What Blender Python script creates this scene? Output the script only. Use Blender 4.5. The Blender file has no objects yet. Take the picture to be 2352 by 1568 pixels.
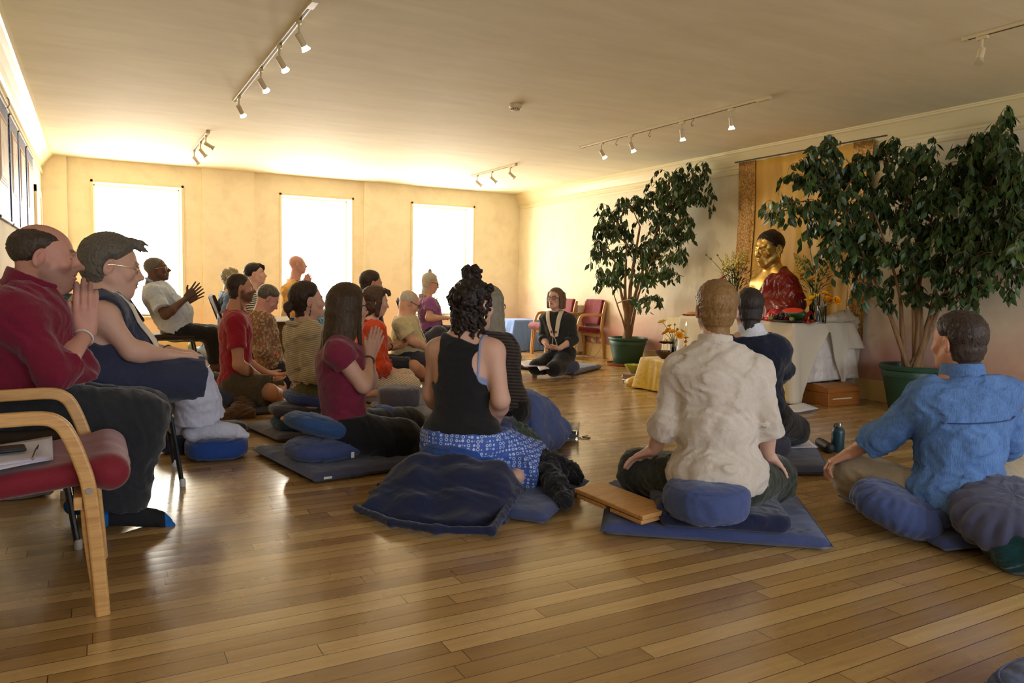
import bpy, bmesh, math, random
import numpy as np
from mathutils import Vector, Matrix
C = bpy.context.scene.collection
SC = bpy.context.scene
R = random.Random(7)
V3 = lambda *a: np.array(a, dtype=float)

# ---------------------------------------------------------------- camera
CAMH = 1.05; KS = 1.05/1.1; FPX = 1732.5
_p, _r, _y = math.radians(4.309), math.radians(1.035), math.radians(28.919)
CF = V3(math.sin(_y)*math.cos(_p), math.cos(_y)*math.cos(_p), -math.sin(_p))
_R0 = V3(math.cos(_y), -math.sin(_y), 0); _U0 = np.cross(_R0, CF)
CR = _R0*math.cos(_r)+_U0*math.sin(_r); CU = -_R0*math.sin(_r)+_U0*math.cos(_r)
CO = V3(0, 0, CAMH)
cam_data = bpy.data.cameras.new('camera'); cam = bpy.data.objects.new('camera', cam_data); C.objects.link(cam)
cam_data.sensor_width = 36; cam_data.lens = 36*FPX/2352; cam_data.clip_start = .05; cam_data.clip_end = 200
_m = Matrix.Identity(4)
for i in range(3):
    _m[i][0] = CR[i]; _m[i][1] = CU[i]; _m[i][2] = -CF[i]; _m[i][3] = CO[i]
cam.matrix_world = _m; SC.camera = cam
cam_data.dof.use_dof = False

# ---------------------------------------------------------------- view, world, daylight
SC.view_settings.view_transform = 'Standard'; SC.view_settings.look = 'None'
SC.view_settings.gamma = 1; SC.view_settings.exposure = 0.08; SC.view_settings.use_curve_mapping = False
try:
    SC.cycles.use_adaptive_sampling = True; SC.cycles.adaptive_threshold = .03; SC.cycles.max_bounces = 6; SC.cycles.diffuse_bounces = 4; SC.cycles.glossy_bounces = 3
    SC.cycles.transmission_bounces = 6; SC.cycles.transparent_max_bounces = 8
    SC.cycles.caustics_reflective = False; SC.cycles.caustics_refractive = False
    SC.cycles.sample_clamp_indirect = 6; SC.cycles.use_denoising = True
except Exception: pass
w = bpy.data.worlds.new('sky'); SC.world = w; w.use_nodes = True
nt = w.node_tree; nt.nodes.clear()
def wn(t): return nt.nodes.new(t)
tc = wn('ShaderNodeTexCoord'); sp = wn('ShaderNodeSeparateXYZ'); mr = wn('ShaderNodeMapRange'); mx = wn('ShaderNodeMix')
mx.data_type = 'RGBA'; bg = wn('ShaderNodeBackground'); wo = wn('ShaderNodeOutputWorld')
mr.inputs['From Min'].default_value = -.25; mr.inputs['From Max'].default_value = .35
nt.links.new(tc.outputs['Generated'], sp.inputs[0]); nt.links.new(sp.outputs['Y'], mr.inputs['Value'])
nt.links.new(mr.outputs[0], mx.inputs[0])
mx.inputs[6].default_value = (4.2, 4.9, 6.2, 1)      # open shade behind the viewer
mx.inputs[7].default_value = (23, 21.8, 19.4, 1)     # hazy bright side of the sky
mz = wn('ShaderNodeMapRange'); mz.inputs['From Min'].default_value = -.12; mz.inputs['From Max'].default_value = .12; mz.inputs['To Min'].default_value = .55
nt.links.new(sp.outputs['Z'], mz.inputs['Value']); gm = wn('ShaderNodeMix'); gm.data_type = 'RGBA'; gm.blend_type = 'MULTIPLY'; gm.inputs[0].default_value = 1
gm.inputs[6].default_value = (9, 10.2, 12.2, 1)      # open shade behind the viewer, darker towards the ground
nt.links.new(mz.outputs[0], gm.inputs[7]); nt.links.new(gm.outputs[2], mx.inputs[6])
nt.links.new(mx.outputs[2], bg.inputs[0]); bg.inputs[1].default_value = 1.0
nt.links.new(bg.outputs[0], wo.inputs[0])

XL, XR, YB, YF, HC = -.613*KS, 6.863*KS, 12.234*KS, -2.8, 2.747*KS
WIN = [tuple(q*KS for q in a) for a in [(0.0, 1.137, .545, 2.43), (2.586, 3.709, .545, 2.435), (4.781, 5.919, .545, 2.445)]]
RWIN = [(.2, 1.3, .6, 2.3), (2.4, 3.8, .6, 2.3), (4.5, 5.9, .6, 2.3)]
def portal(name, x0, x1, z0, z1, y, rx):
    l = bpy.data.lights.new(name, 'AREA'); l.shape = 'RECTANGLE'; l.size = x1-x0; l.size_y = z1-z0
    l.cycles.is_portal = True
    o = bpy.data.objects.new(name, l); C.objects.link(o); o.location = ((x0+x1)/2, y, (z0+z1)/2); o.rotation_euler = (rx, 0, 0)
for a in WIN: portal('daylight_portal', a[0], a[1], a[2], a[3], YB+.3, -math.pi/2)
for a in RWIN: portal('daylight_portal', a[0], a[1], a[2], a[3], YF-.05, math.pi/2)

# ---------------------------------------------------------------- photo-measuring helpers (pixel of the 2352x1568 photo -> point in the room)
def ray(x, y): return CF+CR*(x-1176)/FPX-CU*(y-784)/FPX
def onz(x, y, z=0.): d = ray(x, y); return CO+d*((z-CAMH)/d[2])
def onY(x, y, Y): d = ray(x, y); return CO+d*(Y/d[1])
def onX(x, y, X): d = ray(x, y); return CO+d*(X/d[0])
def onD(x, y, D): return CO+ray(x, y)*D

# ---------------------------------------------------------------- materials
class NT:
    def __init__(s, name):
        s.m = bpy.data.materials.new(name); s.m.use_nodes = True; s.t = s.m.node_tree; s.b = s.t.nodes['Principled BSDF']
        s.out = s.t.nodes['Material Output']
    def n(s, t, **k):
        n = s.t.nodes.new('ShaderNode'+t)
        for a, v in k.items():
            if isinstance(a, str) and hasattr(n, a): setattr(n, a, v)
        return n
    def l(s, a, b): s.t.links.new(a, b)
    def set(s, **k):
        for a, v in k.items():
            s.b.inputs[a.replace('_', ' ')].default_value = v
    def coord(s, scale=(1, 1, 1), kind='Object'):
        c = s.n('TexCoord'); m = s.n('Mapping'); m.inputs['Scale'].default_value = scale
        s.l(c.outputs[kind], m.inputs[0]); return m.outputs[0]
    def noise(s, vec, scale, detail=3, rough=.55, dist=0):
        n = s.n('TexNoise'); s.l(vec, n.inputs['Vector']); n.inputs['Scale'].default_value = scale
        n.inputs['Detail'].default_value = detail; n.inputs['Roughness'].default_value = rough
        n.inputs['Distortion'].default_value = dist; return n.outputs['Fac']
    def ramp(s, fac, stops, interp='LINEAR'):
        r = s.n('ValToRGB'); s.l(fac, r.inputs[0]); e = r.color_ramp.elements; r.color_ramp.interpolation = interp
        while len(e) < len(stops): e.new(.5)
        for i, (p, c) in enumerate(stops):
            e[i].position = p; e[i].color = (c[0], c[1], c[2], 1) if not isinstance(c, (int, float)) else (c, c, c, 1)
        return r.outputs[0]
    def math(s, op, a, b=None, c=None):
        n = s.n('Math'); n.operation = op
        for i, v in enumerate((a, b, c)):
            if v is None: continue
            if isinstance(v, (int, float)): n.inputs[i].default_value = v
            else: s.l(v, n.inputs[i])
        return n.outputs[0]
    def mix(s, fac, a, b, mode='MIX'):
        n = s.n('Mix'); n.data_type = 'RGBA'; n.blend_type = mode
        for i, v in ((0, fac), (6, a), (7, b)):
            if isinstance(v, (int, float)): n.inputs[i].default_value = v
            elif isinstance(v, tuple): n.inputs[i].default_value = (v[0], v[1], v[2], 1)
            else: s.l(v, n.inputs[i])
        return n.outputs[2]
    def col(s, v):
        if isinstance(v, tuple): s.b.inputs['Base Color'].default_value = (v[0], v[1], v[2], 1)
        else: s.l(v, s.b.inputs['Base Color'])
    def bump(s, h, st=.3, dist=.01):
        b = s.n('Bump'); b.inputs['Strength'].default_value = st; b.inputs['Distance'].default_value = dist
        s.l(h, b.inputs['Height']); s.l(b.outputs[0], s.b.inputs['Normal'])
def srgb(r, g, b):
    f = lambda c: (c/255/12.92) if c/255 <= .04045 else ((c/255+.055)/1.055)**2.4
    return (f(r), f(g), f(b))
_MC = {}
def memo(fn):
    def g(*a, **kw):
        k = (fn.__name__,)+a+tuple(sorted(kw.items()))
        if k not in _MC: _MC[k] = fn(*a, **kw)
        return _MC[k]
    return g
@memo
def plain(name, c, rough=.5, metal=0., spec=.5):
    m = NT(name); m.col(c); m.set(Roughness=rough, Metallic=metal); m.b.inputs['Specular IOR Level'].default_value = spec; 
    v = m.coord(); n = m.noise(v, 14, 4); m.l(m.ramp(n, [(.3, max(0, rough-.06)), (.7, min(1, rough+.06))]), m.b.inputs['Roughness']); return m.m
@memo
def wall_mat(name, hi, lo, z0, z1):
    m = NT(name); v = m.coord(); s = m.n('SeparateXYZ'); m.l(v, s.inputs[0])
    n1 = m.noise(v, .9, 5, .6, .6); n2 = m.noise(v, 3.5, 6, .65, .4)
    h = m.math('ADD', s.outputs[2], m.math('MULTIPLY', m.math('SUBTRACT', n1, .5), 1.1))
    r = m.n('MapRange'); m.l(h, r.inputs[0]); r.inputs[1].default_value = z0; r.inputs[2].default_value = z1
    r.interpolation_type = 'SMOOTHSTEP'
    base = m.mix(r.outputs[0], lo, hi)
    wash = m.ramp(n2, [(.25, (.84, .80, .74)), (.55, (1, 1, 1)), (.8, (1.0, .97, .9))])
    m.col(m.mix(.75, base, wash, 'MULTIPLY')); m.set(Roughness=.85); m.bump(m.noise(v, 9, 6), .12, .01)
    return m.m
@memo
def ceiling_mat():
    m = NT('painted_ceiling'); v = m.coord((1, 5, 1)); n = m.noise(v, 1.1, 6, .65, .5)
    v2 = m.coord(); n2 = m.noise(v2, 2.5, 5)
    m.col(m.mix(.5, m.ramp(n, [(.25, srgb(236, 228, 196)), (.75, srgb(250, 243, 216))]), m.ramp(n2, [(.3, (.92, .9, .86)), (.7, (1, 1, 1))]), 'MULTIPLY'))
    m.set(Roughness=.75); m.b.inputs['Specular IOR Level'].default_value = .28; m.bump(n, .25, .01); return m.m
@memo
def floor_mat():
    m = NT('varnished_maple_boards'); v = m.coord(); s = m.n('SeparateXYZ'); m.l(v, s.inputs[0])
    X, Y = s.outputs[0], s.outputs[1]; W = .073
    ry = m.math('DIVIDE', Y, W); row = m.math('FLOOR', ry); fy = m.math('FRACT', ry)
    wn1 = m.n('TexWhiteNoise'); wn1.noise_dimensions = '1D'; m.l(row, wn1.inputs['W'])
    px = m.math('DIVIDE', m.math('ADD', X, m.math('MULTIPLY', wn1.outputs[0], 9.)), 1.15)
    pid = m.math('FLOOR', px); fx = m.math('FRACT', px)
    cb = m.n('CombineXYZ'); m.l(pid, cb.inputs[0]); m.l(row, cb.inputs[1])
    wn2 = m.n('TexWhiteNoise'); wn2.noise_dimensions = '3D'; m.l(cb.outputs[0], wn2.inputs['Vector'])
    tone = m.ramp(wn2.outputs[0], [(0, srgb(152, 118, 70)), (.35, srgb(170, 136, 84)), (.7, srgb(186, 152, 96)), (1, srgb(204, 172, 116))])
    vg = m.n('CombineXYZ'); m.l(m.math('MULTIPLY', X, 2.2), vg.inputs[0]); m.l(m.math('MULTIPLY', Y, 40), vg.inputs[1]); m.l(m.math('MULTIPLY', wn2.outputs[0], 30), vg.inputs[2])
    gr = m.noise(vg.outputs[0], 1.3, 5, .6, .7)
    base = m.mix(.8, tone, m.ramp(gr, [(.25, (.78, .70, .60)), (.6, (1, 1, 1)), (.85, (1.0, 1.0, .98))]), 'MULTIPLY')
    gy = m.math('ABSOLUTE', m.math('SUBTRACT', fy, .5)); gx = m.math('ABSOLUTE', m.math('SUBTRACT', fx, .5))
    gap = m.math('MAXIMUM', m.math('GREATER_THAN', gy, .478), m.math('GREATER_THAN', gx, .4988))
    m.col(m.mix(gap, base, srgb(92, 58, 26)))
    cup = m.math('MULTIPLY', m.math('MULTIPLY', gy, gy), -1.0)
    hgt = m.math('ADD', m.math('ADD', m.math('MULTIPLY', cup, .55), m.math('MULTIPLY', gap, -.5)), m.math('MULTIPLY', m.math('ADD', wn2.outputs[0], gr), .12))
    m.bump(hgt, .55, .004)
    lg = m.noise(v, 1.7, 5, .6)
    m.l(m.ramp(lg, [(.3, .20), (.7, .34)]), m.b.inputs['Roughness']); m.b.inputs['Specular IOR Level'].default_value = .55
    m.b.inputs['Coat Weight'].default_value = .25; m.b.inputs['Coat Roughness'].default_value = .12
    return m.m
@memo
def wood(name, c1, c2, rough=.4, sc=1.0, axis=0):
    m = NT(name); k = [22*sc]*3; k[axis] = 1.6*sc
    v = m.coord(tuple(k)); n = m.noise(v, 1.5, 6, .6, .8)
    m.col(m.ramp(n, [(.25, c1), (.5, c2), (.62, tuple((a+b)/2 for a, b in zip(c1, c2))), (.8, c2)])); m.set(Roughness=rough); m.bump(n, .12, .002); return m.m
@memo
def fabric(name, c, rough=.9, wrinkle=.35, var=.12, scale=1., sheen=.25, stretch=(1, 1, 1)):
    m = NT(name); v = m.coord(stretch); n = m.noise(v, 7*scale, 5, .6, .4); f = m.noise(v, 60*scale, 3, .6)
    wv = m.noise(v, 420, 2, .7)
    lo = tuple(x*(1-var*1.5) for x in c); hi = tuple(min(1, x*(1+var)) for x in c)
    m.col(m.mix(m.math('MULTIPLY', wv, .6), m.ramp(m.math('ADD', m.math('MULTIPLY', n, .5), m.math('MULTIPLY', f, .5)), [(.3, lo), (.7, hi)]), lo))
    h = m.math('ADD', m.math('MULTIPLY', n, 1.), m.math('ADD', m.math('MULTIPLY', f, .22), m.math('MULTIPLY', wv, .05)))
    m.set(Roughness=rough); m.b.inputs['Sheen Weight'].default_value = sheen; m.b.inputs['Sheen Roughness'].default_value = .5
    m.b.inputs['Specular IOR Level'].default_value = .25
    m.bump(h, wrinkle, .02); return m.m

# ---------------------------------------------------------------- objects
def tag(o, label=None, cat=None, group=None, kind=None):
    if label: o['label'] = label
    if cat: o['category'] = cat
    if group: o['group'] = group
    if kind: o['kind'] = kind
    return o
def empty(name, loc, label=None, cat=None, group=None, rz=0):
    o = bpy.data.objects.new(name, None); C.objects.link(o); o.location = tuple(loc); o.rotation_euler = (0, 0, rz); o.empty_display_size = .1
    return tag(o, label, cat, group)
def link(name, me, mat, parent=None, smooth=True):
    for mm in (mat if isinstance(mat, (list, tuple)) else [mat]): me.materials.append(mm)
    o = bpy.data.objects.new(name, me); C.objects.link(o)
    if parent is not None:
        o.parent = parent
    if smooth:
        me.polygons.foreach_set('use_smooth', [True]*len(me.polygons))
    return o
def wpar(o, parent):
    """parent keeping coordinates given in world space"""
    o.parent = parent; o.matrix_parent_inverse = Matrix.LocRotScale(parent.location, parent.rotation_euler, None).inverted(); return o
def mesh_np(name, v, f, mi=None):
    me = bpy.data.meshes.new(name); me.from_pydata([tuple(map(float, p)) for p in v], [], [tuple(map(int, q)) for q in f]); me.update()
    return me
class MB:
    """collects boxes, tubes, lathes, grids into one mesh"""
    def __init__(s): s.v = []; s.f = []; s.m = []
    def add(s, v, f, mi=0, M=None):
        b = len(s.v)
        for p in v: s.v.append(tuple(M @ Vector(p)) if M is not None else tuple(p))
        for q in f: s.f.append(tuple(i+b for i in q)); s.m.append(mi)
        return s
    def box(s, x0, x1, y0, y1, z0, z1, mi=0, M=None):
        v = [(x, y, z) for z in (z0, z1) for y in (y0, y1) for x in (x0, x1)]
        return s.add(v, [(0, 2, 3, 1), (4, 5, 7, 6), (0, 1, 5, 4), (2, 6, 7, 3), (0, 4, 6, 2), (1, 3, 7, 5)], mi, M)
    def lathe(s, prof, seg=32, M=None, mi=0, close=True):
        v = []; f = []
        for (r, z) in prof:
            for k in range(seg):
                a = 2*math.pi*k/seg; v.append((r*math.cos(a), r*math.sin(a), z))
        for i in range(len(prof)-1):
            for k in range(seg):
                a, b = i*seg+k, i*seg+(k+1) % seg; f.append((a, b, b+seg, a+seg))
        if close:
            f.append(tuple(range(seg-1, -1, -1))); f.append(tuple((len(prof)-1)*seg+k for k in range(seg)))
        return s.add(v, f, mi, M)
    def tube(s, pts, rad, seg=8, mi=0, flat=None, up=None, cap=True):
        """sweep; rad number or list; flat=(w,h) makes a rectangular section"""
        P = [Vector(p) for p in pts]; n = len(P); v = []; f = []
        rr = rad if isinstance(rad, (list, tuple)) else [rad]*n
        t0 = (P[1]-P[0]).normalized(); u = Vector(up) if up is not None else (Vector((0, 0, 1)) if abs(t0.z) < .9 else Vector((1, 0, 0)))
        for i in range(n):
            t = (P[min(i+1, n-1)]-P[max(i-1, 0)]).normalized()
            u = (u-t*u.dot(t)); u = u.normalized() if u.length > 1e-6 else t.orthogonal().normalized()
            b = t.cross(u)
            if flat:
                w_, h_ = flat[0]/2, flat[1]/2; c = min(w_, h_)*.35
                sec = [(w_-c, h_), (w_, h_-c), (w_, -h_+c), (w_-c, -h_), (-w_+c, -h_), (-w_, -h_+c), (-w_, h_-c), (-w_+c, h_)]
                for (a, q) in sec: v.append(P[i]+b*a*rr[i]+u*q*rr[i])
            else:
                for k in range(seg):
                    a = 2*math.pi*k/seg; v.append(P[i]+(u*math.cos(a)+b*math.sin(a))*rr[i])
        S_ = 8 if flat else seg
        for i in range(n-1):
            for k in range(S_):
                a, b2 = i*S_+k, i*S_+(k+1) % S_; f.append((a, b2, b2+S_, a+S_))
        if cap: f.append(tuple(range(S_-1, -1, -1))); f.append(tuple((n-1)*S_+k for k in range(S_)))
        return s.add([tuple(p) for p in v], f, mi)
    def sphere(s, c, r, mi=0, seg=12, rings=8, M=None):
        r = r if isinstance(r, (list, tuple)) else (r, r, r); v = [(c[0], c[1], c[2]-r[2])]; f = []
        for i in range(1, rings):
            t = math.pi*i/rings
            for k in range(seg):
                a = 2*math.pi*k/seg; v.append((c[0]+r[0]*math.sin(t)*math.cos(a), c[1]+r[1]*math.sin(t)*math.sin(a), c[2]-r[2]*math.cos(t)))
        v.append((c[0], c[1], c[2]+r[2])); L = len(v)-1
        for k in range(seg):
            f.append((0, 1+(k+1) % seg, 1+k)); f.append((L, L-seg+k, L-seg+(k+1) % seg))
        for i in range(rings-2):
            for k in range(seg):
                a, b = 1+i*seg+k, 1+i*seg+(k+1) % seg; f.append((a, b, b+seg, a+seg))
        return s.add(v, f, mi, M)
    def build(s, name, mat, parent=None, smooth=True, bevel=0, world=True, subsurf=0, sharp=None):
        me = bpy.data.meshes.new(name); me.from_pydata(s.v, [], s.f)
        mats = mat if isinstance(mat, (list, tuple)) else [mat]
        o = link(name, me, mats, None, smooth)
        if any(s.m): me.polygons.foreach_set('material_index', s.m)
        bm = bmesh.new(); bm.from_mesh(me); bmesh.ops.recalc_face_normals(bm, faces=bm.faces); bm.to_mesh(me); bm.free()
        if smooth and sharp is not False:
            try: me.set_sharp_from_angle(angle=math.radians(40 if sharp is None else sharp))
            except Exception: pass
        if bevel:
            b = o.modifiers.new('bevel', 'BEVEL'); b.width = bevel; b.segments = 2; b.limit_method = 'ANGLE'; b.angle_limit = math.radians(35)
        if subsurf:
            b = o.modifiers.new('sub', 'SUBSURF'); b.levels = subsurf; b.render_levels = subsurf
        if parent is not None:
            if world: wpar(o, parent)
            else: o.parent = parent
        return o
def struct(name, mb, mat, bevel=0, smooth=False):
    o = mb.build(name, mat, None, smooth, bevel); o['kind'] = 'structure'; return o
def rot_to(d):
    """matrix turning +Z to d"""
    return Vector(d).normalized().to_track_quat('Z', 'Y').to_matrix().to_4x4()

# ---------------------------------------------------------------- the room
CREAM = srgb(245, 222, 170); PEACH = srgb(240, 200, 150); PINK = srgb(206, 150, 132); MAUVE = srgb(176, 112, 108)
wm_back = wall_mat('colourwashed_back_wall', srgb(250, 238, 208), srgb(246, 216, 188), .1, 1.4)
wm_right = wall_mat('colourwashed_right_wall', srgb(244, 234, 208), srgb(206, 152, 146), .1, 1.15)
wm_left = wall_mat('colourwashed_left_wall', srgb(246, 234, 206), srgb(242, 218, 182), .2, 1.6)
skirt_m = plain('cream_skirting_paint', srgb(226, 196, 134), .45)
trim_m = plain('cream_trim_paint', srgb(240, 226, 180), .4)
struct('floor', MB().box(XL-.2, XR+.2, YF-.2, YB+.5, -.12, 0), floor_mat())
struct('ceiling', MB().box(XL-.2, XR+.2, YF-.2, YB+.5, HC, HC+.12), ceiling_mat())
struct('wall_left', MB().box(XL-.2, XL, YF-.2, YB+.5, 0, HC), wm_left)
struct('wall_right', MB().box(XR, XR+.2, YF-.2, YB+.5, 0, HC), wm_right)
def wall_holes(name, y0, y1, wins, mat):
    b = MB(); xs = XL; b_ = []
    for (a, c, z0, z1) in wins:
        b.box(xs, a, y0, y1, 0, HC); b.box(a, c, y0, y1, 0, z0); b.box(a, c, y0, y1, z1, HC); xs = c
    b.box(xs, XR, y0, y1, 0, HC)
    return b
bw = wall_holes('wall_back', YB, YB+.32, WIN, None)
struct('wall_back', bw, wm_back)
fw = wall_holes('wall_front', YF-.2, YF, RWIN, None); struct('wall_front', fw, wm_back)
PIER = [(XL, -.317*KS), (1.421*KS, 2.162*KS), (3.907*KS, 4.644*KS)]
# piers standing proud of the window wall
for i, (a, c) in enumerate(PIER):
    struct('trim_%d' % (i+1), MB().box(a, c, YB-.07, YB+.01, 0, HC), wm_back)
# cornices and picture rails on the two long walls: coved profile swept along Y
def cove(name, x, s):
    pr = [(0, -.19), (.014, -.19), (.014, -.165), (.03, -.15), (.05, -.115), (.08, -.07), (.11, -.035), (.125, -.028), (.125, -.012), (.14, -.012), (.14, 0), (0, 0)]
    v = []; 
    for y in (YF, YB): v += [(x+s*a, y, HC+b) for a, b in pr]
    n = len(pr); f = [(i, (i+1) % n, (i+1) % n+n, i+n) for i in range(n)]
    return struct(name, MB().add(v, f), trim_m)
cove('trim_4', XR, -1); cove('trim_5', XL, 1)
def rail(name, x, s):
    return struct(name, MB().box(min(x, x+s*.022), max(x, x+s*.022), YF, YB, HC-.255, HC-.225), trim_m, .004)
rail('trim_6', XR, -1); rail('trim_7', XL, 1)
for nm, q in (('baseboard_right', (XR-.022, XR, YF, YB)), ('baseboard_left', (XL, XL+.022, YF, YB-.09)), ('baseboard_back', (XL+.02, XR-.02, YB-.092, YB-.07+.0)), ('baseboard_front', (XL+.02, XR-.02, YF, YF+.022))):
    b = MB()
    if nm == 'baseboard_back':
        for (a, c) in PIER: b.box(a, c+.02, YB-.092, YB-.07, 0, .2)
        for (a, c) in [(PIER[0][1], PIER[1][0]), (PIER[1][1], PIER[2][0]), (PIER[2][1], XR-.02)]: b.box(a, c, YB-.022, YB, 0, .2)
    else: b.box(q[0], q[1], q[2], q[3], 0, .2)
    struct(nm, b, skirt_m, .004)
# windows: architrave bead, casing, sash, pane, sill
glass_m = NT('window_glass'); glass_m.set(Roughness=.0); glass_m.b.inputs['Base Color'].default_value = (1, 1, 1, 1)
_tr = glass_m.n('BsdfTransparent'); _gl = glass_m.n('BsdfGlossy'); _gl.inputs['Roughness'].default_value = .02
_ms = glass_m.n('MixShader'); _ms.inputs[0].default_value = .04
glass_m.l(_tr.outputs[0], _ms.inputs[1]); glass_m.l(_gl.outputs[0], _ms.inputs[2]); glass_m.l(_ms.outputs[0], glass_m.out.inputs[0]); glass_m = glass_m.m
def window(n, a, c, z0, z1, y, s):
    e = bpy.data.objects.new('window_%d' % n, None); C.objects.link(e); e.location = ((a+c)/2, y, z0); e['kind'] = 'structure'
    b = MB()   # bead around the opening on the room side
    for (x0, x1, q0, q1) in ((a-.035, a, z0-.03, z1+.035), (c, c+.035, z0-.03, z1+.035), (a-.035, c+.035, z1, z1+.035)):
        b.box(x0, x1, y-s*.015 if s > 0 else y, y if s > 0 else y+.015, q0, q1)
    b.build('window_bead', trim_m, e, False, .003)
    yy = y+s*.26; f = MB(); t = .022
    f.box(a, a+t, min(yy, yy+s*.04), max(yy, yy+s*.04), z0, z1); f.box(c-t, c, min(yy, yy+s*.04), max(yy, yy+s*.04), z0, z1)
    f.box(a, c, min(yy, yy+s*.04), max(yy, yy+s*.04), z1-t, z1); f.box(a, c, min(yy, yy+s*.04), max(yy, yy+s*.04), z0, z0+t)
    f.build('window_frame', trim_m, e, False, .004)
    MB().box(a+t, c-t, min(yy+s*.016, yy+s*.02), max(yy+s*.016, yy+s*.02), z0+t, z1-t).build('pane', glass_m, e, False)
    MB().box(a-.05, c+.05, min(y-s*.03, y+s*.26), max(y-s*.03, y+s*.26), z0-.03, z0).build('window_sill', trim_m, e, False, .005)
for i, a in enumerate(WIN): window(i+1, *a, YB, 1)
for i, a in enumerate(RWIN): window(i+4, a[0], a[1], a[2], a[3], YF, -.7)

# ================================================================ soft shapes: smooth-blended distance fields meshed by surface nets
def nrm(v): v = np.asarray(v, float); return v/(np.linalg.norm(v)+1e-12)
def lerp(a, b, t): return np.asarray(a, float)*(1-t)+np.asarray(b, float)*t
class Sh:
    def __init__(s): s.l = []; s.fold = None
    def _a(s, fn, lo, hi, k, op):
        m = k+.02; s.l.append((fn, np.minimum(lo, hi)-m, np.maximum(lo, hi)+m, k, op)); return s
    def cap(s, a, b, ra, rb=None, k=.02, op=0, c0=False, c1=False, flat=None):
        """tapered limb a->b; c0/c1 cut the end flat; flat=(dir, factor) squashes the section"""
        a = np.asarray(a, float); b = np.asarray(b, float); rb = ra if rb is None else rb
        ab = b-a; L = np.linalg.norm(ab)+1e-9; u = ab/L; mr = max(ra, rb)
        if flat is not None:
            fd = nrm(flat[0]); fd = nrm(fd-u*(fd@u)); ff = flat[1]
        def fn(X, Y, Z):
            x, y, z = X-a[0], Y-a[1], Z-a[2]
            if flat is not None:
                q = x*fd[0]+y*fd[1]+z*fd[2]; g = (1/ff-1)*q; x = x+fd[0]*g; y = y+fd[1]*g; z = z+fd[2]*g
            t = (x*u[0]+y*u[1]+z*u[2]); tc = np.clip(t/L, 0, 1); tt = tc*L
            d = np.sqrt((x-u[0]*tt)**2+(y-u[1]*tt)**2+(z-u[2]*tt)**2)-(ra+(rb-ra)*tc)
            if c0: d = np.maximum(d, -t)
            if c1: d = np.maximum(d, t-L)
            return d*(min(1, ff) if flat is not None else 1)
        return s._a(fn, np.minimum(a, b)-mr, np.maximum(a, b)+mr, k, op)
    def chain(s, pts, rs, k=.02, **kw):
        for i in range(len(pts)-1): s.cap(pts[i], pts[i+1], rs[i], rs[i+1], k, **kw)
        return s
    def ell(s, c, r, M=None, k=.02, op=0, pw=2):
        """ellipsoid; M columns are its axes; pw>2 squares it off"""
        c = np.asarray(c, float); r = np.asarray(r, float) if np.ndim(r) else V3(r, r, r); A = np.eye(3) if M is None else np.array(M, float)
        R_ = np.sqrt(((A*r)**2).sum(1))*(1 if pw == 2 else 1.35)
        def fn(X, Y, Z):
            x, y, z = X-c[0], Y-c[1], Z-c[2]
            q = [(x*A[0, i]+y*A[1, i]+z*A[2, i]) for i in range(3)]
            if pw == 2:
                k0 = np.sqrt((q[0]/r[0])**2+(q[1]/r[1])**2+(q[2]/r[2])**2)
                k1 = np.sqrt((q[0]/r[0]**2)**2+(q[1]/r[1]**2)**2+(q[2]/r[2]**2)**2)+1e-6
                return k0*(k0-1)/k1
            k0 = (np.abs(q[0]/r[0])**pw+np.abs(q[1]/r[1])**pw+np.abs(q[2]/r[2])**pw)**(1./pw)
            return (k0-1)*r.min()
        return s._a(fn, c-R_, c+R_, k, op)
    def box(s, c, h, rd=.01, M=None, k=.01, op=0):
        c = np.asarray(c, float); h = np.asarray(h, float)-rd; A = np.eye(3) if M is None else np.array(M, float); R_ = (np.abs(A)*(h+rd)).sum(1)
        def fn(X, Y, Z):
            x, y, z = X-c[0], Y-c[1], Z-c[2]; q = [np.abs(x*A[0, i]+y*A[1, i]+z*A[2, i])-h[i] for i in range(3)]
            o = np.sqrt(np.maximum(q[0], 0)**2+np.maximum(q[1], 0)**2+np.maximum(q[2], 0)**2)
            return o+np.minimum(np.maximum(q[0], np.maximum(q[1], q[2])), 0)-rd
        return s._a(fn, c-R_, c+R_, k, op)
    def fn(s, f, lo, hi, k=.02, op=0): return s._a(f, V3(*lo), V3(*hi), k, op)
    def half(s, p, n, lo=None, hi=None, k=.004):
        """keep the side opposite to n (inside the box lo..hi only)"""
        p = np.asarray(p, float); n = nrm(n)
        f = lambda X, Y, Z: (X-p[0])*n[0]+(Y-p[1])*n[1]+(Z-p[2])*n[2]
        s.l.append((f, V3(-99, -99, -99) if lo is None else V3(*lo), V3(99, 99, 99) if hi is None else V3(*hi), k, 2)); return s
    def bounds(s):
        P = [p for p in s.l if p[4] == 0]; lo = np.min([p[1] for p in P], 0); hi = np.max([p[2] for p in P], 0); return lo, hi
    @staticmethod
    def comb(A, d, k, op):
        if op == 0:
            h = np.maximum(k-np.abs(A-d), 0)/k if k > 0 else 0; return np.minimum(A, d)-h*h*k*.25
        if op == 1: d = -d
        h = np.maximum(k-np.abs(A-d), 0)/k if k > 0 else 0; return np.maximum(A, d)+h*h*k*.25
    def at(s, P):
        P = np.atleast_2d(P); X, Y, Z = P[:, 0], P[:, 1], P[:, 2]; F = np.full(len(P), .3)
        for fn, lo, hi, k, op in s.l: F = s.comb(F, fn(X, Y, Z), k, op)
        return F
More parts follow.
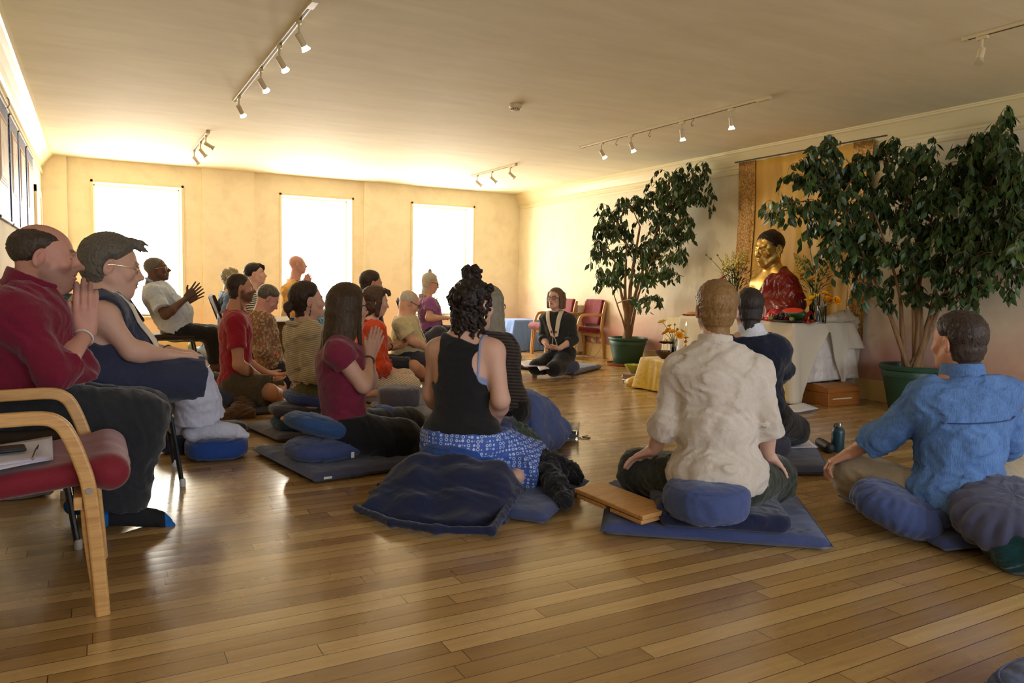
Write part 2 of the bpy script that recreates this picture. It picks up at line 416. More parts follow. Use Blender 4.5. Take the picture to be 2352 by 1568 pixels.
    def out(s, p, off=0, it=14, n=None):
        """push point p onto the surface (plus off)"""
        p = np.array(p, float); e = 1e-3
        for _ in range(it):
            q = p+np.vstack([np.zeros(3), np.eye(3)*e, -np.eye(3)*e]); d = s.at(q); g = (d[1:4]-d[4:7])/(2*e); gl = np.linalg.norm(g)
            if gl < 1e-5: break
            p = p-g/gl*(d[0]-off)*.9
        return p
    def field(s, lo, hi, vox):
        n = np.ceil((hi-lo)/vox).astype(int)+1; ax = [(lo[i]+vox*np.arange(n[i])).astype(np.float32) for i in range(3)]
        F = np.full(n, .3, np.float32)
        for fn, bl, bh, k, op in s.l:
            sl = []
            for i in range(3):
                a = int(max(0, math.floor((max(bl[i], lo[i]-1)-lo[i])/vox))); b = int(min(n[i], math.ceil((min(bh[i], hi[i]+1)-lo[i])/vox)+1)); sl.append(slice(a, b))
            if any(q.stop-q.start <= 0 for q in sl): continue
            d = fn(ax[0][sl[0]][:, None, None], ax[1][sl[1]][None, :, None], ax[2][sl[2]][None, None, :])
            t = tuple(sl); F[t] = s.comb(F[t], d, k, op)
        if s.fold is not None:
            m = np.argwhere(np.abs(F) < .035)
            if len(m):
                F[m[:, 0], m[:, 1], m[:, 2]] -= s.fold(ax[0][m[:, 0]], ax[1][m[:, 1]], ax[2][m[:, 2]]).astype(np.float32)
        return F
def snet(F, lo, vox):
    s = F < 0; c = np.zeros(np.array(F.shape)-1, np.int8)
    offs = [(i, j, k) for i in (0, 1) for j in (0, 1) for k in (0, 1)]; n = c.shape
    for o in offs: c += s[o[0]:o[0]+n[0], o[1]:o[1]+n[1], o[2]:o[2]+n[2]]
    act = (c > 0) & (c < 8); ai = np.argwhere(act); idx = np.full(n, -1, np.int64); idx[act] = np.arange(len(ai))
    if not len(ai): return np.zeros((0, 3)), np.zeros((0, 4), int)
    cv = np.stack([F[ai[:, 0]+o[0], ai[:, 1]+o[1], ai[:, 2]+o[2]] for o in offs], 1).astype(float); O = np.array(offs, float)
    acc = np.zeros((len(ai), 3)); cnt = np.zeros(len(ai))
    for a in range(8):
        for b in range(a+1, 8):
            if np.abs(O[a]-O[b]).sum() != 1: continue
            m = (cv[:, a] < 0) != (cv[:, b] < 0); t = cv[m, a]/(cv[m, a]-cv[m, b]); acc[m] += O[a]+(O[b]-O[a])*t[:, None]; cnt[m] += 1
    V = lo+(ai+acc/cnt[:, None])*vox; Q = []
    for ax in range(3):
        u, w_ = (ax+1) % 3, (ax+2) % 3; A = [slice(None)]*3; B = [slice(None)]*3; A[ax] = slice(0, -1); B[ax] = slice(1, None)
        sa, sb = s[tuple(A)], s[tuple(B)]; e = np.argwhere(sa != sb)
        e = e[(e[:, u] > 0) & (e[:, w_] > 0) & (e[:, u] < n[u]) & (e[:, w_] < n[w_])]
        if not len(e): continue
        def cell(du, dw): q = e.copy(); q[:, u] -= du; q[:, w_] -= dw; return idx[q[:, 0], q[:, 1], q[:, 2]]
        q = np.stack([cell(1, 1), cell(0, 1), cell(0, 0), cell(1, 0)], 1); ins = sa[e[:, 0], e[:, 1], e[:, 2]]
        q[~ins] = q[~ins][:, ::-1]; Q.append(q)
    return V, np.concatenate(Q)
def relax(V, Q, it=1, f=.5):
    for _ in range(it):
        A = np.zeros_like(V); N = np.zeros(len(V))
        for a, b in ((0, 1), (1, 2), (2, 3), (3, 0)):
            for p, q in ((a, b), (b, a)): np.add.at(A, Q[:, p], V[Q[:, q]]); np.add.at(N, Q[:, p], 1)
        V = V*(1-f)+A/np.maximum(N, 1)[:, None]*f
    return V
def mesh_of(V, Q, name, col=None):
    me = bpy.data.meshes.new(name); me.vertices.add(len(V)); me.vertices.foreach_set('co', V.astype(np.float32).ravel())
    me.loops.add(len(Q)*4); me.loops.foreach_set('vertex_index', Q.astype(np.int32).ravel()); me.polygons.add(len(Q))
    me.polygons.foreach_set('loop_start', np.arange(0, len(Q)*4, 4, dtype=np.int32)); 
    try: me.polygons.foreach_set('loop_total', np.full(len(Q), 4, dtype=np.int32))
    except Exception: pass
    me.update(calc_edges=True); me.validate()
    if col is not None and len(V) == len(me.vertices):
        a = me.color_attributes.new('Col', 'FLOAT_COLOR', 'POINT'); c4 = np.ones((len(V), 4), np.float32); c4[:, :3] = col; a.data.foreach_set('color', c4.ravel())
    return me
def soft(S_, name, mat, parent, vox=.008, fine=(), colf=None, rl=2, fix=None):
    rl = 1 if fine else rl
    """mesh the shape; fine=[(centre, radius, vox)] regions get a finer grid"""
    lo, hi = S_.bounds(); lo = lo-vox*2; hi = hi+vox*2
    V, Q = snet(S_.field(lo, hi, vox), lo, vox); V = relax(V, Q, rl); Vs = [V]; 
    for (c, r, vx) in fine:
        cen = V[Q].mean(1); Q = Q[np.linalg.norm(cen-c, axis=1) > r-vox*.6]
    Qs = [Q]; base = len(V)
    for i, (c, r, vx) in enumerate(fine):
        l2, h2 = c-r-vx*2, c+r+vx*2; v, q = snet(S_.field(l2, h2, vx), l2, vx)
        if not len(v): continue
        v = relax(v, q, rl); cen = v[q].mean(1); kp = np.linalg.norm(cen-c, axis=1) <= r
        for (c2, r2, _) in fine[:i]: kp &= np.linalg.norm(cen-c2, axis=1) > r2-vx*1.3
        Vs.append(v); Qs.append(q[kp]+base); base += len(v)
    V = np.concatenate(Vs); Q = np.concatenate(Qs); u = np.unique(Q); rm = np.full(len(V), -1); rm[u] = np.arange(len(u)); V = V[u]; Q = rm[Q]
    if fix is not None: V = fix(V)
    o = link(name, mesh_of(V, Q, name, colf(V) if colf else None), mat)
    if parent is not None: wpar(o, parent)
    return o
def fold(amp, wl, seed=0, stretch=(1, 1, 1), ridge=.6, where=None):
    """wrinkle displacement: warped ridged waves"""
    rs = np.random.RandomState(seed); D = rs.normal(size=(5, 3)); D /= np.linalg.norm(D, axis=1)[:, None]; D *= np.array(stretch); ph = rs.uniform(0, 6.28, 9)
    W = rs.normal(size=(3, 3))
    def f(X, Y, Z):
        q = 2*math.pi/wl; wx = .22*wl*np.sin((X*W[0, 0]+Y*W[0, 1]+Z*W[0, 2])*q*.45+ph[5]); wy = .22*wl*np.sin((X*W[1, 0]+Y*W[1, 1]+Z*W[1, 2])*q*.5+ph[6]); wz = .22*wl*np.sin((X*W[2, 0]+Y*W[2, 1]+Z*W[2, 2])*q*.4+ph[7])
        x, y, z = X+wx*2, Y+wy*2, Z+wz*2; t = 0
        for i in range(5):
            a = np.sin((x*D[i, 0]+y*D[i, 1]+z*D[i, 2])*q*(.7+.28*i)+ph[i]); t = t+((1-np.abs(a))*2-1 if i % 2 else a)*(1, ridge, .7, ridge*.6, .4)[i]
        hf = np.sin((x*D[4, 0]+y*D[4, 1]+z*D[4, 2])*q*1.7+ph[8]); mk = np.sin((X*W[1, 2]+Y*W[2, 1]+Z*W[0, 2])*q*.33+ph[0]); t = t+1.25*(1-np.abs(hf))**2*np.clip(mk+.25, 0, 1)
        hf = np.sin((x*D[2, 0]+y*D[2, 1]+z*D[2, 2])*q*2.4+ph[3]); mk = np.sin((X*W[0, 2]-Y*W[2, 2]+Z*W[1, 0])*q*.41+ph[4]); t = t+.7*(1-np.abs(hf))**2*np.clip(mk+.2, 0, 1)
        t = t*.4*amp
        return t*where(X, Y, Z) if where is not None else t
    return f
def sstep(a, b, x): t = np.clip((x-a)/(b-a), 0, 1); return t*t*(3-2*t)

# ================================================================ people
@memo
def skin_mat(name, rough=.55):
    m = NT(name); a = m.n('VertexColor'); a.layer_name = 'Col'; v = m.coord(); n = m.noise(v, 45, 4, .6); n2 = m.noise(v, 9, 3)
    m.col(m.mix(.5, m.mix(.5, a.outputs[0], m.ramp(n, [(.3, (.86, .8, .78)), (.7, (1, 1, 1))]), 'MULTIPLY'), m.mix(1., a.outputs[0], m.ramp(n2, [(.3, (.92, .84, .82)), (.7, (1, 1, 1))]), 'MULTIPLY')))
    m.set(Roughness=rough); m.b.inputs['Specular IOR Level'].default_value = .4
    m.b.inputs['Subsurface Weight'].default_value = .0; m.bump(m.noise(v, 260, 3), .12, .003); return m.m
@memo
def hair_mat(name, c1, c2, rough=.45):
    m = NT(name); v = m.coord((1, 1, .25)); n = m.noise(v, 90, 4, .7, 1.); n2 = m.noise(m.coord(), 12, 3)
    m.col(m.mix(n2, m.ramp(n, [(.3, c1), (.75, c2)]), c1)); m.set(Roughness=rough); m.b.inputs['Specular IOR Level'].default_value = .3
    m.b.inputs['Sheen Weight'].default_value = .05
    m.bump(n, .6, .006); return m.m
@memo
def stripes(name, c1, c2, dens, dirv=(0, 0, 1), duty=.5, rough=.9, warp=.25, wr=.3):
    m = NT(name); v = m.coord(); s = m.n('SeparateXYZ'); m.l(v, s.inputs[0]); n = m.noise(v, 5, 3)
    t = m.math('ADD', m.math('MULTIPLY', s.outputs[0], dirv[0]), m.math('ADD', m.math('MULTIPLY', s.outputs[1], dirv[1]), m.math('MULTIPLY', s.outputs[2], dirv[2])))
    t = m.math('FRACT', m.math('ADD', m.math('MULTIPLY', t, dens), m.math('MULTIPLY', n, warp*8)))
    m.col(m.ramp(t, [(0, c1), (duty-.06, c1), (duty+.02, c2), (.96, c2), (1, c1)])); m.set(Roughness=rough); m.b.inputs['Sheen Weight'].default_value = .2
    m.bump(m.math('ADD', n, m.math('MULTIPLY', m.noise(v, 300, 2), .1)), wr, .01); return m.m
class Fig:
    def __init__(s, base, face, skin, hs=1., sc=1.):
        s.o = V3(base[0], base[1], 0); a = math.radians(face); s.f = V3(math.cos(a), math.sin(a), 0); s.r = V3(math.sin(a), -math.cos(a), 0); s.u = V3(0, 0, 1)
        s.skin = np.array(skin); s.hs = hs; s.sc = sc; s.J = {}; s.g = dict(cw=.165, cd=.112, ww=.145, wd=.105, pw=.17, pd=.125, arm=1., leg=1., belly=0., nk=1., sh=.052); s.hp = {}; s.lim = 1.
    def L(s, r, f, u): return s.o+s.r*r+s.f*f+s.u*u
    def D(s, r, f, u): return nrm(s.r*r+s.f*f+s.u*u)
    def sp(s, x, y, u): d = ray(x, y); return CO+d*(((s.o-CO)@s.r+u)/(d@s.r))
    def bp(s, x, y, v): d = ray(x, y); return CO+d*(((s.o-CO)@s.f+v)/(d@s.f))
    def head(s, c, yaw=0, pitch=0, roll=0):
        """yaw to the person's right, pitch down positive"""
        y, p, q = map(math.radians, (yaw, pitch, roll)); f = s.f*math.cos(y)+s.r*math.sin(y); r = s.r*math.cos(y)-s.f*math.sin(y)
        f2 = f*math.cos(p)-s.u*math.sin(p); u2 = s.u*math.cos(p)+f*math.sin(p); r2 = r*math.cos(q)+u2*math.sin(q); u3 = u2*math.cos(q)-r*math.sin(q)
        s.hc = np.array(c, float); s.HM = np.stack([r2, f2, u3], 1); return s
    def H(s, x, y, z): return s.hc+s.HM@(V3(x, y, z)*s.hs)
    def hl(s, P): return ((P-s.hc)@s.HM)/s.hs
    def auto(s, **kw):
        """fill the skeleton: pelvis, neck given; the rest derived unless set"""
        J = s.J; J.update(kw); up = nrm(J['neck']-J['pelvis']); sl = s.sc; L_ = np.linalg.norm(J['neck']-J['pelvis'])
        fw = nrm(s.f-up*(s.f@up)); J.setdefault('chest', lerp(J['pelvis'], J['neck'], .68)+fw*.0); w = s.g.get('shw', .17)*sl
        s.rr = s.g.get('rr', s.r)
        for sd, k in ((1, 'R'), (-1, 'L')):
            J.setdefault('sh'+k, J['neck']-up*.055*sl+s.rr*sd*w-fw*.005); J.setdefault('hip'+k, J['pelvis']+s.r*sd*.09*sl-up*.02)
        for k in 'RL':
            if 'wr'+k in J and 'el'+k not in J: J['el'+k] = s.ik(J['sh'+k], J['wr'+k], .285*sl, .255*sl, s.J.get('pole'+k, -s.f*.3-s.u+s.r*(.5 if k == 'R' else -.5)))
        return s
    @staticmethod
    def ik(a, b, l1, l2, pole):
        d = b-a; L = min(np.linalg.norm(d), (l1+l2)*.995); u = nrm(d); x = (l1*l1-l2*l2+L*L)/(2*L); h = math.sqrt(max(l1*l1-x*x, 0)); p = nrm(pole-u*(pole@u)); return a+u*x+p*h
    def torso(s, S, inf=0., k=.05, low=True):
        J, g, c = s.J, s.g, s.sc; up = nrm(J['neck']-J['pelvis']); r = nrm(s.rr-up*(s.rr@up)); f = np.cross(up, r); M = np.stack([r, f, up], 1)
        if low: S.ell(J['pelvis'], V3(g['pw'], g['pd'], .12)*c+inf, M, k)
        wp = lerp(J['pelvis'], J['chest'], .5)+f*g['belly']*.5; S.ell(wp, V3(g['ww'], g['wd']+g['belly']*.6, .16)*c+inf, M, k)
        if g['belly'] > .02: S.ell(lerp(J['pelvis'], J['chest'], .38)+f*g['belly'], V3(g['ww']*.9, g['wd']+g['belly']*.4, .13)*c+inf, M, k)
        S.ell(J['chest'], V3(g['cw'], g['cd'], .175)*c+inf, M, k)
        S.cap(J['shL']*.82+J['shR']*.18, J['shR']*.82+J['shL']*.18, g['sh']*c*1.12+inf, None, k, flat=(f, 1.1))
        n = J['neck']
        for q in 'RL': S.cap(n+up*.0, lerp(n, J['sh'+q], .8)-up*.004, g['sh']*c*.9+inf, g['sh']*.8*c+inf, k); S.ell(J['sh'+q], g['sh']*c*1.08+inf, None, k)
        if g.get('bust'): 
            for sd in (1, -1): S.ell(J['chest']+f*(g['cd']*.72)*c+r*sd*.07*c-up*.02, V3(.062, .06, .062)*c*g['bust']+inf, M, .04)
        return S
    def armp(s, S, q, inf=0., end=1., k=.03, r0=None, flare=1., cut=False, start=0.):
        """limb from shoulder; end 0..2 (1 = elbow, 2 = wrist)"""
        J = s.J; c = s.sc*s.g['arm']; a, e, w = J['sh'+q], J['el'+q], J['wr'+q]; ra, re, rf, rw = .051*c, .040*c, .043*c, .026*c
        if end <= 1:
            S.cap(a, lerp(a, e, end), ra+inf, (ra+(re-ra)*end+inf)*flare, k, c1=cut)
        else:
            S.cap(a, e, ra+inf, re+inf, k); m = lerp(e, w, .25); t = end-1
            if t > .25: S.cap(e, m, re+inf, rf+inf, k); S.cap(m, lerp(e, w, t), rf+inf, (rf+(rw-rf)*(t-.25)/.75+inf)*flare, k, c1=cut)
            else: S.cap(e, lerp(e, w, t), re+inf, (rf+inf)*flare, k, c1=cut)
        return S
    def legp(s, S, q, inf=0., end=2., k=.03, flare=1., cut=False, r=(.088, .06, .058, .04)):
        J = s.J; c = s.sc*s.g['leg']; a, e, w = J['hip'+q], J['kn'+q], J['an'+q]; r = [x*c+inf for x in r]
        if end <= 1: S.cap(a, lerp(a, e, end), r[0], (r[0]+(r[1]-r[0])*end)*flare, k, c1=cut); return S
        S.cap(a, e, r[0], r[1], k); t = end-1; m = lerp(e, w, .3)
        if t <= .3: S.cap(e, lerp(e, w, t), r[1], r[2]*flare, k, c1=cut)
        else: S.cap(e, m, r[1], r[2], k); S.cap(m, lerp(e, w, t), r[2], (r[2]+(r[3]-r[2])*(t-.3)/.7)*flare, k, c1=cut)
        return S
    def foot(s, S, q, inf=0.):
        J = s.J; a, t = J['an'+q], J['to'+q]; u = nrm(t-a); dn = s.J.get('sole'+q, -s.u); dn = nrm(dn-u*(dn@u)); c = s.sc
        heel = a-u*.035*c+dn*.035*c; S.cap(a, heel, .036*c+inf, .03*c+inf, .02); S.cap(heel, t+dn*.02*c, .03*c+inf, .022*c+inf, .03, flat=(dn, .75)); S.cap(a, t-u*.03*c+dn*.008*c, .036*c+inf, .026*c+inf, .03)
        side = np.cross(u, dn)
        for i, (o, r) in enumerate(((.028, .0125), (.013, .01), (.0, .0095), (-.012, .009), (-.024, .009))):
            sd = 1 if q == 'L' else -1; p = t+dn*.024*c+side*o*sd*c; S.cap(p-u*.02, p+u*(.022-.004*i)*c, r*c+inf, r*c*.9+inf, .006)
        return S
    def headp(s, S, k=.012):
        H = s.H; h = s.hs; M = s.HM; e = lambda p, r, k=.012, op=0, MM=None: S.ell(H(*p), np.array(r)*h, M if MM is None else MM, k*h, op)
        o = s.hp; fat = o.get('fat', 1.); nose = o.get('nose', 1.)
        e((0, -.014, .036), (.074, .093, .082)); e((0, .03, .002), (.063*fat, .062, .083), .03); e((0, .028, -.062), (.052*fat, .053, .046), .03)
        S.ell(H(0, .071, -.096), .0185*h, None, .025*h)
        for sd in (1, -1):
            S.cap(H(sd*.056*fat, -.004, -.042), H(sd*.02, .066, -.094), .021*h, .016*h, .03*h); e((sd*.043*fat, .062, -.022), (.022, .02, .022), .02)
            e((sd*.031, .1, .006), (.017, .0165, .0115), .012, 1); e((sd*.0305, .0745, .005), (.0145, .0135, .0125), .004)
            S.cap(H(sd*.012, .0935, .023), H(sd*.043, .079, .027), .008*h, .006*h, .012*h)
            e((sd*.0115, .104, -.033), (.0085, .011, .0075), .006)
            a = math.radians(14); Me = M@np.array([[math.cos(.45*sd), -math.sin(.45*sd), 0], [math.sin(.45*sd), math.cos(.45*sd), 0], [0, 0, 1]])@np.array([[1, 0, 0], [0, math.cos(a), math.sin(a)], [0, -math.sin(a), math.cos(a)]])
            e((sd*.0815*(.9+.1*fat), -.012, -.004), (.0095, .0205, .034), .004, 0, Me); e((sd*.0925*(.9+.1*fat), -.007, .001), (.0095, .0125, .022), .002, 1, Me)
        S.cap(H(0, .091, .014), H(0, .1135, -.0255), .0075*h, .0095*h, .014*h); S.ell(H(0, .115*1+.004*(nose-1)*4, -.0285), .0105*h*nose, None, .008*h)
        e((0, .078, -.058), (.03, .0235, .026), .02); S.cap(H(0, .08, .0), H(0, .094, -.034), .0115*h, .0135*h, .012*h)
        S.chain([H(-.021, .089, -.058), H(-.008, .1, -.0555), H(0, .0995, -.0565), H(.008, .1, -.0555), H(.021, .089, -.058)], [.0035*h, .0055*h, .005*h, .0055*h, .0035*h], .004*h)
        S.chain([H(-.018, .089, -.065), H(0, .0985, -.0675), H(.018, .089, -.065)], [.004*h, .0065*h, .004*h], .005*h)
        mo = o.get('mouth', .0012); S.chain([H(-.02, .094, -.061), H(0, .106, -.0612), H(.02, .094, -.061)], [mo*h, mo*1.5*h, mo*h], .003*h, op=1)
        if o.get('nostril', 1):
            for sd in (1, -1): e((sd*.0065, .112, -.0375), (.003, .004, .003), .003, 1)
        nk = s.g['nk']; a = H(0, -.022, -.045); b = s.J['neck']; S.cap(a, b, .054*h*nk, .058*s.sc*nk, .035*h); 
        up = nrm(s.J['neck']-s.J['pelvis']); S.cap(H(0, .02, -.075), b+s.f*.02, .036*h*nk, .045*s.sc*nk, .03)
        if o.get('chin2'): S.ell(H(0, .03, -.1), V3(.045, .045, .03)*h*o['chin2'], M, .03*h)
        return S
    def hand(s, S, q, d, n, curl=(.15, .15, .1), spread=0., thumb=(.55, .25), hs=1., k=.004, tc=.3, fat=1.):
        """d finger direction, n palm normal; thumb side from handedness"""
        w = s.J['wr'+q]; d = nrm(d); n = nrm(n-d*(n@d)); t = np.cross(d, n)*(1 if q == "R" else -1); h = hs*s.sc
        s.hands = getattr(s, 'hands', {}); s.hands[q] = (w+d*.09*h, .125*h)
        S.cap(w-d*.02*h, w+d*.012*h, .026*h, .025*h, .012, flat=(n, .72))
        bases = [(.031, .088), (.0105, .093), (-.0105, .088), (-.029, .079)]; lens = [(.041, .026, .02), (.046, .029, .021), (.042, .027, .02), (.033, .021, .018)]; cr = [1., 1.05, 1.12, 1.2]
        for i in range(4):
            b = w+t*bases[i][0]*h+d*bases[i][1]*h+n*(.002 if i in (0, 3) else -.001)*h; S.cap(w+t*bases[i][0]*.62*h+d*.012*h, b, .0145*h, .0108*h, .014*h)
            a = 0; p = b; sp_ = spread*(1.5-i)/1.5; dd = nrm(d+t*sp_); r = (.0096, .0088, .008, .0068) if i < 3 else (.0085, .0076, .007, .006)
            for j in range(3):
                a += curl[j]*cr[i]*(1 if not isinstance(curl[j], (list, tuple)) else 1); v = dd*math.cos(a)+n*math.sin(a); e = p+v*lens[i][j]*h; S.cap(p, e, r[j]*h*fat, r[j+1]*h*fat, .004 if j else k); p = e
        S.cap(w+t*.012*h+d*.018*h, w+t*.03*h+d*.052*h+n*.008*h, .0165*h, .0145*h, .016*h)
        td = nrm(d*math.cos(thumb[0])+t*math.sin(thumb[0])+n*thumb[1]); p = w+t*.031*h+d*.05*h+n*.01*h; e = p+td*.036*h; S.cap(p, e, .0125*h, .0103*h, .008*h)
        td2 = nrm(td-t*tc*math.sin(thumb[0]+.3)+d*.25); S.cap(e, e+td2*.026*h, .0103*h, .0082*h, .003)
        return S
    def colf(s, lips=None, brow=None, beard=None, beard_amt=0., hairc=None, nails=True):
        base = s.skin
        def f(P):
            q = s.hl(P); x, y, z = np.abs(q[:, 0]), q[:, 1], q[:, 2]; C_ = np.tile(base, (len(P), 1)).astype(float); nose = np.exp(-((x/.02)**2+((y-.11)/.02)**2+((z+.025)/.02)**2)); chk = np.exp(-(((x-.045)/.02)**2+((y-.07)/.03)**2+((z+.025)/.02)**2)); ear = np.exp(-(((x-.082)/.012)**2+((y+.01)/.02)**2+((z+.005)/.03)**2))
            red = np.clip(.45*nose+.4*chk+.55*ear, 0, 1)[:, None]; C_ = C_*(1-red*np.array([.02, .3, .3]))
            def put(m, c, a=1.): C_[:] = C_*(1-m[:, None]*a)+np.array(c)*m[:, None]*a
            if beard is not None:
                m = sstep(-.022, -.045, z-.25*(y-.05))*sstep(-.02, .02, y)*sstep(-.13, -.1, z); m = np.maximum(m, sstep(.0, -.03, z)*sstep(.03, .01, np.abs(y-.005))*sstep(.05, .06, x)); m = m*(1-np.exp(-((x/.014)**2+((z+.048)/.006)**2)*1.)*0)
                put(m, beard, beard_amt)
            lp = ((x/.024)**2+((y-.098)/.016)**2+((z+.062)/.0095)**2); put(sstep(1.3, .8, lp), s.skin*np.array([.95, .55, .55]) if lips is None else lips, .75)
            if brow is not None: put(sstep(.0075, .004, np.abs(z-(.0265+.004*np.sin((x-.01)*70))))*sstep(.008, .013, x)*sstep(.052, .046, x)*sstep(.055, .06, y), brow, .8)
            put(sstep(.0028, .0012, np.abs(z-(.001+.25*(x-.03)**2/.03)))*sstep(.016, .019, x)*sstep(.046, .043, x)*sstep(.062, .068, y), base*.22, .85)
            put(np.exp(-(((x-.0065)/.004)**2+((y-.112)/.008)**2+((z+.0385)/.003)**2)), base*.3, .8)
            mo = s.hp.get('mouth', .0012); put(sstep(.0022+mo, .0006+mo*.6, np.abs(z+.0612))*sstep(.021, .018, x)*sstep(.085, .09, y), base*.25, .85)
            return C_
        return f
    def start(s, label, cat='person'):
        s.e = empty('person', s.o, label, cat); return s
    def body(s, legs='RL', feet='RL', vox=.011, hvox=.0042, fine_hands=True, arms='RL', **ck):
        S = Sh(); s.torso(S); s.headp(S)
        for q in arms: s.armp(S, q, end=2.)
        for q in legs:
            if 'kn'+q in s.J: s.legp(S, q)
        for q in feet:
            if 'to'+q in s.J: s.foot(S, q)
        for fn in getattr(s, 'extra', []): fn(S)
        fine = [(s.H(0, .0, -.01), .155*s.hs, hvox)]
        for q in arms:
            if q in getattr(s, 'hands', {}) and fine_hands: c, r = s.hands[q]; fine.append((c, r, hvox*.9))
        for q in feet:
            if 'to'+q in s.J: fine.append((lerp(s.J['an'+q], s.J['to'+q], .5), .13, hvox*1.3))
        s.bodyS = S; s.bo = soft(S, 'body', skin_mat('skin'), s.e, vox, fine, s.colf(**ck)); return s.bo
    def addhand(s, q, *a, **k): s.extra = getattr(s, 'extra', [])+[lambda S: s.hand(S, q, *a, **k)]; S = Sh(); s.hand(S, q, *a, **k); return s
    # ---- hair
    def hair(s, mat, style='short', t=.012, vox=.005, fx=.0, recede=0., bald=0., nape=-.055, seed=1, extra=None, groove=.0016, side=None, amp=1., ear=True, fringe=None):
        h = s.hs; S = Sh(); hl = s.hl; hc, HM = s.hc, s.HM
        def loc(X, Y, Z):
            x, y, z = X-hc[0], Y-hc[1], Z-hc[2]
            return [(x*HM[0, i]+y*HM[1, i]+z*HM[2, i])/h for i in range(3)]
        def f(X, Y, Z):
            x, y, z = loc(X, Y, Z); ax = np.abs(x)
            r = np.array([.074, .093, .082]); k0 = np.sqrt((x/r[0])**2+((y+.014)/r[1])**2+((z-.036)/r[2])**2); k1 = np.sqrt((x/r[0]**2)**2+((y+.014)/r[1]**2)**2+((z-.036)/r[2]**2)**2)+1e-6; d = k0*(k0-1)/k1
            zz = np.minimum(z, -.01); d2 = np.sqrt((x/1.0)**2+((y+.03))**2)-.062; d2 = np.maximum(d2, z-.03); d2 = np.maximum(d2, y+.026); dd = np.minimum(d, np.where(z < .03, d2, .2)) if nape < -.05 else d
            # hairline mask: positive inside the hair
            line = np.where(y > .012, .012+(y-.012)*1.0*(1.-.0*ax), np.where(y > -.022, .012 if ear else -.05, nape))
            m1 = z-line; m2 = (.083-recede-y)+np.where(z > .06, .02, 0)-.25*np.maximum(0, .07-z)
            m = np.minimum(m1, m2)
            if bald: m = np.minimum(m, np.sqrt((ax/.052)**2+((y-.035)/.105)**2+((z-.118)/.062)**2)*.06-.06*bald)
            tt = (.0035+(t-.0035)*sstep(.0, .05, m)+fx*np.clip(z*8, -.3, 1))*sstep(-.003, .004, m)-.006*sstep(.004, -.004, m)
            if ear: tt = tt-(.012 if t > .008 else 0)*np.exp(-((y+.008)/.026)**2-((z-.004)/.034)**2)*sstep(.05, .07, ax)*(t/.019)
            g = groove*(np.sin(ax*900+y*120+z*60+4*np.sin(y*60+z*35))+.6*np.sin(x*520-z*300+3*np.sin(y*90)))
            return (dd-tt-g*amp*sstep(0, .01, m))*h
        c = s.H(0, -.014, .01); S.fn(f, c-.16*h, c+.16*h, .006)
        if extra: extra(S, s.H)
        rs = np.random.RandomState(seed)
        if S.fold is None: S.fold = fold(.0022*amp, .022, seed, (1.6, 1.6, .5), ridge=.8)
        s.hairS = S; return soft(S, 'hair', mat, s.e, vox)
    # ---- garments
    def top(s, name, mat, inf=.012, sleeve=.55, flare=1.15, hem=None, hemn=None, vox=.008, wr=(.006, .09), seed=3, stretch=(1, 1, .45), neck=None, sl2=None, low=True, fn=None, where=None, parent=None, arms='RL', aflat=.0):
        S = Sh(); s.torso(S, inf, low=low)
        for q in arms:
            e = sleeve if sl2 is None or q == 'R' else sl2
            if e > 0: s.armp(S, q, inf+aflat, end=e, flare=flare, cut=True, k=.026)
        if fn: fn(S)
        up = nrm(s.J['neck']-s.J['pelvis']); nk = s.J['neck']
        if hem is not None: 
            n = -up if hemn is None else nrm(hemn); S.half(hem, n)
        hd = nrm(s.H(0, -.02, -.05)-nk); n_ = neck or (.012, 0.)
        S.half(nk+hd*n_[0], nrm(hd+s.f*n_[1]), nk-.12, nk+.25)
        f1 = fold(wr[0], wr[1], seed, stretch); 
        S.fold = f1 if where is None else (lambda X, Y, Z: f1(X, Y, Z)*where(X, Y, Z)); s.topS = S
        return soft(S, name, mat, s.e if parent is None else parent, vox)
    def pants(s, name, mat, inf=.012, end=1.9, flare=1.15, vox=.009, wr=(.006, .1), seed=5, legs='RL', pel=True, r=(.09, .066, .062, .048), fn=None, top=None, stretch=(1, 1, 1), start=0.):
        S = Sh(); J, g, c = s.J, s.g, s.sc; up = nrm(J['neck']-J['pelvis']); rr = nrm(s.rr-up*(s.rr@up)); f = np.cross(up, rr); M = np.stack([rr, f, up], 1)
        if pel: S.ell(J['pelvis'], V3(g['pw'], g['pd'], .125)*c+min(inf-.004, .004), M, .05)
        for q in legs:
            if 'kn'+q in J:
                h0 = J['hip'+q]; J['hip'+q] = lerp(h0, J['kn'+q], start); s.legp(S, q, inf, end, .05, flare, True, r); J['hip'+q] = h0
        if top is not None: S.half(lerp(J['pelvis'], J['neck'], top), up, J['pelvis']-.3, J['pelvis']+.4)
        if fn: fn(S)
        S.fold = fold(wr[0], wr[1], seed, stretch); s.pantS = S; return soft(S, name, mat, s.e, vox)
    def sock(s, q, mat, vox=.006, name='sock'):
        S = Sh(); s.foot(S, q, .004); a, k_ = s.J['an'+q], s.J['kn'+q]; S.cap(a, lerp(a, k_, .25), .045*s.sc, .045*s.sc, .02, c1=True); S.fold = fold(.002, .04, 2); return soft(S, name, mat, s.e, vox)
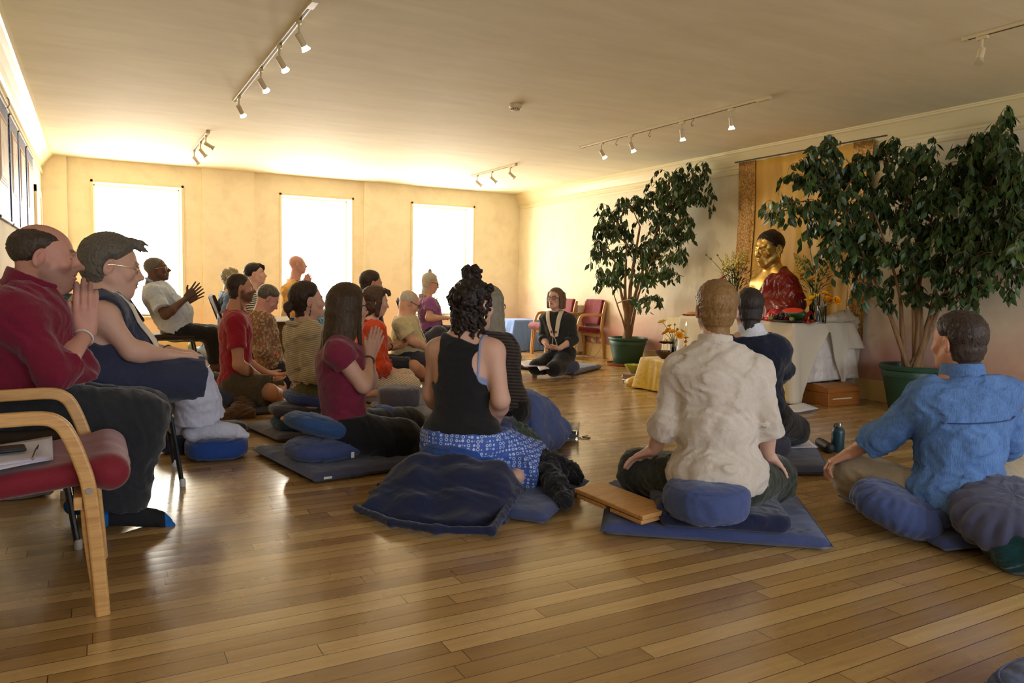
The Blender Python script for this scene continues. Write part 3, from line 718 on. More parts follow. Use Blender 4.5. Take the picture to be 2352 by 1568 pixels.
    def glasses(s, mat, lens=None, r=.019, rz=.017, rim=.0016, y=.1, z=.003, name='glasses'):
        b = MB(); H = s.H; b2s = []; h = s.hs
        for sd in (1, -1):
            P = []
            for k in range(25):
                a = 2*math.pi*k/24; ca, sa = math.cos(a), math.sin(a); pw = .75; x = abs(ca)**pw*(1 if ca > 0 else -1); zz = abs(sa)**pw*(1 if sa > 0 else -1); P.append(H(sd*.032+x*r, y-.006*abs(x*r+sd*.032)/.05, z+zz*rz))
            b.tube(P, rim*h, 6); c = H(sd*.032, y-.003, z); b2 = MB(); b2s.append(b2)
            b2.add([tuple(c)]+[tuple(p) for p in P[:24]], [(0, 1+k, 1+(k+1) % 24) for k in range(24)])
            b.tube([H(sd*(.032+r), y-.006, z+rz*.4), H(sd*.072, y-.03, z+rz*.35), H(sd*.0865, 0, z+.006), H(sd*.0885, -.012, z+.004), H(sd*.088, -.03, z-.012)], rim*h, 6)
        b.tube([H(-.014, y-.001, z+.004), H(0, y+.003, z+.007), H(.014, y-.001, z+.004)], rim*h, 6)
        o = b.build(name, mat, s.e); 
        if lens is not None:
            for b2 in b2s: b2.build('lens', lens, o)
        return o
    def ribbon(s, name, mat, pts, wdir, width, th=.003, S=None, off=.004, it=10, sub=6, parent=None):
        """cloth band laid over the surface S"""
        P = [np.array(p, float) for p in pts]; Q = []
        for i in range(len(P)-1):
            p0, p1, p2, p3 = P[max(i-1, 0)], P[i], P[i+1], P[min(i+2, len(P)-1)]
            for j in range(sub):
                t = j/sub; Q.append(.5*((2*p1)+(-p0+p2)*t+(2*p0-5*p1+4*p2-p3)*t*t+(-p0+3*p1-3*p2+p3)*t**3))
        Q.append(P[-1]); n = len(Q); v = []; f = []; W = [np.array(x, float) for x in wdir] if np.ndim(wdir) == 2 else [np.array(wdir, float)]*len(P)
        cols = 5
        for i, q in enumerate(Q):
            g = min(i/sub, len(P)-1); a = int(g); wd = lerp(W[a], W[min(a+1, len(P)-1)], g-a); row = []
            for j in range(cols):
                p = q+wd*(j/(cols-1)-.5)*width
                if S is not None: p = S.out(p, off, it)
                row.append(p)
            v.append(row)
        vv = [tuple(p) for r_ in v for p in r_]
        f = [(i*cols+j, i*cols+j+1, (i+1)*cols+j+1, (i+1)*cols+j) for i in range(n-1) for j in range(cols-1)]
        o = MB().add(vv, f).build(name, mat, s.e if parent is None else parent); sm = o.modifiers.new('solid', 'SOLIDIFY'); sm.thickness = th; sm.offset = 0; return o
    def ring(s, name, mat, c, axis, ra, rb, rad, fdir, parent=None, seg=28, tilt=0, mb=None, lift=0.):
        ax = nrm(axis); f = nrm(fdir-ax*(fdir@ax)); r = np.cross(f, ax); P = [c+r*ra*math.cos(a)+f*rb*math.sin(a)+ax*(tilt*math.sin(a)+lift) for a in [2*math.pi*k/seg for k in range(seg+1)]]
        return MB().tube(P, rad, 8).build(name, mat, s.e if parent is None else parent)
def band_collar(s, name, mat, h=.035, inf=.008, open_=False, flat=.9, flare=-.12, th=.0045):
    nk = s.J['neck']; ax = nrm(s.H(0, -.02, -.05)-nk); f = nrm(s.f-ax*(s.f@ax)); r = np.cross(f, ax); S = Sh(); c = nk+ax*.02
    R_ = .058*s.sc*s.g['nk']+inf
    def fn(X, Y, Z):
        x, y, z = X-c[0], Y-c[1], Z-c[2]; a = x*ax[0]+y*ax[1]+z*ax[2]; p = x*r[0]+y*r[1]+z*r[2]; q = (x*f[0]+y*f[1]+z*f[2])-.005; rad = np.sqrt(p*p+q*q); rr = R_+.004+a*flare+np.where(a < 0, -a*.5, 0)
        d = np.abs(rad-rr)-th; d = np.maximum(d, np.abs(a-h*.3)-h*.75)
        if open_: d = np.maximum(d, q-np.abs(p)*.6-R_*.55)
        return d
    S.fn(fn, c-.12, c+.12, .004); S.fold = fold(.0015, .04, 4); return soft(S, name, mat, s.e, .0045)
def at(px, D, py=700): P = onD(px, py, D); return P[:2]

# ================================================================ the people
SK_PALE = srgb(214, 172, 150); SK_PINK = srgb(202, 150, 132); SK_TAN = srgb(196, 142, 110); SK_DARK = srgb(92, 62, 46); SK_OLD = srgb(214, 164, 134)
black_frame = plain('black_glasses_frame', (.012, .011, .012), .3)
gold_wire = plain('gold_wire', (.75, .55, .25), .25, 1.)
clear_lens = glass_m
dark_lens = plain('tinted_lens', (.03, .025, .025), .1)
H_BROWN = hair_mat('hair_dark_brown', srgb(40, 28, 20), srgb(84, 60, 42))
H_BLACK = hair_mat('hair_black_brown', srgb(22, 16, 13), srgb(56, 40, 32))
H_GREY = hair_mat('hair_grey', srgb(84, 78, 68), srgb(148, 140, 124))
H_WHITE = hair_mat('hair_white', srgb(176, 164, 140), srgb(226, 214, 190))
KESA = fabric('ivory_band_cloth', srgb(222, 210, 188), .85, .15)
BLACKF = fabric('black_cloth', (.010, .010, .011), .9, .35)
CHARC = fabric('charcoal_cotton', srgb(40, 42, 46), .9, .35)
def setF(F, **k): F.g.update(k); return F
def lowerlegs(F, z=.08):
    for q in 'RL':
        if 'an'+q in F.J and 'to'+q not in F.J: F.J['to'+q] = F.J['an'+q]+F.f*.19-F.u*.05
def kesa(F, wide=.045, lr=.075, drop=.34, emb=True, front=None):
    """ivory band round the neck hanging down the chest, with two embroidered marks and a cord"""
    J, c = F.J, F.sc; nk = J['neck']; up = nrm(nk-J['pelvis']); fw = nrm(F.f-up*(F.f@up)); r = F.r; fr = F.g['cd']+F.g['belly']+.05
    pts = []; W = []
    for t in (-1, -.8, -.62, -.45, -.25, 0, .25, .45, .62, .8, 1):
        a = abs(t); sg = 1 if t > 0 else -1
        if a > .5: k = (a-.45)/.55; p = nk-up*(.0+drop*k)+fw*(.09+fr*.55*k)+r*sg*(lr*(1-k*.62)); wd = r*.8+up*sg*.35
        elif a > .3: p = nk+up*.02+fw*.05+r*sg*lr; wd = nrm(r*.8+fw*sg*-.5)
        elif a > .1: p = nk+up*.04-fw*.03+r*sg*lr*.8; wd = nrm(r*.7*sg-fw*.6)*sg
        else: p = nk+up*.035-fw*.085; wd = up*.5+r*.0
        pts.append(p); W.append(wd)
    W[5] = up*1.0; W[4] = nrm(up-r*.6); W[6] = nrm(up+r*.6); W[3] = nrm(up*.2-r); W[7] = nrm(up*.2+r)
    for i in range(0, 3): W[i] = nrm(-r+up*.3)
    for i in range(8, 11): W[i] = nrm(r+up*.3)
    o = F.ribbon('neck_band', KESA, pts, W, wide, .006, F.topS, .008, 8, 4)
    if emb:
        em = plain('red_embroidery', srgb(140, 40, 30), .8)
        for sg in (1, -1):
            p = F.topS.out(nk-up*(drop*.78)+fw*(.09+fr*.6)+r*sg*(lr*.42), .013); MB().sphere(p, (.011, .011, .014)).build('embroidery', em, o)
    e1 = F.topS.out(nk-up*(drop)+fw*(.09+fr*.6)+r*.01, .01)
    cd = MB(); 
    for sg in (.008, -.008): cd.tube([F.topS.out(e1-up*(.03*k)+r*sg*(1+k), .008) for k in range(7)], .004, 6)
    cd.build('cord', KESA, o); return o
def strands(S, H, pts, r0=.016, r1=.006, n=5, spread=.02, seed=1, k=.012):
    rs = np.random.RandomState(seed)
    for i in range(n):
        o = rs.uniform(-spread, spread, 3); P = [H(*(np.array(p)+o*(.4+.6*j/len(pts)))) for j, p in enumerate(pts)]; m = len(P)
        S.chain(P, [r0+(r1-r0)*j/(m-1) for j in range(m)], k)

def maroon_man():
    F = Fig(at(60, 3.02), 0, SK_PINK, 1.11, 1.08).start('bald heavy person in maroon shirt with palms together, on chair by the left wall')
    setF(F, cw=.19, cd=.145, ww=.19, wd=.14, pw=.19, pd=.15, belly=.055, nk=1.15, sh=.062)
    e = F.sp(90, 590, .095); F.head(e-F.r*.095+F.f*.012, 0, 3)
    F.hp.update(fat=1.1, mouth=.003, nose=1.15, chin2=1.1)
    F.auto(pelvis=F.sp(40, 925, 0), neck=F.sp(62, 672, 0), shR=F.sp(30, 722, .2), shL=F.sp(34, 718, -.2),
           elR=F.sp(128, 860, .235), elL=F.sp(150, 838, -.24), wrR=F.sp(197, 768, .030), wrL=F.sp(197, 768, -.030),
           hipR=F.sp(60, 935, .11), hipL=F.sp(60, 925, -.11), knR=F.sp(322, 962, .13), knL=F.sp(330, 950, -.16), anR=F.sp(262, 1164, .1), anL=F.sp(285, 1120, -.14))
    F.J['anR'][2] = .085; F.J['anL'][2] = .085; F.J['toR'] = F.J['anR']+V3(.2, .0, -.055); F.J['anL'][0] = F.J['anR'][0]-.1; F.J['toL'] = F.J['anL']+V3(.2, .01, -.055)
    for q, sd in (('R', 1), ('L', -1)): F.addhand(q, F.D(0, .04, 1), -F.r*sd, (.04, .02, .0), .0, (.45, .05), 1.1, fat=1.2)
    F.body(vox=.011, hvox=.0034, beard=srgb(96, 74, 62), beard_amt=.5, brow=srgb(60, 44, 34))
    F.hair(hair_mat('hair_greying_brown', srgb(48, 36, 28), srgb(104, 88, 72)), t=.011, vox=.0042, bald=1.15, nape=-.045, recede=.046)
    sh = fabric('maroon_cotton', srgb(120, 20, 48), .85, .4)
    def coat(S):
        S.cap(F.sp(60, 850, 0), F.sp(150, 868, 0), .16, .12, .06); S.cap(F.J['elR'], lerp(F.J['elR'], F.J['wrR'], .2), .066, .062, .02)
    F.top('shirt', sh, .02, 1.22, 1.18, hem=F.sp(60, 890, 0), hemn=(.1, 0, -1), vox=.0062, wr=(.010, .13), fn=coat, neck=(.02, -.5), stretch=(.8, .8, .6))
    band_collar(F, 'collar', sh, .05, .02, True, flare=.05, th=.007)
    F.pants('trousers', CHARC, .02, 1.93, 1.35, vox=.0075, wr=(.009, .14), top=.28, r=(.1, .078, .074, .066))
    blue = srgb(10, 96, 176); sk = NT('black_and_blue_sock'); v = sk.coord(); s_ = sk.n('SeparateXYZ'); sk.l(v, s_.inputs[0]); tx = F.J['toR'][0]
    m_ = sk.math('MAXIMUM', sk.math('GREATER_THAN', s_.outputs[0], tx-.01), sk.math('LESS_THAN', s_.outputs[0], tx-.222)); sk.col(sk.mix(m_, (.008, .008, .01), blue)); sk.set(Roughness=.95)
    for q in 'RL': F.sock(q, sk.m)
    F.ring('wrist_band', plain('white_cord', (.75, .72, .7), .7), lerp(F.J['elR'], F.J['wrR'], .93), F.J['wrR']-F.J['elR'], .036, .036, .0035, F.f)
def dress_woman():
    F = Fig(at(215, 3.7), 0, SK_PALE, 1.2, 1.12).start('grey haired person in sleeveless navy dress and white trousers, feet on two cushions')
    setF(F, cw=.175, cd=.14, ww=.18, wd=.14, pw=.2, pd=.16, belly=.07, nk=1.1, sh=.058)
    F.head(F.sp(251, 612, .1)-F.r*.1+F.f*.012, 0, 8); F.hp.update(fat=1.1, chin2=1.15, nose=1.)
    F.auto(pelvis=F.sp(218, 862, 0), neck=F.sp(225, 690, 0), shR=F.sp(238, 728, .19), shL=F.sp(240, 728, -.19), elR=F.sp(302, 806, .23), elL=F.sp(310, 800, -.22),
           wrR=F.sp(388, 815, .14), wrL=F.sp(392, 808, -.02), hipR=F.sp(240, 870, .12), hipL=F.sp(240, 862, -.12), knR=F.sp(448, 874, .13), knL=F.sp(440, 860, -.12), anR=F.sp(462, 978, .07), anL=F.sp(428, 968, -.05))
    F.J['toR'] = F.J['anR']+F.f*.2-F.u*.03; F.J['toL'] = F.J['anL']+F.f*.17-F.u*.04
    F.addhand('R', F.D(-.2, 1, -.05), F.D(0, .1, -1), (.25, .35, .3), .05, (.5, .1), 1.); F.addhand('L', F.D(.3, 1, .0), F.D(.1, .1, -1), (.5, .5, .3), .05, (.5, .1), 1.)
    F.body(vox=.011, hvox=.0036, brow=srgb(110, 100, 84))
    F.hair(H_GREY, t=.024, vox=.0045, nape=-.075, groove=.002, extra=lambda S, H: (strands(S, H, [(0, .05, .112), (0, .085, .108), (0, .115, .092)], .016, .003, 9, .024, 3, .01), S.ell(H(0, -.06, .02), V3(.07, .05, .08)*1.15, F.HM, .03)))
    navy = fabric('navy_linen_dress', srgb(52, 56, 78), .9, .45)
    def sk_(S):
        for q in 'RL': S.cap(F.J['hip'+q], lerp(F.J['hip'+q], F.J['kn'+q], 1.1), .108, .118, .05, c1=True)
        S.cap(F.sp(235, 880, 0), F.sp(400, 888, 0), .14, .075, .08)
    F.top('dress', navy, .018, 0, 1., vox=.0065, wr=(.012, .15), fn=lambda S: (sk_(S), [S.ell(F.J['sh'+q]+F.r*(.035 if q == 'R' else -.035)-V3(0, 0, .02), (.085, .085, .115), None, .008, op=1) for q in 'RL']), neck=(.0, -.9), stretch=(.6, .6, .9)); kesa(F, .055, .085, .3, False)
    F.ring('wrist_watch', black_frame, lerp(F.J['elL'], F.J['wrL'], .92), F.J['wrL']-F.J['elL'], .031, .031, .006, F.f)
    F.pants('trousers', fabric('white_linen', srgb(196, 196, 212), .9, .5), .012, 1.8, 1.35, vox=.007, wr=(.008, .1), pel=False, r=(.05, .058, .078, .068), start=.99)
    for q in 'RL': F.sock(q, fabric('pale_sock', srgb(190, 190, 204), .95, .3))
    F.glasses(gold_wire, clear_lens)
def chair_man():
    F = Fig(at(395, 8.3), -3, SK_DARK, 1.12, 1.1).start('dark skinned person in pale blue short sleeved shirt on dark chair, hands raised')
    setF(F, cw=.19, cd=.14, ww=.18, wd=.13, pw=.19, pd=.15, belly=.06, nk=1.1, sh=.06)
    F.head(F.sp(355, 618, .1)-F.r*.1+F.f*.02, 0, -10); F.hp.update(fat=1.08, nose=1.15, mouth=.002)
    F.auto(pelvis=F.sp(404, 755, 0), neck=F.sp(352, 652, 0), shR=F.sp(352, 674, .2), shL=F.sp(358, 676, -.2), elR=F.sp(380, 724, .33), wrR=F.sp(428, 684, .16), wrL=F.sp(431, 692, -.06), elL=F.sp(395, 720, -.25),
           hipR=F.sp(410, 762, .11), hipL=F.sp(410, 760, -.11), knR=F.sp(488, 768, .14), knL=F.sp(490, 764, -.14), anR=F.sp(494, 842, .14), anL=F.sp(505, 838, -.14)); lowerlegs(F)
    F.addhand('R', F.D(-.1, .7, .7), F.D(-1, 0, 0), (.15, .1, .1), .2, (.9, .1), 1.05); F.addhand('L', F.D(.1, .8, .6), F.D(1, 0, 0), (.15, .1, .1), .2, (.9, .1), 1.05)
    F.body(vox=.012, hvox=.0045, brow=(.02, .015, .012), lips=srgb(96, 56, 50)); F.hair(hair_mat('hair_cropped_grey', srgb(90, 84, 76), srgb(128, 120, 108)), t=.005, vox=.006, groove=.0005, bald=.45, nape=-.04)
    F.top('shirt', fabric('pale_blue_cotton', srgb(190, 200, 214), .85, .4), .02, .72, 1.35, hem=F.sp(404, 768, 0), hemn=(-.35, 0, -1), wr=(.008, .1), neck=(.02, -.6), vox=.008)
    nk = F.J['neck']; F.ring('collar', fabric('blue_collar_cotton', srgb(140, 168, 206), .85, .3), nk+F.f*.01+V3(0, 0, .012), nrm(F.H(0, -.02, -.05)-nk), .084, .09, .014, F.f, tilt=-.03)
    F.pants('trousers', BLACKF, .012, 1.9, 1.1, wr=(.006, .1), top=.02)
    F.glasses(gold_wire, clear_lens)
def blue_top_woman():
    F = Fig(at(520, 9.2), 5, SK_OLD, 1., .95).start('curly grey blonde person in blue blouse on chair behind the red t-shirt')
    F.head(F.sp(532, 642, 0), 0, 5); F.auto(pelvis=F.sp(522, 762, 0), neck=F.sp(526, 672, 0), elR=F.sp(518, 722, .24), elL=F.sp(530, 722, -.22), wrR=F.sp(550, 740, .1), wrL=F.sp(552, 735, -.08),
           knR=F.sp(585, 768, .12), knL=F.sp(585, 764, -.12), anR=F.sp(585, 835, .12), anL=F.sp(588, 830, -.12)); lowerlegs(F)
    F.addhand('R', F.D(-.4, 1, 0), F.D(0, 0, -1)); F.addhand('L', F.D(.4, 1, 0), F.D(0, 0, -1)); F.body(vox=.013, hvox=.006)
    F.hair(hair_mat('hair_curly_ash', srgb(140, 126, 100), srgb(206, 190, 156)), t=.022, vox=.007, amp=3.2, groove=.003); bl = fabric('blue_grey_blouse', srgb(92, 116, 148), .85, .4)
    F.top('blouse', bl, .018, 1.0, 1.3, hem=F.J['pelvis']-V3(0, 0, .05), wr=(.01, .1), vox=.01); F.pants('trousers', CHARC, .014, 1.9)
def striped_top_person():
    F = Fig(at(592, 8.5), -18, SK_PALE, 1.0, .98).start('dark fringed person in black and white striped top, under the wall pier')
    F.head(F.sp(586, 630, 0), -4, -6); F.auto(pelvis=F.sp(590, 775, 0), neck=F.sp(580, 668, 0), elR=F.sp(590, 730, .24), wrR=F.sp(630, 736, .09), wrL=F.sp(636, 732, -.08), elL=F.sp(600, 725, -.22),
           knR=F.sp(652, 752, .11), knL=F.sp(655, 748, -.12), anR=F.sp(655, 835, .12), anL=F.sp(655, 830, -.12)); lowerlegs(F)
    F.addhand('R', F.D(-.4, 1, .1), F.D(0, 0, 1)); F.addhand('L', F.D(.4, 1, .1), F.D(0, 0, 1)); F.body(vox=.013, hvox=.0055, brow=(.02, .015, .01), lips=srgb(170, 80, 80))
    F.hair(H_BLACK, t=.017, vox=.006, nape=-.03, extra=lambda S, H: strands(S, H, [(0, .055, .105), (0, .088, .085), (0, .096, .055)], .015, .005, 9, .03, 2, .01))
    F.top('top', stripes('black_white_stripes', (.015, .015, .015), (.8, .78, .72), 45, (.15, .1, 1)), .016, 1.1, 1.1, hem=F.J['pelvis']-V3(0, 0, .05), vox=.01); F.pants('trousers', fabric('brown_cord', srgb(92, 66, 40), .9), .016, 1.9)
def yellow_man():
    F = Fig(at(668, 9.6), -8, SK_PINK, .98, 1.05).start('bald person in mustard jumper and ivory neck band, sitting against the middle window')
    F.head(F.sp(683, 608, 0), 0, -4); F.auto(pelvis=F.sp(668, 760, 0), neck=F.sp(676, 646, 0), shR=F.sp(660, 668, .19), shL=F.sp(674, 668, -.18), elR=F.sp(672, 718, .26), elL=F.sp(690, 712, -.24), wrR=F.sp(700, 664, .04), wrL=F.sp(703, 662, -.04),
           knR=F.sp(735, 768, .14), knL=F.sp(738, 764, -.14), anR=F.sp(735, 835, .12), anL=F.sp(738, 830, -.12)); lowerlegs(F)
    F.addhand('R', F.D(0, .25, 1), F.D(-1, 0, 0), (.05, .02, 0)); F.addhand('L', F.D(0, .25, 1), F.D(1, 0, 0), (.05, .02, 0)); F.body(vox=.013, hvox=.0052)
    F.top('jumper', fabric('mustard_wool', srgb(226, 172, 84), .95, .4), .024, 1.85, 1.1, hem=F.J['pelvis']-V3(0, 0, .08), vox=.01, wr=(.01, .11)); kesa(F, .05, .08, .34, False)
    F.pants('trousers', BLACKF, .016, 1.9); F.glasses(gold_wire, clear_lens)
def red_man():
    F = Fig(at(545, 6.05), 2, SK_TAN, .98, 1.04).start('bearded person with cropped hair in crimson t-shirt, cross legged')
    F.head(F.sp(553, 662, .085)-F.r*.085+F.f*.012, 0, -2); F.g['nk'] = .98
    F.auto(pelvis=F.sp(542, 880, 0), neck=F.sp(540, 712, 0), shR=F.sp(540, 740, .18), shL=F.sp(545, 740, -.18), elR=F.sp(548, 838, .25), wrR=F.sp(606, 872, .17), elL=F.sp(560, 830, -.24), wrL=F.sp(612, 856, -.1),
           knR=F.sp(620, 900, .29), knL=F.sp(640, 890, -.3), anR=F.sp(652, 922, .02), anL=F.sp(632, 918, .08)); J = F.J; J['toR'] = J['anR']+F.r*-.16+F.f*.03; J['toL'] = J['anL']+F.r*.16+F.f*.04
    F.addhand('R', F.D(-.35, 1, -.15), F.D(-.2, .1, 1), (.2, .25, .2), .08, (.7, .2)); F.addhand('L', F.D(.3, 1, -.2), F.D(.2, .1, 1), (.2, .25, .2), .08, (.7, .2))
    F.body(vox=.011, hvox=.004, beard=srgb(70, 46, 34), beard_amt=.8, brow=srgb(50, 34, 26)); F.hair(H_BROWN, t=.0045, vox=.005, nape=-.065, recede=.012, groove=.0006)
    F.top('t-shirt'.replace('-', '_'), fabric('crimson_jersey', srgb(160, 24, 44), .85, .35), .014, .62, 1.25, hem=F.sp(540, 890, 0), hemn=(0, 0, -1), wr=(.006, .1), vox=.007, neck=(.005, -.15))
    b = [F.topS.out(F.sp(566, 770+i*4, .1), .003) for i in range(1)]; st = [srgb(200, 150, 80), srgb(170, 90, 60), srgb(210, 180, 120)]
    F.pants('shorts', fabric('olive_cotton', srgb(78, 66, 42), .9, .4), .018, .9, 1.2, wr=(.008, .1), top=.2, r=(.1, .086, .07, .06))
    F.ring('wrist_watch', black_frame, lerp(J['elR'], J['wrR'], .93), J['wrR']-J['elR'], .031, .031, .007, F.f)
def floral_woman():
    F = Fig(at(615, 6.85), 2, SK_PINK, .97, .95).start('short grey haired person in floral blouse, head bowed')
    F.head(F.sp(620, 687, .085)-F.r*.085, 0, 34); F.auto(pelvis=F.sp(622, 842, 0), neck=F.sp(596, 722, 0), elR=F.sp(605, 808, .2), wrR=F.sp(640, 838, .1), wrL=F.sp(645, 835, -.08), elL=F.sp(612, 805, -.2),
           knR=F.sp(690, 870, .15), knL=F.sp(690, 866, -.15), anR=F.sp(620, 882, .15), anL=F.sp(620, 880, -.15)); J = F.J; J['toR'] = J['anR']-F.f*.15; J['toL'] = J['anL']-F.f*.15
    F.addhand('R', F.D(-.3, 1, -.2), F.D(0, 0, -1)); F.addhand('L', F.D(.3, 1, -.2), F.D(0, 0, -1)); F.body(vox=.012, hvox=.0048, brow=srgb(60, 50, 44))
    F.hair(hair_mat('hair_grey_streaked', srgb(52, 46, 38), srgb(150, 140, 120)), t=.016, vox=.0055, nape=-.05, groove=.002)
    m = NT('floral_print'); v = m.coord(); vo = m.n('TexVoronoi'); m.l(v, vo.inputs['Vector']); vo.inputs['Scale'].default_value = 62; n = m.noise(v, 30, 3)
    c = m.ramp(vo.outputs['Color'], [(0, srgb(110, 96, 66)), (.35, srgb(178, 150, 108)), (.5, srgb(176, 52, 60)), (.62, srgb(84, 84, 56)), (.78, srgb(204, 176, 138)), (.9, srgb(196, 80, 76))], 'CONSTANT')
    m.col(m.mix(m.math('MULTIPLY', n, .6), c, srgb(150, 124, 88))); m.set(Roughness=.85); m.bump(m.noise(v, 9, 3), .3)
    F.top('blouse', m.m, .022, 1.75, 1.3, hem=F.sp(620, 856, 0), hemn=(0, 0, -1), wr=(.012, .12), vox=.008); F.pants('trousers', CHARC, .015, 1.6)
def beige_woman():
    F = Fig(at(705, 5.15), 3, SK_PALE, 1.03, 1.).start('person with low dark bun in beige striped blouse, kneeling astride stacked cushions')
    F.head(F.sp(712, 692, .085)-F.r*.085+F.f*.008, 0, -3); F.auto(pelvis=F.sp(712, 898, 0), neck=F.sp(698, 748, 0), elR=F.sp(716, 862, .21), wrR=F.sp(760, 872, .1), wrL=F.sp(765, 868, -.08), elL=F.sp(725, 860, -.2),
           knR=F.sp(800, 950, .16), knL=F.sp(800, 940, -.16), anR=F.sp(706, 962, .17), anL=F.sp(706, 956, -.17)); J = F.J; J['toR'] = J['anR']-F.f*.15-F.u*.04; J['toL'] = J['anL']-F.f*.15-F.u*.04
    J['soleR'] = J['soleL'] = F.u*1.; J['anR'][2] = .16; J['toR'][2] = .13
    F.addhand('R', F.D(-.3, 1, -.2), F.D(0, 0, -1)); F.addhand('L', F.D(.3, 1, -.2), F.D(0, 0, -1)); F.body(vox=.011, hvox=.004, brow=srgb(60, 44, 34))
    F.hair(H_BROWN, t=.02, vox=.005, nape=-.06, recede=.008, extra=lambda S, H: (S.ell(H(0, -.128, -.03), .034, None, .02), S.ell(H(.01, -.135, -.052), .024, None, .015), strands(S, H, [(0, -.13, -.04), (0, -.13, -.08), (0, -.12, -.115)], .008, .002, 7, .014, 5, .004), strands(S, H, [(.07, -.02, .03), (.078, -.0, -.02), (.062, -.005, -.1)], .006, .002, 3, .008, 6, .004)))
    bs = stripes('beige_striped_cotton', srgb(150, 132, 100), srgb(206, 190, 154), 78, (.2, .0, 1.), .45, .9, .12, .4)
    F.top('blouse', bs, .03, 1.5, 1.25, hem=F.sp(710, 872, 0), hemn=(0, 0, -1), wr=(.010, .12), vox=.007, neck=(.0, -.1), stretch=(.9, .9, .5)); nk = J['neck']
    F.ring('collar', bs, nk+V3(-.01, 0, .004), nrm(F.H(0, -.03, -.05)-nk), .088, .094, .018, F.f, tilt=-.02)
    F.pants('shorts', fabric('olive_twill', srgb(104, 96, 54), .9, .35), .018, .95, 1.05, wr=(.006, .1), top=.35)
def prayer_woman():
    F = Fig(at(790, 4.3), 14, SK_PALE, 1.02, 1.02).start('long haired person in plum top and black glasses, palms pressed together')
    F.head(F.sp(800, 704, 0), 4, 2); F.auto(pelvis=F.sp(792, 982, 0), neck=F.sp(778, 775, 0), shR=F.sp(778, 812, .16), shL=F.sp(795, 808, -.16), elR=F.sp(836, 886, .2), elL=F.sp(850, 880, -.2), wrR=F.sp(847, 822, .026), wrL=F.sp(850, 822, -.026),
           knR=F.sp(925, 1028, .15), knL=F.sp(935, 1005, -.18), anR=F.sp(862, 1052, .11), anL=F.sp(850, 1040, -.15)); J = F.J
    for q in 'RL': J['kn'+q][2] = max(.13, J['kn'+q][2]); J['an'+q][2] = .11; J['to'+q] = J['an'+q]-F.f*.16
    F.addhand('R', F.D(0, .34, 1), F.D(-1, 0, 0), (.03, .02, 0), .05, (.5, .05), .98, fat=1.08); F.addhand('L', F.D(0, .42, 1), F.D(1, 0, 0), (.0, .02, 0), .08, (.5, .05), .98, fat=1.08)
    F.body(vox=.011, hvox=.0038, brow=srgb(60, 44, 34))
    hm = hair_mat('hair_long_brown', srgb(44, 32, 24), srgb(120, 92, 60))
    def ex(S, H):
        for i in range(15):
            a = -2.75+i*.39; x, y = .082*math.cos(a), .05+.0*i; rs = np.random.RandomState(i); u = (i-7)/7.
            p0 = (.078*math.sin(u*1.9), -.02-.085*math.cos(u*1.9), .05); L_ = -.36-.05*rs.rand() if abs(u) < .75 else -.27
            S.chain([H(*p0), H(p0[0]*1.08, p0[1]*1.03-.006, -.04), H(p0[0]*1.25, p0[1]*1.0-.02, -.15), H(p0[0]*1.35+rs.uniform(-.01, .01), p0[1]-.035, L_*.8), H(p0[0]*1.35, p0[1]-.04, L_-.06)], [.022, .022, .02, .014, .004], .014)
        strands(S, H, [(.062, .04, .07), (.078, .03, .0), (.072, .035, -.12), (.07, .05, -.25)], .012, .004, 4, .01, 3, .008)
        strands(S, H, [(-.062, .04, .07), (-.078, .03, .0), (-.072, .035, -.12), (-.07, .05, -.25)], .012, .004, 4, .01, 4, .008)
    F.hair(hm, t=.02, vox=.0048, nape=-.1, extra=ex, groove=.0022, ear=False)
    pl = fabric('plum_jersey', srgb(126, 36, 62), .85, .35)
    F.top('top', pl, .013, .32, 1.2, hem=F.sp(790, 962, 0), hemn=(0, 0, -1), wr=(.007, .11), vox=.0065, neck=(.0, .2), stretch=(.6, .6, 1.))
    F.pants('trousers', BLACKF, .024, 1.85, 1.3, wr=(.006, .16), top=.16, r=(.1, .085, .08, .07)); F.glasses(black_frame, clear_lens, .022, .02, .0026)
    F.ring('bracelet', plain('dark_beads', (.05, .04, .06), .5), lerp(J['elR'], J['wrR'], .9), J['wrR']-J['elR'], .031, .031, .006, F.f)
def navy_tee_man():
    F = Fig(at(862, 7.4), 0, SK_TAN, 1.02, 1.04).start('dark haired person in navy top and dark shorts with clasped hands, behind the orange shirt')
    F.head(F.sp(853, 652, 0), 0, 6); F.auto(pelvis=F.sp(862, 835, 0), neck=F.sp(845, 702, 0), elR=F.sp(872, 782, .24), elL=F.sp(885, 780, -.22), wrR=F.sp(896, 798, .06), wrL=F.sp(897, 792, -.05),
           knR=F.sp(950, 842, .26), knL=F.sp(950, 835, -.28), anR=F.sp(985, 868, .05), anL=F.sp(975, 862, .1)); J = F.J; J['toR'] = J['anR']-F.r*.15; J['toL'] = J['anL']+F.r*.15
    F.addhand('R', F.D(-.5, 1, -.2), F.D(-.6, .1, .8), (.4, .4, .3)); F.addhand('L', F.D(.5, 1, -.2), F.D(.6, .1, .8), (.4, .4, .3)); F.body(vox=.012, hvox=.005, brow=(.03, .02, .015))
    F.hair(H_BROWN, t=.017, vox=.0055, nape=-.06, recede=.012); F.top('top', fabric('navy_jersey', srgb(34, 38, 52), .85), .015, .7, 1.2, hem=F.J['pelvis']-V3(0, 0, .04), vox=.009); F.pants('shorts', CHARC, .016, .9, 1.15)
    F.ring('wrist_watch', black_frame, lerp(J['elR'], J['wrR'], .92), J['wrR']-J['elR'], .032, .032, .008, F.f)
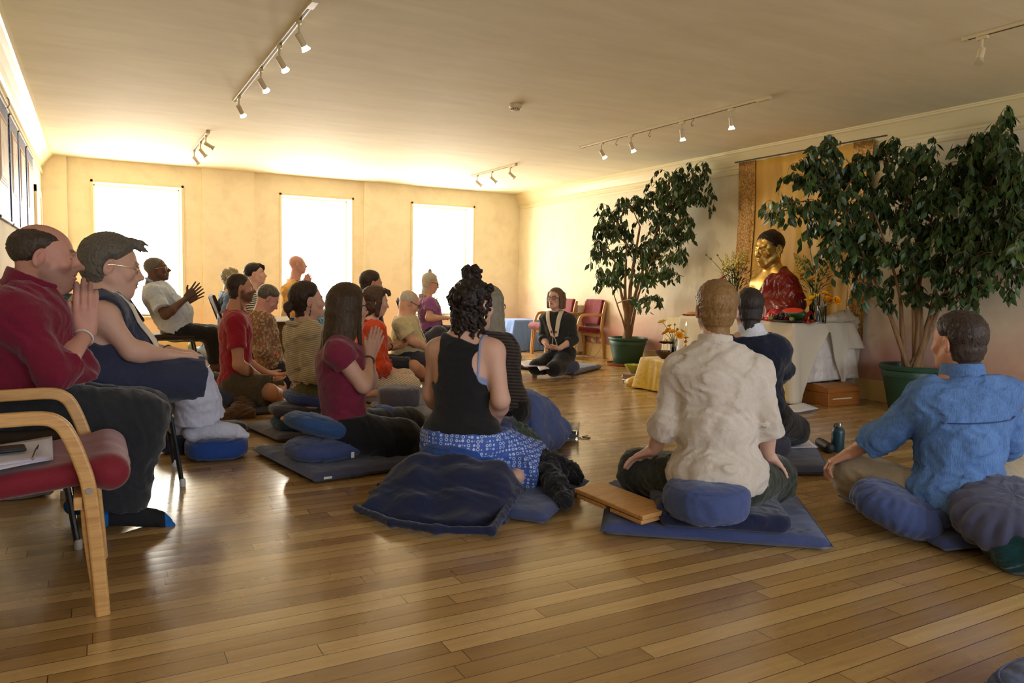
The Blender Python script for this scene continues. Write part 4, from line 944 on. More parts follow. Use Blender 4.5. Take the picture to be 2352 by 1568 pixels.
def orange_woman():
    F = Fig(at(860, 6.7), 0, SK_PALE, 1.03, 1.02).start('brown bobbed person in bright orange shirt and cream striped trousers, kneeling')
    F.head(F.sp(863, 692, 0), 0, 9); F.auto(pelvis=F.sp(862, 868, 0), neck=F.sp(848, 742, 0), elR=F.sp(868, 842, .21), elL=F.sp(875, 840, -.2), wrR=F.sp(900, 855, .1), wrL=F.sp(902, 850, -.06),
           knR=F.sp(940, 885, .13), knL=F.sp(930, 870, -.16), anR=F.sp(862, 900, .14), anL=F.sp(862, 895, -.14)); J = F.J; J['toR'] = J['anR']-F.f*.15; J['toL'] = J['anL']-F.f*.15
    F.addhand('R', F.D(-.3, 1, -.3), F.D(0, -.2, -1), (.3, .3, .2)); F.addhand('L', F.D(.3, 1, -.3), F.D(0, -.2, -1), (.3, .3, .2)); F.body(vox=.011, hvox=.0045, brow=srgb(60, 40, 30))
    F.hair(hair_mat('hair_bob_brown', srgb(50, 32, 22), srgb(110, 76, 48)), t=.022, vox=.0055, nape=-.11, ear=False, groove=.002, extra=lambda S, H: (strands(S, H, [(0, .06, .11), (.02, .09, .1), (.045, .1, .07)], .014, .005, 6, .015, 3, .01),
        strands(S, H, [(.07, .0, .06), (.082, .0, .0), (.075, .0, -.115)], .02, .01, 5, .015, 4), strands(S, H, [(-.07, .0, .06), (-.082, .0, .0), (-.075, .0, -.115)], .02, .01, 5, .015, 5), strands(S, H, [(.0, -.1, .06), (.0, -.108, .0), (.0, -.09, -.13)], .022, .012, 7, .035, 6)))
    F.top('shirt', fabric('orange_cotton', srgb(206, 66, 14), .85, .4), .026, 1.45, 1.3, hem=F.sp(860, 872, 0), hemn=(0, 0, -1), wr=(.011, .11), vox=.0075, neck=(.015, -.3), stretch=(.9, .9, .5)); nk = J['neck']
    F.ring('collar', fabric('orange_cotton', srgb(206, 66, 14), .85, .4), nk+V3(-.005, 0, .006), nrm(F.H(0, -.02, -.05)-nk), .082, .09, .012, F.f, tilt=-.02)
    F.pants('trousers', stripes('cream_pinstripe', srgb(212, 192, 160), srgb(120, 96, 74), 70, (.45, .1, .8), .72, .9, .1), .022, 1.85, 1.1, wr=(.006, .1))
def elder_man():
    F = Fig(at(935, 7.8), -4, SK_OLD, 1.08, 1.05).start('bald bespectacled elder in cream polo shirt and ivory neck band, looking down')
    setF(F, belly=.05, nk=1.1); F.head(F.sp(945, 696, .09)-F.r*.09, 0, 24); F.hp.update(chin2=1.1)
    F.auto(pelvis=F.sp(932, 818, 0), neck=F.sp(932, 728, 0), shR=F.sp(920, 748, .19), shL=F.sp(932, 748, -.18), elR=F.sp(945, 782, .24), elL=F.sp(955, 782, -.2), wrR=F.sp(985, 802, .08), wrL=F.sp(988, 800, -.06), knR=F.sp(985, 832, .24), knL=F.sp(1008, 768, -.16), anR=F.sp(985, 865, .1), anL=F.sp(1010, 850, -.16))
    J = F.J; J['toR'] = J['anR']-F.r*.15; J['toL'] = J['anL']+F.f*.18-F.u*.04
    F.addhand('R', F.D(-.3, 1, -.2), F.D(-.2, 0, 1), (.3, .3, .2)); F.addhand('L', F.D(.3, 1, -.2), F.D(.2, 0, 1), (.3, .3, .2)); F.body(vox=.012, hvox=.0048, brow=srgb(180, 160, 130))
    F.hair(H_WHITE, t=.003, vox=.006, bald=1.25, nape=-.03, groove=.0006); po = fabric('cream_pique', srgb(206, 190, 142), .9, .3)
    F.top('shirt', po, .02, .68, 1.35, hem=F.sp(932, 815, 0), hemn=(0, 0, -1), wr=(.008, .1), vox=.008); kesa(F, .045, .078, .36)
    F.pants('trousers', fabric('slate_cotton', srgb(58, 56, 64), .9), .018, 1.8, 1.1); F.glasses(black_frame, clear_lens, .02, .015, .0024)
def purple_woman():
    F = Fig(at(990, 9.3), -4, SK_OLD, 1.0, .98).start('white haired person with top bun and sunglasses in purple t-shirt and patterned scarf')
    setF(F, bust=1., belly=.02); F.head(F.sp(988, 650, 0), 0, 12); F.auto(pelvis=F.sp(990, 762, 0), neck=F.sp(978, 686, 0), elR=F.sp(985, 730, .22), elL=F.sp(1000, 728, -.2), wrR=F.sp(1020, 730, .1), wrL=F.sp(1022, 728, -.06),
           knR=F.sp(1055, 765, .12), knL=F.sp(1055, 762, -.12), anR=F.sp(1055, 830, .12), anL=F.sp(1055, 826, -.12)); lowerlegs(F)
    F.addhand('R', F.D(-.3, 1, 0), F.D(0, 0, -1), (.3, .3, .2)); F.addhand('L', F.D(.3, 1, 0), F.D(0, 0, -1), (.3, .3, .2)); F.body(vox=.012, hvox=.005, lips=srgb(180, 70, 70))
    F.hair(H_WHITE, t=.014, vox=.0055, nape=-.06, extra=lambda S, H: S.ell(H(0, -.035, .142), V3(.026, .026, .02), F.HM, .008))
    MB().sphere(F.H(0, -.035, .148), .022).build('bun_band', hair_mat('hair_bun_brown', srgb(90, 70, 50), srgb(130, 104, 74)), F.e)
    F.top('t_shirt', fabric('purple_jersey', srgb(146, 84, 136), .85), .014, .55, 1.25, hem=F.J['pelvis']-V3(0, 0, .03), vox=.009, wr=(.006, .09))
    sc = NT('scarf_print'); v = sc.coord(); n = sc.noise(v, 30, 3, .6, 1.5); sc.col(sc.ramp(n, [(.4, srgb(36, 32, 36)), (.5, srgb(200, 190, 170)), (.6, srgb(60, 50, 56))])); sc.set(Roughness=.8); k_ = KESA
    nk = F.J['neck']; F.ring('scarf', sc.m, nk+V3(0, 0, .01), nrm(F.H(0, -.02, -.05)-nk), .07, .075, .022, F.f, tilt=-.02)
    for sd in (1, -1): F.ribbon('scarf', sc.m, [nk+F.f*.08+F.r*.03*sd, nk+F.f*.12-F.u*.12+F.r*.03*sd, nk+F.f*.14-F.u*.24+F.r*.02*sd, nk+F.f*.16-F.u*.34+F.r*.03*sd], F.r, .06, .01, F.topS, .012)
    F.pants('skirt', sc.m if False else fabric('dark_speckled_cotton', srgb(34, 32, 36), .9), .02, 1.6, 1.1); F.glasses(black_frame, dark_lens, .022, .016, .0022)
def tank_woman():
    F = Fig(at(1062, 3.72), 42, SK_PALE, 1.04, 1.04).start('person with piled dark curls in black racerback top and blue patterned trousers')
    setF(F, cw=.155, cd=.11, ww=.135, wd=.105, pw=.19, pd=.14, shw=.165, sh=.047)
    F.head(F.bp(1088, 702, .03), 22, 2); F.auto(pelvis=F.bp(1062, 990, 0), neck=F.bp(1066, 772, 0), shL=F.bp(1004, 806, 0), shR=F.bp(1134, 808, 0), elL=F.bp(992, 905, .05), elR=F.bp(1150, 918, -.03), wrL=F.bp(1020, 955, .25), wrR=F.bp(1135, 975, .2),
           hipL=F.bp(1025, 1010, 0), hipR=F.bp(1100, 1010, 0), knR=F.bp(1215, 1082, .26), knL=F.bp(1035, 1020, .42), anR=F.bp(1186, 1116, .02), anL=F.bp(1020, 1060, .1)); J = F.J
    for q in 'RL': J['kn'+q][2] = .14; J['an'+q][2] = .11; J['to'+q] = J['an'+q]-F.f*.08+F.r*.0
    F.addhand('R', F.D(-.5, 1, -.3), F.D(0, 0, -1), (.3, .3, .2)); F.addhand('L', F.D(.5, 1, -.3), F.D(0, 0, -1), (.3, .3, .2)); F.body(vox=.0075, hvox=.0038, feet='')
    def curls(S, H):
        rs = np.random.RandomState(5)
        for i in range(420):
            th = rs.uniform(0, 6.28); ph = rs.uniform(-.95, 1.45); d = V3(math.cos(th)*math.cos(ph), math.sin(th)*math.cos(ph), math.sin(ph))
            if d[1] > .55 and d[2] < .55: continue
            p = V3(0, -.02, .025)+d*V3(.092, .108, .098)+rs.normal(0, .003, 3); S.ell(H(*p), .0105*rs.uniform(.7, 1.25), None, .005)
        for i in range(64):       # hanging corkscrews at the back and sides
            th = rs.uniform(math.pi*.95, math.pi*2.05); x0, y0 = .085*math.cos(th), -.02+.085*math.sin(th); L_ = rs.uniform(.06, .15); z0 = rs.uniform(-.05, .0); P = []; r = .008; ph = rs.uniform(0, 6)
            for k in range(16): t = k/15; P.append(H(x0*(1-.1*t)+r*math.cos(ph+t*15), y0*(1-.05*t)+r*math.sin(ph+t*15), z0-L_*t))
            S.chain(P, [.0055]*15+[.003], .003)
        for i in range(90): d = nrm(rs.normal(size=3)); p = V3(.0, -.02, .155)+d*V3(.046, .044, .034); S.ell(H(*p), .0105*rs.uniform(.6, 1.2), None, .004)
        S.ell(H(0, -.02, .15), V3(.04, .04, .032), F.HM, .01)
        for i in range(26): d = nrm(rs.normal(size=3)); p = V3(.085, .01, .085)+d*.018; S.ell(H(*p), .009, None, .004)
    F.hair(hair_mat('hair_dark_curls', srgb(22, 15, 12), srgb(70, 48, 36), .4), t=.014, vox=.0042, nape=-.09, extra=curls, groove=.001, ear=True)
    MB().tube([F.H(.092+.0, -.006+.016*math.cos(a), -.055+.018*math.sin(a)) for a in [k*.42 for k in range(16)]], .0018, 6).build('hoop_earring', gold_wire, F.e)
    # racerback vest: torso shell cut by the arm holes
    r, f, c = F.r, F.f, J['neck']
    def cut(S):
        for sd, q in ((1, 'R'), (-1, 'L')):
            for dv in (-.16, -.08, 0, .08, .16):
                S.cap(J['sh'+q]+r*sd*.02+V3(0, 0, .1)+f*dv, J['sh'+q]-V3(0, 0, .105)+f*dv+r*sd*.004, .068, .06, .006, op=1)
                S.ell(J['sh'+q]-V3(0, 0, .055)-r*sd*.03+f*dv, V3(.045, .06, .07), None, .006, op=1) if dv <= 0 and q == 'R' else None
    F.top('racerback_vest', fabric('black_ribbed_jersey', (.012, .012, .013), .9, .3, stretch=(1, 1, 3)), .009, 0, 1, hem=F.bp(1060, 998, 0), hemn=(0, 0, -1), wr=(.005, .12), vox=.0055, neck=(-.008, -.05), stretch=(.5, .5, 1.2), fn=cut)
    br = fabric('pale_blue_bra', srgb(150, 160, 196), .7, .2); S0 = F.bodyS
    F.ribbon('bra_strap', br, [S0.out(p, .003) for p in (J['shR']-r*.045+V3(0, 0, .06), J['shR']-r*.055-f*.03+V3(0, 0, .03), J['shR']-r*.045-f*.08-V3(0, 0, .04), J['shR']-r*.05-f*.08-V3(0, 0, .13))], r, .012, .002, S0, .004)
    F.ribbon('bra_band', br, [J['shR']-r*.075-f*.09-V3(0, 0, .085), J['shR']-r*.045-f*.09-V3(0, 0, .125), J['shR']-r*.0-f*.04-V3(0, 0, .15)], V3(0, 0, 1), .035, .002, S0, .004)
    m = NT('blue_honeycomb_print'); v = m.coord(); vo = m.n('TexVoronoi'); vo.inputs['Randomness'].default_value = .18; m.l(v, vo.inputs['Vector']); vo.inputs['Scale'].default_value = 50; d = vo.outputs['Distance']
    m.col(m.ramp(d, [(0, srgb(60, 86, 160)), (.22, srgb(60, 86, 160)), (.26, srgb(190, 206, 240)), (.38, srgb(200, 214, 244)), (.44, srgb(74, 104, 184)), (.6, srgb(66, 96, 176))])); m.set(Roughness=.8); m.bump(m.noise(v, 8, 3), .3)
    F.pants('trousers', m.m, .016, 1.98, 1.25, wr=(.006, .12), vox=.007, top=.03, r=(.11, .085, .075, .065), fn=lambda S: S.ell(F.bp(1062, 1022, .0), V3(.195, .155, .11), np.stack([r, f, F.u], 1), .05))
def grey_woman():
    F = Fig(at(1136, 4.5), 40, SK_OLD, 1.0, 1.02).start('person with long grey hair and glasses in dark ribbed cardigan beyond the curls')
    F.head(F.bp(1124, 704, .06), 14, 2); F.auto(pelvis=F.bp(1140, 925, 0), neck=F.bp(1116, 772, 0), shL=F.bp(1070, 806, 0), shR=F.bp(1150, 808, 0), elL=F.bp(1070, 866, .0), elR=F.bp(1168, 868, .06), wrL=F.bp(1110, 905, .2), wrR=F.bp(1170, 905, .24),
           knR=F.bp(1215, 960, .34), knL=F.bp(1100, 950, .38), anR=F.bp(1205, 990, .1), anL=F.bp(1110, 985, .1)); J = F.J
    for q in 'RL': J['an'+q][2] = .13; J['to'+q] = J['an'+q]-F.f*.12
    F.addhand('R', F.D(-.5, 1, -.2), F.D(0, 0, -1)); F.addhand('L', F.D(.5, 1, -.2), F.D(0, 0, -1)); F.body(vox=.012, hvox=.0045)
    def ex(S, H):
        for i in range(13):
            u = (i-6)/6.; p = (.08*math.sin(u*1.9), -.02-.088*math.cos(u*1.9), .05); rs = np.random.RandomState(i); S.chain([H(*p), H(p[0]*1.1, p[1]*1.05, -.05), H(p[0]*1.2+.008, p[1]*1.05, -.14), H(p[0]*1.25+.012, p[1]*.95, -.23-.04*rs.rand())], [.022, .021, .017, .005], .012)
    F.hair(hair_mat('hair_long_grey', srgb(120, 112, 96), srgb(190, 180, 158)), t=.016, vox=.005, nape=-.1, extra=ex, ear=False, groove=.0025)
    F.top('cardigan', stripes('dark_ribbed_knit', srgb(34, 28, 26), srgb(74, 60, 54), 52, (.1, .05, 1), .5, .95, .04, .5), .028, 1.7, 1.15, hem=F.bp(1140, 935, 0), hemn=(0, 0, -1), wr=(.006, .12), vox=.0075)
    F.pants('skirt', BLACKF, .02, 1.7, 1.2, wr=(.008, .12)); F.glasses(black_frame, clear_lens, .02, .016, .0026)
def leader():
    F = Fig(at(1290, 8.65), 212, SK_PALE, .98, 1.).start('bobbed person in dark shirt and ivory neck band kneeling before the low book stand')
    F.head(F.sp(1276, 686, .0) if False else F.bp(1276, 686, .03), 4, -2); F.auto(pelvis=F.bp(1288, 812, -.02), neck=F.bp(1280, 720, -.01), shR=F.bp(1253, 734, .0), shL=F.bp(1310, 736, .0), elR=F.bp(1246, 775, .0), elL=F.bp(1318, 780, .02), wrR=F.bp(1258, 795, .17), wrL=F.bp(1284, 800, .17),
           hipR=F.bp(1275, 818, 0), hipL=F.bp(1300, 818, 0), knR=F.bp(1232, 834, .30), knL=F.bp(1272, 842, .33), anR=F.bp(1285, 838, -.1), anL=F.bp(1308, 838, -.1)); J = F.J; 
    for q in 'RL': J['kn'+q][2] = .125; J['an'+q][2] = .105; J['to'+q] = J['an'+q]-F.f*.15
    F.addhand('R', F.D(-.8, .6, -.2), F.D(-.3, -.2, 1), (.4, .4, .3)); F.addhand('L', F.D(.8, .6, .0), F.D(.3, -.4, 1), (.4, .4, .3)); F.body(vox=.011, hvox=.004, brow=srgb(90, 66, 46), lips=srgb(176, 84, 76))
    F.hair(hair_mat('hair_bob_light_brown', srgb(92, 66, 42), srgb(160, 128, 90)), t=.018, vox=.005, nape=-.11, ear=False, groove=.002, extra=lambda S, H: [strands(S, H, [(x, y, .06), (x*1.2, y*1.1, .0), (x*1.25, y*1.05, -.1)], .02, .012, 4, .012, int(9+x*50)) for x, y in ((.072, .02), (-.072, .02), (.075, -.03), (-.075, -.03), (.05, -.09), (-.05, -.09), (0, -.1))])
    dk = fabric('charcoal_shirt_cloth', srgb(44, 46, 44), .85, .4); F.top('shirt', dk, .014, 1.35, 1.15, hem=F.J['pelvis']-V3(0, 0, .1), wr=(.008, .1), vox=.0075, neck=(.0, -1.1), arms='RL'); kesa(F, .055, .08, .26)
    F.pants('trousers', BLACKF, .014, 1.9, 1., wr=(.004, .1)); F.glasses(black_frame, clear_lens, .021, .017, .0026)
def linen_man():
    c = onz(1640, 1214, .06); b = c+V3(.1, .14, 0)
    F = Fig(b[:2], 52, SK_PALE, 1.02, 1.04).start('sandy haired person in cream linen shirt seated on round cushion, back turned')
    setF(F, cw=.165, cd=.12, ww=.15, wd=.12, pw=.175, pd=.14, shw=.17, sh=.047)
    F.hs = .98; F.head(F.bp(1644, 712, .045), -6, 2)
    F.auto(pelvis=F.bp(1648, 1080, 0), neck=F.bp(1642, 796, .01), shL=F.bp(1558, 852, .01), shR=F.bp(1736, 856, .01), elL=F.bp(1528, 968, .0), elR=F.bp(1760, 962, .0),
           wrL=F.bp(1502, 1032, .10), wrR=F.bp(1764, 1046, .10), hipL=F.bp(1600, 1106, .02), hipR=F.bp(1700, 1110, .02), knL=F.bp(1472, 1098, .3), knR=F.bp(1772, 1108, .3),
           anL=F.bp(1620, 1120, .42), anR=F.bp(1680, 1125, .36))
    for q in 'RL': F.J['kn'+q][2] = max(.17, F.J['kn'+q][2]); F.J['an'+q][2] = .14; F.J['to'+q] = F.J['an'+q]+F.r*(.17 if q == 'L' else -.17)+V3(0, 0, -.03)
    for q, sd in (('R', 1), ('L', -1)): F.addhand(q, nrm(F.f*.45+F.r*sd*(.6 if q == 'L' else .3)-F.u*.42), nrm(-F.u-F.f*.2), (.12, .2, .15), .2, (.7, .0), 1.)
    F.body(vox=.011, hvox=.0036)
    F.hair(hair_mat('hair_sandy', srgb(112, 80, 44), srgb(190, 150, 92)), t=.019, vox=.0042, nape=-.07, groove=.0022)
    lin = fabric('cream_linen', srgb(204, 192, 178), .95, .5, .1, 1.)
    F.top('shirt', lin, .018, 1.32, 1.08, hem=F.bp(1650, 1122, 0), hemn=(0, 0, -1), vox=.006, wr=(.009, .11), neck=(.02, .1), stretch=(1, 1, .25), aflat=-.003,
          fn=lambda S: S.ell(F.bp(1648, 1090, 0), V3(.2, .16, .12)+.015, np.stack([F.r, F.f, F.u], 1), .04))
    band_collar(F, 'collar', lin, .03)
    F.pants('trousers', fabric('dark_green_cotton', srgb(40, 46, 34), .9, .4), .018, 1.9, 1.1, vox=.008, wr=(.008, .1), r=(.1, .082, .07, .055))
def navy_man():
    F = Fig(at(1735, 4.5), 55, SK_PALE, 1.02, 1.05).start('cropped dark haired person in navy jumper with white shirt collar, facing the shrine')
    F.head(F.bp(1720, 710, .03), -2, 8); F.auto(pelvis=F.bp(1735, 950, 0), neck=F.bp(1726, 770, 0), shL=F.bp(1668, 800, 0), shR=F.bp(1786, 804, 0), elL=F.bp(1650, 860, .12), elR=F.bp(1800, 850, .14), wrL=F.bp(1690, 880, .32), wrR=F.bp(1755, 880, .33),
           knL=F.bp(1640, 985, .3), knR=F.bp(1822, 1005, .22), anL=F.bp(1715, 1010, .4), anR=F.bp(1765, 1010, .4)); J = F.J
    for q in 'RL': J['kn'+q][2] = .17; J['an'+q][2] = .12; J['to'+q] = J['an'+q]+F.r*(.15 if q == 'L' else -.15)
    F.addhand('R', F.D(-.7, .4, .5), F.D(-.3, -.5, 0)); F.addhand('L', F.D(.7, .4, .5), F.D(.3, -.5, 0)); F.body(vox=.011, hvox=.0042)
    F.hair(hair_mat('hair_cropped_dark', srgb(34, 28, 26), srgb(76, 64, 56)), t=.009, vox=.005, nape=-.07, groove=.001)
    nv = fabric('navy_wool', srgb(26, 32, 50), .95, .35); F.top('jumper', nv, .018, 1.5, 1.2, hem=F.bp(1735, 990, 0), hemn=(0, 0, -1), wr=(.008, .12), vox=.007, neck=(.0, .0))
    wc = fabric('white_cotton', srgb(220, 222, 230), .8, .2); band_collar(F, 'collar', wc, .05, .016, flare=-.25, th=.006)
    F.pants('trousers', BLACKF, .018, 1.9, 1.1)
def denim_man():
    c = onz(2190, 1225, .06); F = Fig((c+V3(.02, .16, 0))[:2], 64, SK_TAN, 1.03, 1.05).start('dark haired person in blue denim shirt and beige trousers, arm resting on knee')
    setF(F, cw=.175, cd=.12, ww=.15, wd=.12, pw=.17, pd=.135, shw=.19, sh=.054)
    F.head(F.bp(2200, 786, .03), -18, 4, 2); F.auto(pelvis=F.bp(2200, 1130, 0), neck=F.bp(2212, 872, 0), shL=F.bp(2128, 916, .0), shR=F.bp(2300, 906, .0), elL=F.bp(2046, 990, .12), elR=F.bp(2312, 1010, .04), wrL=F.bp(1952, 1040, .28), wrR=F.bp(2290, 1050, .26),
           hipL=F.bp(2150, 1150, .0), hipR=F.bp(2240, 1150, .0), knL=F.bp(1968, 1098, .34), knR=F.bp(2330, 1090, .3), anL=F.bp(2120, 1150, .45), anR=F.bp(2180, 1150, .4)); J = F.J
    J['anL'][2] = J['anR'][2] = .1; J['toL'] = J['anL']+F.r*.16; J['toR'] = J['anR']-F.r*.16; J['knL'][2] = .175; J['knR'][2] = .2
    F.addhand('L', F.D(-.62, .45, -.5), F.D(.3, -.1, -1), (.5, .5, .3), .1, (.5, .1)); F.addhand('R', F.D(.2, .8, -.4), F.D(0, 0, -1), (.4, .4, .3))
    F.body(vox=.011, hvox=.0038, brow=(.03, .02, .015))
    F.hair(hair_mat('hair_dark_brown_short', srgb(34, 26, 22), srgb(92, 72, 58)), t=.017, vox=.0044, nape=-.075, groove=.0022)
    dn = NT('blue_denim'); v = dn.coord(); n = dn.noise(v, 5, 4); v2 = dn.coord((1, 1, .12)); n2 = dn.noise(v2, 260, 3, .7); dn.col(dn.mix(.5, dn.ramp(n, [(.3, srgb(56, 92, 146)), (.7, srgb(84, 124, 180))]), dn.ramp(n2, [(.3, srgb(46, 78, 130)), (.7, srgb(112, 148, 198))]))); dn.set(Roughness=.85); dn.bump(dn.math('ADD', n2, dn.math('MULTIPLY', dn.noise(v, 12, 4), 3.)), .35, .008)
    F.top('denim_shirt', dn.m, .022, 1.4, 1.15, hem=F.bp(2200, 1190, 0), hemn=(0, 0, -1), vox=.006, wr=(.010, .11), neck=(.012, .1), stretch=(1, 1, .45), sl2=1.55, fn=lambda S: S.ell(F.bp(2200, 1140, 0), V3(.2, .165, .14)+.026, np.stack([F.r, F.f, F.u], 1), .04))
    band_collar(F, 'collar', dn.m, .05, .018, flare=-.2, th=.007)
    st = plain('denim_stitching', srgb(40, 62, 104), .8); S0 = F.topS
    MB().tube([S0.out(lerp(J['shL'], J['shR'], t)-F.f*.13-V3(0, 0, .085), .0045) for t in [-.05+k*.055 for k in range(21)]], .003, 6).build('yoke_seam', st, F.e)
    F.pants('trousers', fabric('beige_cotton', srgb(168, 152, 126), .9, .4), .014, 1.9, 1.1, vox=.0075, top=.2, wr=(.008, .12), r=(.1, .085, .07, .055))
for _f in (maroon_man, dress_woman, chair_man, blue_top_woman, striped_top_person, yellow_man, red_man, floral_woman, beige_woman, prayer_woman, navy_tee_man, orange_woman, elder_man, purple_woman, tank_woman, grey_woman, leader, linen_man, navy_man, denim_man): _f()

# ================================================================ furniture, cushions and everything on the floor
BEECH = wood('beech_bentwood', srgb(168, 120, 66), srgb(206, 160, 98), .38, 1.2)
MAROON = fabric('maroon_upholstery', srgb(120, 22, 38), .7, .12, .08)
def bez(pts, n=6):
    P = [np.array(p, float) for p in pts]; o = []
    for i in range(len(P)-1):
        p0, p1, p2, p3 = P[max(i-1, 0)], P[i], P[i+1], P[min(i+2, len(P)-1)]
        for j in range(n):
            t = j/n; o.append(.5*((2*p1)+(-p0+p2)*t+(2*p0-5*p1+4*p2-p3)*t*t+(-p0+3*p1-3*p2+p3)*t**3))
    return o+[P[-1]]
def XF(x, y, rz, z=0): return Matrix.Translation((x, y, z)) @ Matrix.Rotation(rz, 4, 'Z')
def rbox(name, mat, c, h, parent, rd=.01, M=None, vox=None, fo=None, seg=0):
    S = Sh(); S.box(c, h, rd, M, .005); S.fold = fo; return soft(S, name, mat, parent, vox or max(.004, min(h)*.18))
def armchair(x, y, rz, label, W=.55):
    e = empty('armchair', (x, y, 0), label, 'armchair', None, rz); m = XF(x, y, rz); T = lambda p: m @ Vector(p)
    for s in (1, -1):
        yy = s*W/2
        fr = bez([(.0, yy, 0), (-.012, yy, .2), (-.029, yy, .40), (-.05, yy, .49), (-.078, yy, .57), (-.105, yy, .612), (-.15, yy, .63), (-.26, yy, .63), (-.40, yy, .628), (-.47, yy, .635)], 5)
        MB().tube([T(p) for p in fr], 1, flat=(.042, .026), up=T((0, 1, 0))-T((0, 0, 0))).build('arm_frame', BEECH, e, True, .003)
        bk = bez([(-.53, yy, 0), (-.50, yy, .25), (-.47, yy, .45), (-.485, yy, .62), (-.53, yy, .82)], 4)
        MB().tube([T(p) for p in bk], 1, flat=(.046, .026), up=T((0, 1, 0))-T((0, 0, 0))).build('back_leg', BEECH, e, True, .003)
        fl = bez([(-.002, yy-s*.022, .0), (-.03, yy-s*.022, .25), (-.035, yy-s*.022, .37)], 4)
        MB().tube([T(p) for p in fl], 1, flat=(.040, .02), up=T((0, 1, 0))-T((0, 0, 0))).build('front_leg', BEECH, e, True, .003)
        q = Matrix.Rotation(math.radians(90), 4, 'X'); MB().lathe([(.0085, -.004), (.0095, .0), (.0095, .003)], 16, m @ Matrix.Translation((-.03, yy+s*.014, .40)) @ q).build('bolt', plain('steel_bolt', (.25, .24, .22), .35, 1.), e)
    for xx, zz in ((-.06, .36), (-.45, .33)):
        MB().box(-.012, .012, -W/2, W/2, -.02, .02, M=m @ Matrix.Translation((xx, 0, zz))).build('seat_rail', BEECH, e, True, .003)
    def place(S): return S
    S = Sh(); A = np.array(m.to_3x3()); o = np.array(m.translation); tl = math.radians(6); ry = np.array([[math.cos(tl), 0, -math.sin(tl)], [0, 1, 0], [math.sin(tl), 0, math.cos(tl)]]); 
    S.box(o+A@V3(-.21, 0, .425), (.265, W/2-.028, .04), .038, A@ry, .01); S.cap(o+A@V3(.035, -W/2+.06, .435), o+A@V3(.035, W/2-.06, .435), .052, None, .05)
    S.fold = fold(.0025, .2, 3); soft(S, 'seat', MAROON, e, .0085)
    S = Sh(); t2 = math.radians(12); rb = np.array([[math.cos(t2), 0, -math.sin(t2)], [0, 1, 0], [math.sin(t2), 0, math.cos(t2)]]); S.box(o+A@V3(-.485, 0, .67), (.03, W/2-.03, .19), .028, A@rb, .01); S.fold = fold(.004, .2, 5); soft(S, 'backrest', MAROON, e, .009)
    return e
armchair(0.0, 2.88, 0, 'beech armchair with maroon seat in the near left corner, papers on its seat')
armchair(5.99, 9.24, math.pi, 'beech armchair with maroon back beside the large plant pot, against the right wall', .5)
armchair(5.82, 9.71, math.pi, 'beech armchair with maroon seat behind the kneeling leader, by the white heater', .42)

DKBROWN = plain('dark_brown_vinyl', srgb(56, 44, 34), .8, 0., .2); BLKTUBE = plain('black_enamelled_tube', (.012, .012, .013), .3); FOOT = plain('white_plastic_foot', srgb(190, 190, 184), .5)
def stack_chair(x, y, rz, label, seat=.43, sc=1., lean=.16):
    e = empty('stacking_chair', (x, y, 0), label, 'chair', None, rz); m = XF(x, y, rz) @ Matrix.Scale(sc, 4); T = lambda p: m @ Vector(p)
    A = np.array(m.to_3x3())/sc; o = np.array(m.translation)
    S = Sh(); S.box(o+A@V3(0, 0, seat+.01)*sc, V3(.21, .21, .026)*sc, .024, A, .01); soft(S, 'seat', DKBROWN, e, .009)
    S = Sh(); a = math.atan(lean/.4)
    rb = np.array([[math.cos(a), 0, -math.sin(a)], [0, 1, 0], [math.sin(a), 0, math.cos(a)]])
    S.box(o+A@V3(-.215-lean*.65, 0, seat+.30)*sc, V3(.02, .2, .145)*sc, .019, A@rb, .01); soft(S, 'backrest', DKBROWN, e, .009)
    for s in (1, -1):
        y_ = s*.205
        f = MB().tube([T(p) for p in bez([(.245, s*.225, .012), (.19, y_, seat-.035), (.15, y_, seat-.015), (-.2, y_, seat-.015), (-.24, y_, seat+.03), (-.215-lean, y_, seat+.40)], 5)], .0115*sc, 8).build('side_frame', BLKTUBE, e)
        MB().tube([T(p) for p in bez([(-.27, s*.225, .012), (-.17, y_, seat-.03), (-.13, y_, seat-.015)], 4)], .0115*sc, 8).build('back_leg', BLKTUBE, e)
        for xx in (.247, -.272): MB().lathe([(.013, 0), (.015, .004), (.014, .035), (.012, .04)], 14, m @ Matrix.Translation((xx, s*.226, 0))).build('rubber_foot', FOOT, e)
    return e
stack_chair(onY(90, 900, 3.52)[0]-.12, 3.52, 0, 'black framed chair under the maroon shirt, mostly behind the armchair')
stack_chair(.12, 4.32, 0, 'black framed chair under the navy dress with a white rubber foot')
_p = at(402, 8.3); stack_chair(_p[0]-.02, _p[1], -.03, 'dark brown chair under the pale blue shirt, left of the red t-shirt', .41, 1, .24)
_p = at(520, 9.2); stack_chair(_p[0]+.2, _p[1], .0, 'dark chair under the blue blouse, half hidden by the red t-shirt')
_p = at(590, 8.5); stack_chair(_p[0]+.12, _p[1], -.3, 'dark chair under the black and white striped top')
_p = at(668, 9.6); stack_chair(_p[0], _p[1], -.1, 'dark chair under the mustard jumper by the middle window')
_p = at(990, 9.3); stack_chair(_p[0], _p[1], -.05, 'dark chair under the purple t-shirt by the right hand window')
_p = onD(128, 740, 4.6); e = stack_chair(_p[0]-.22, _p[1], 0., 'dark chair with a teal jacket over it, behind the maroon shirt')

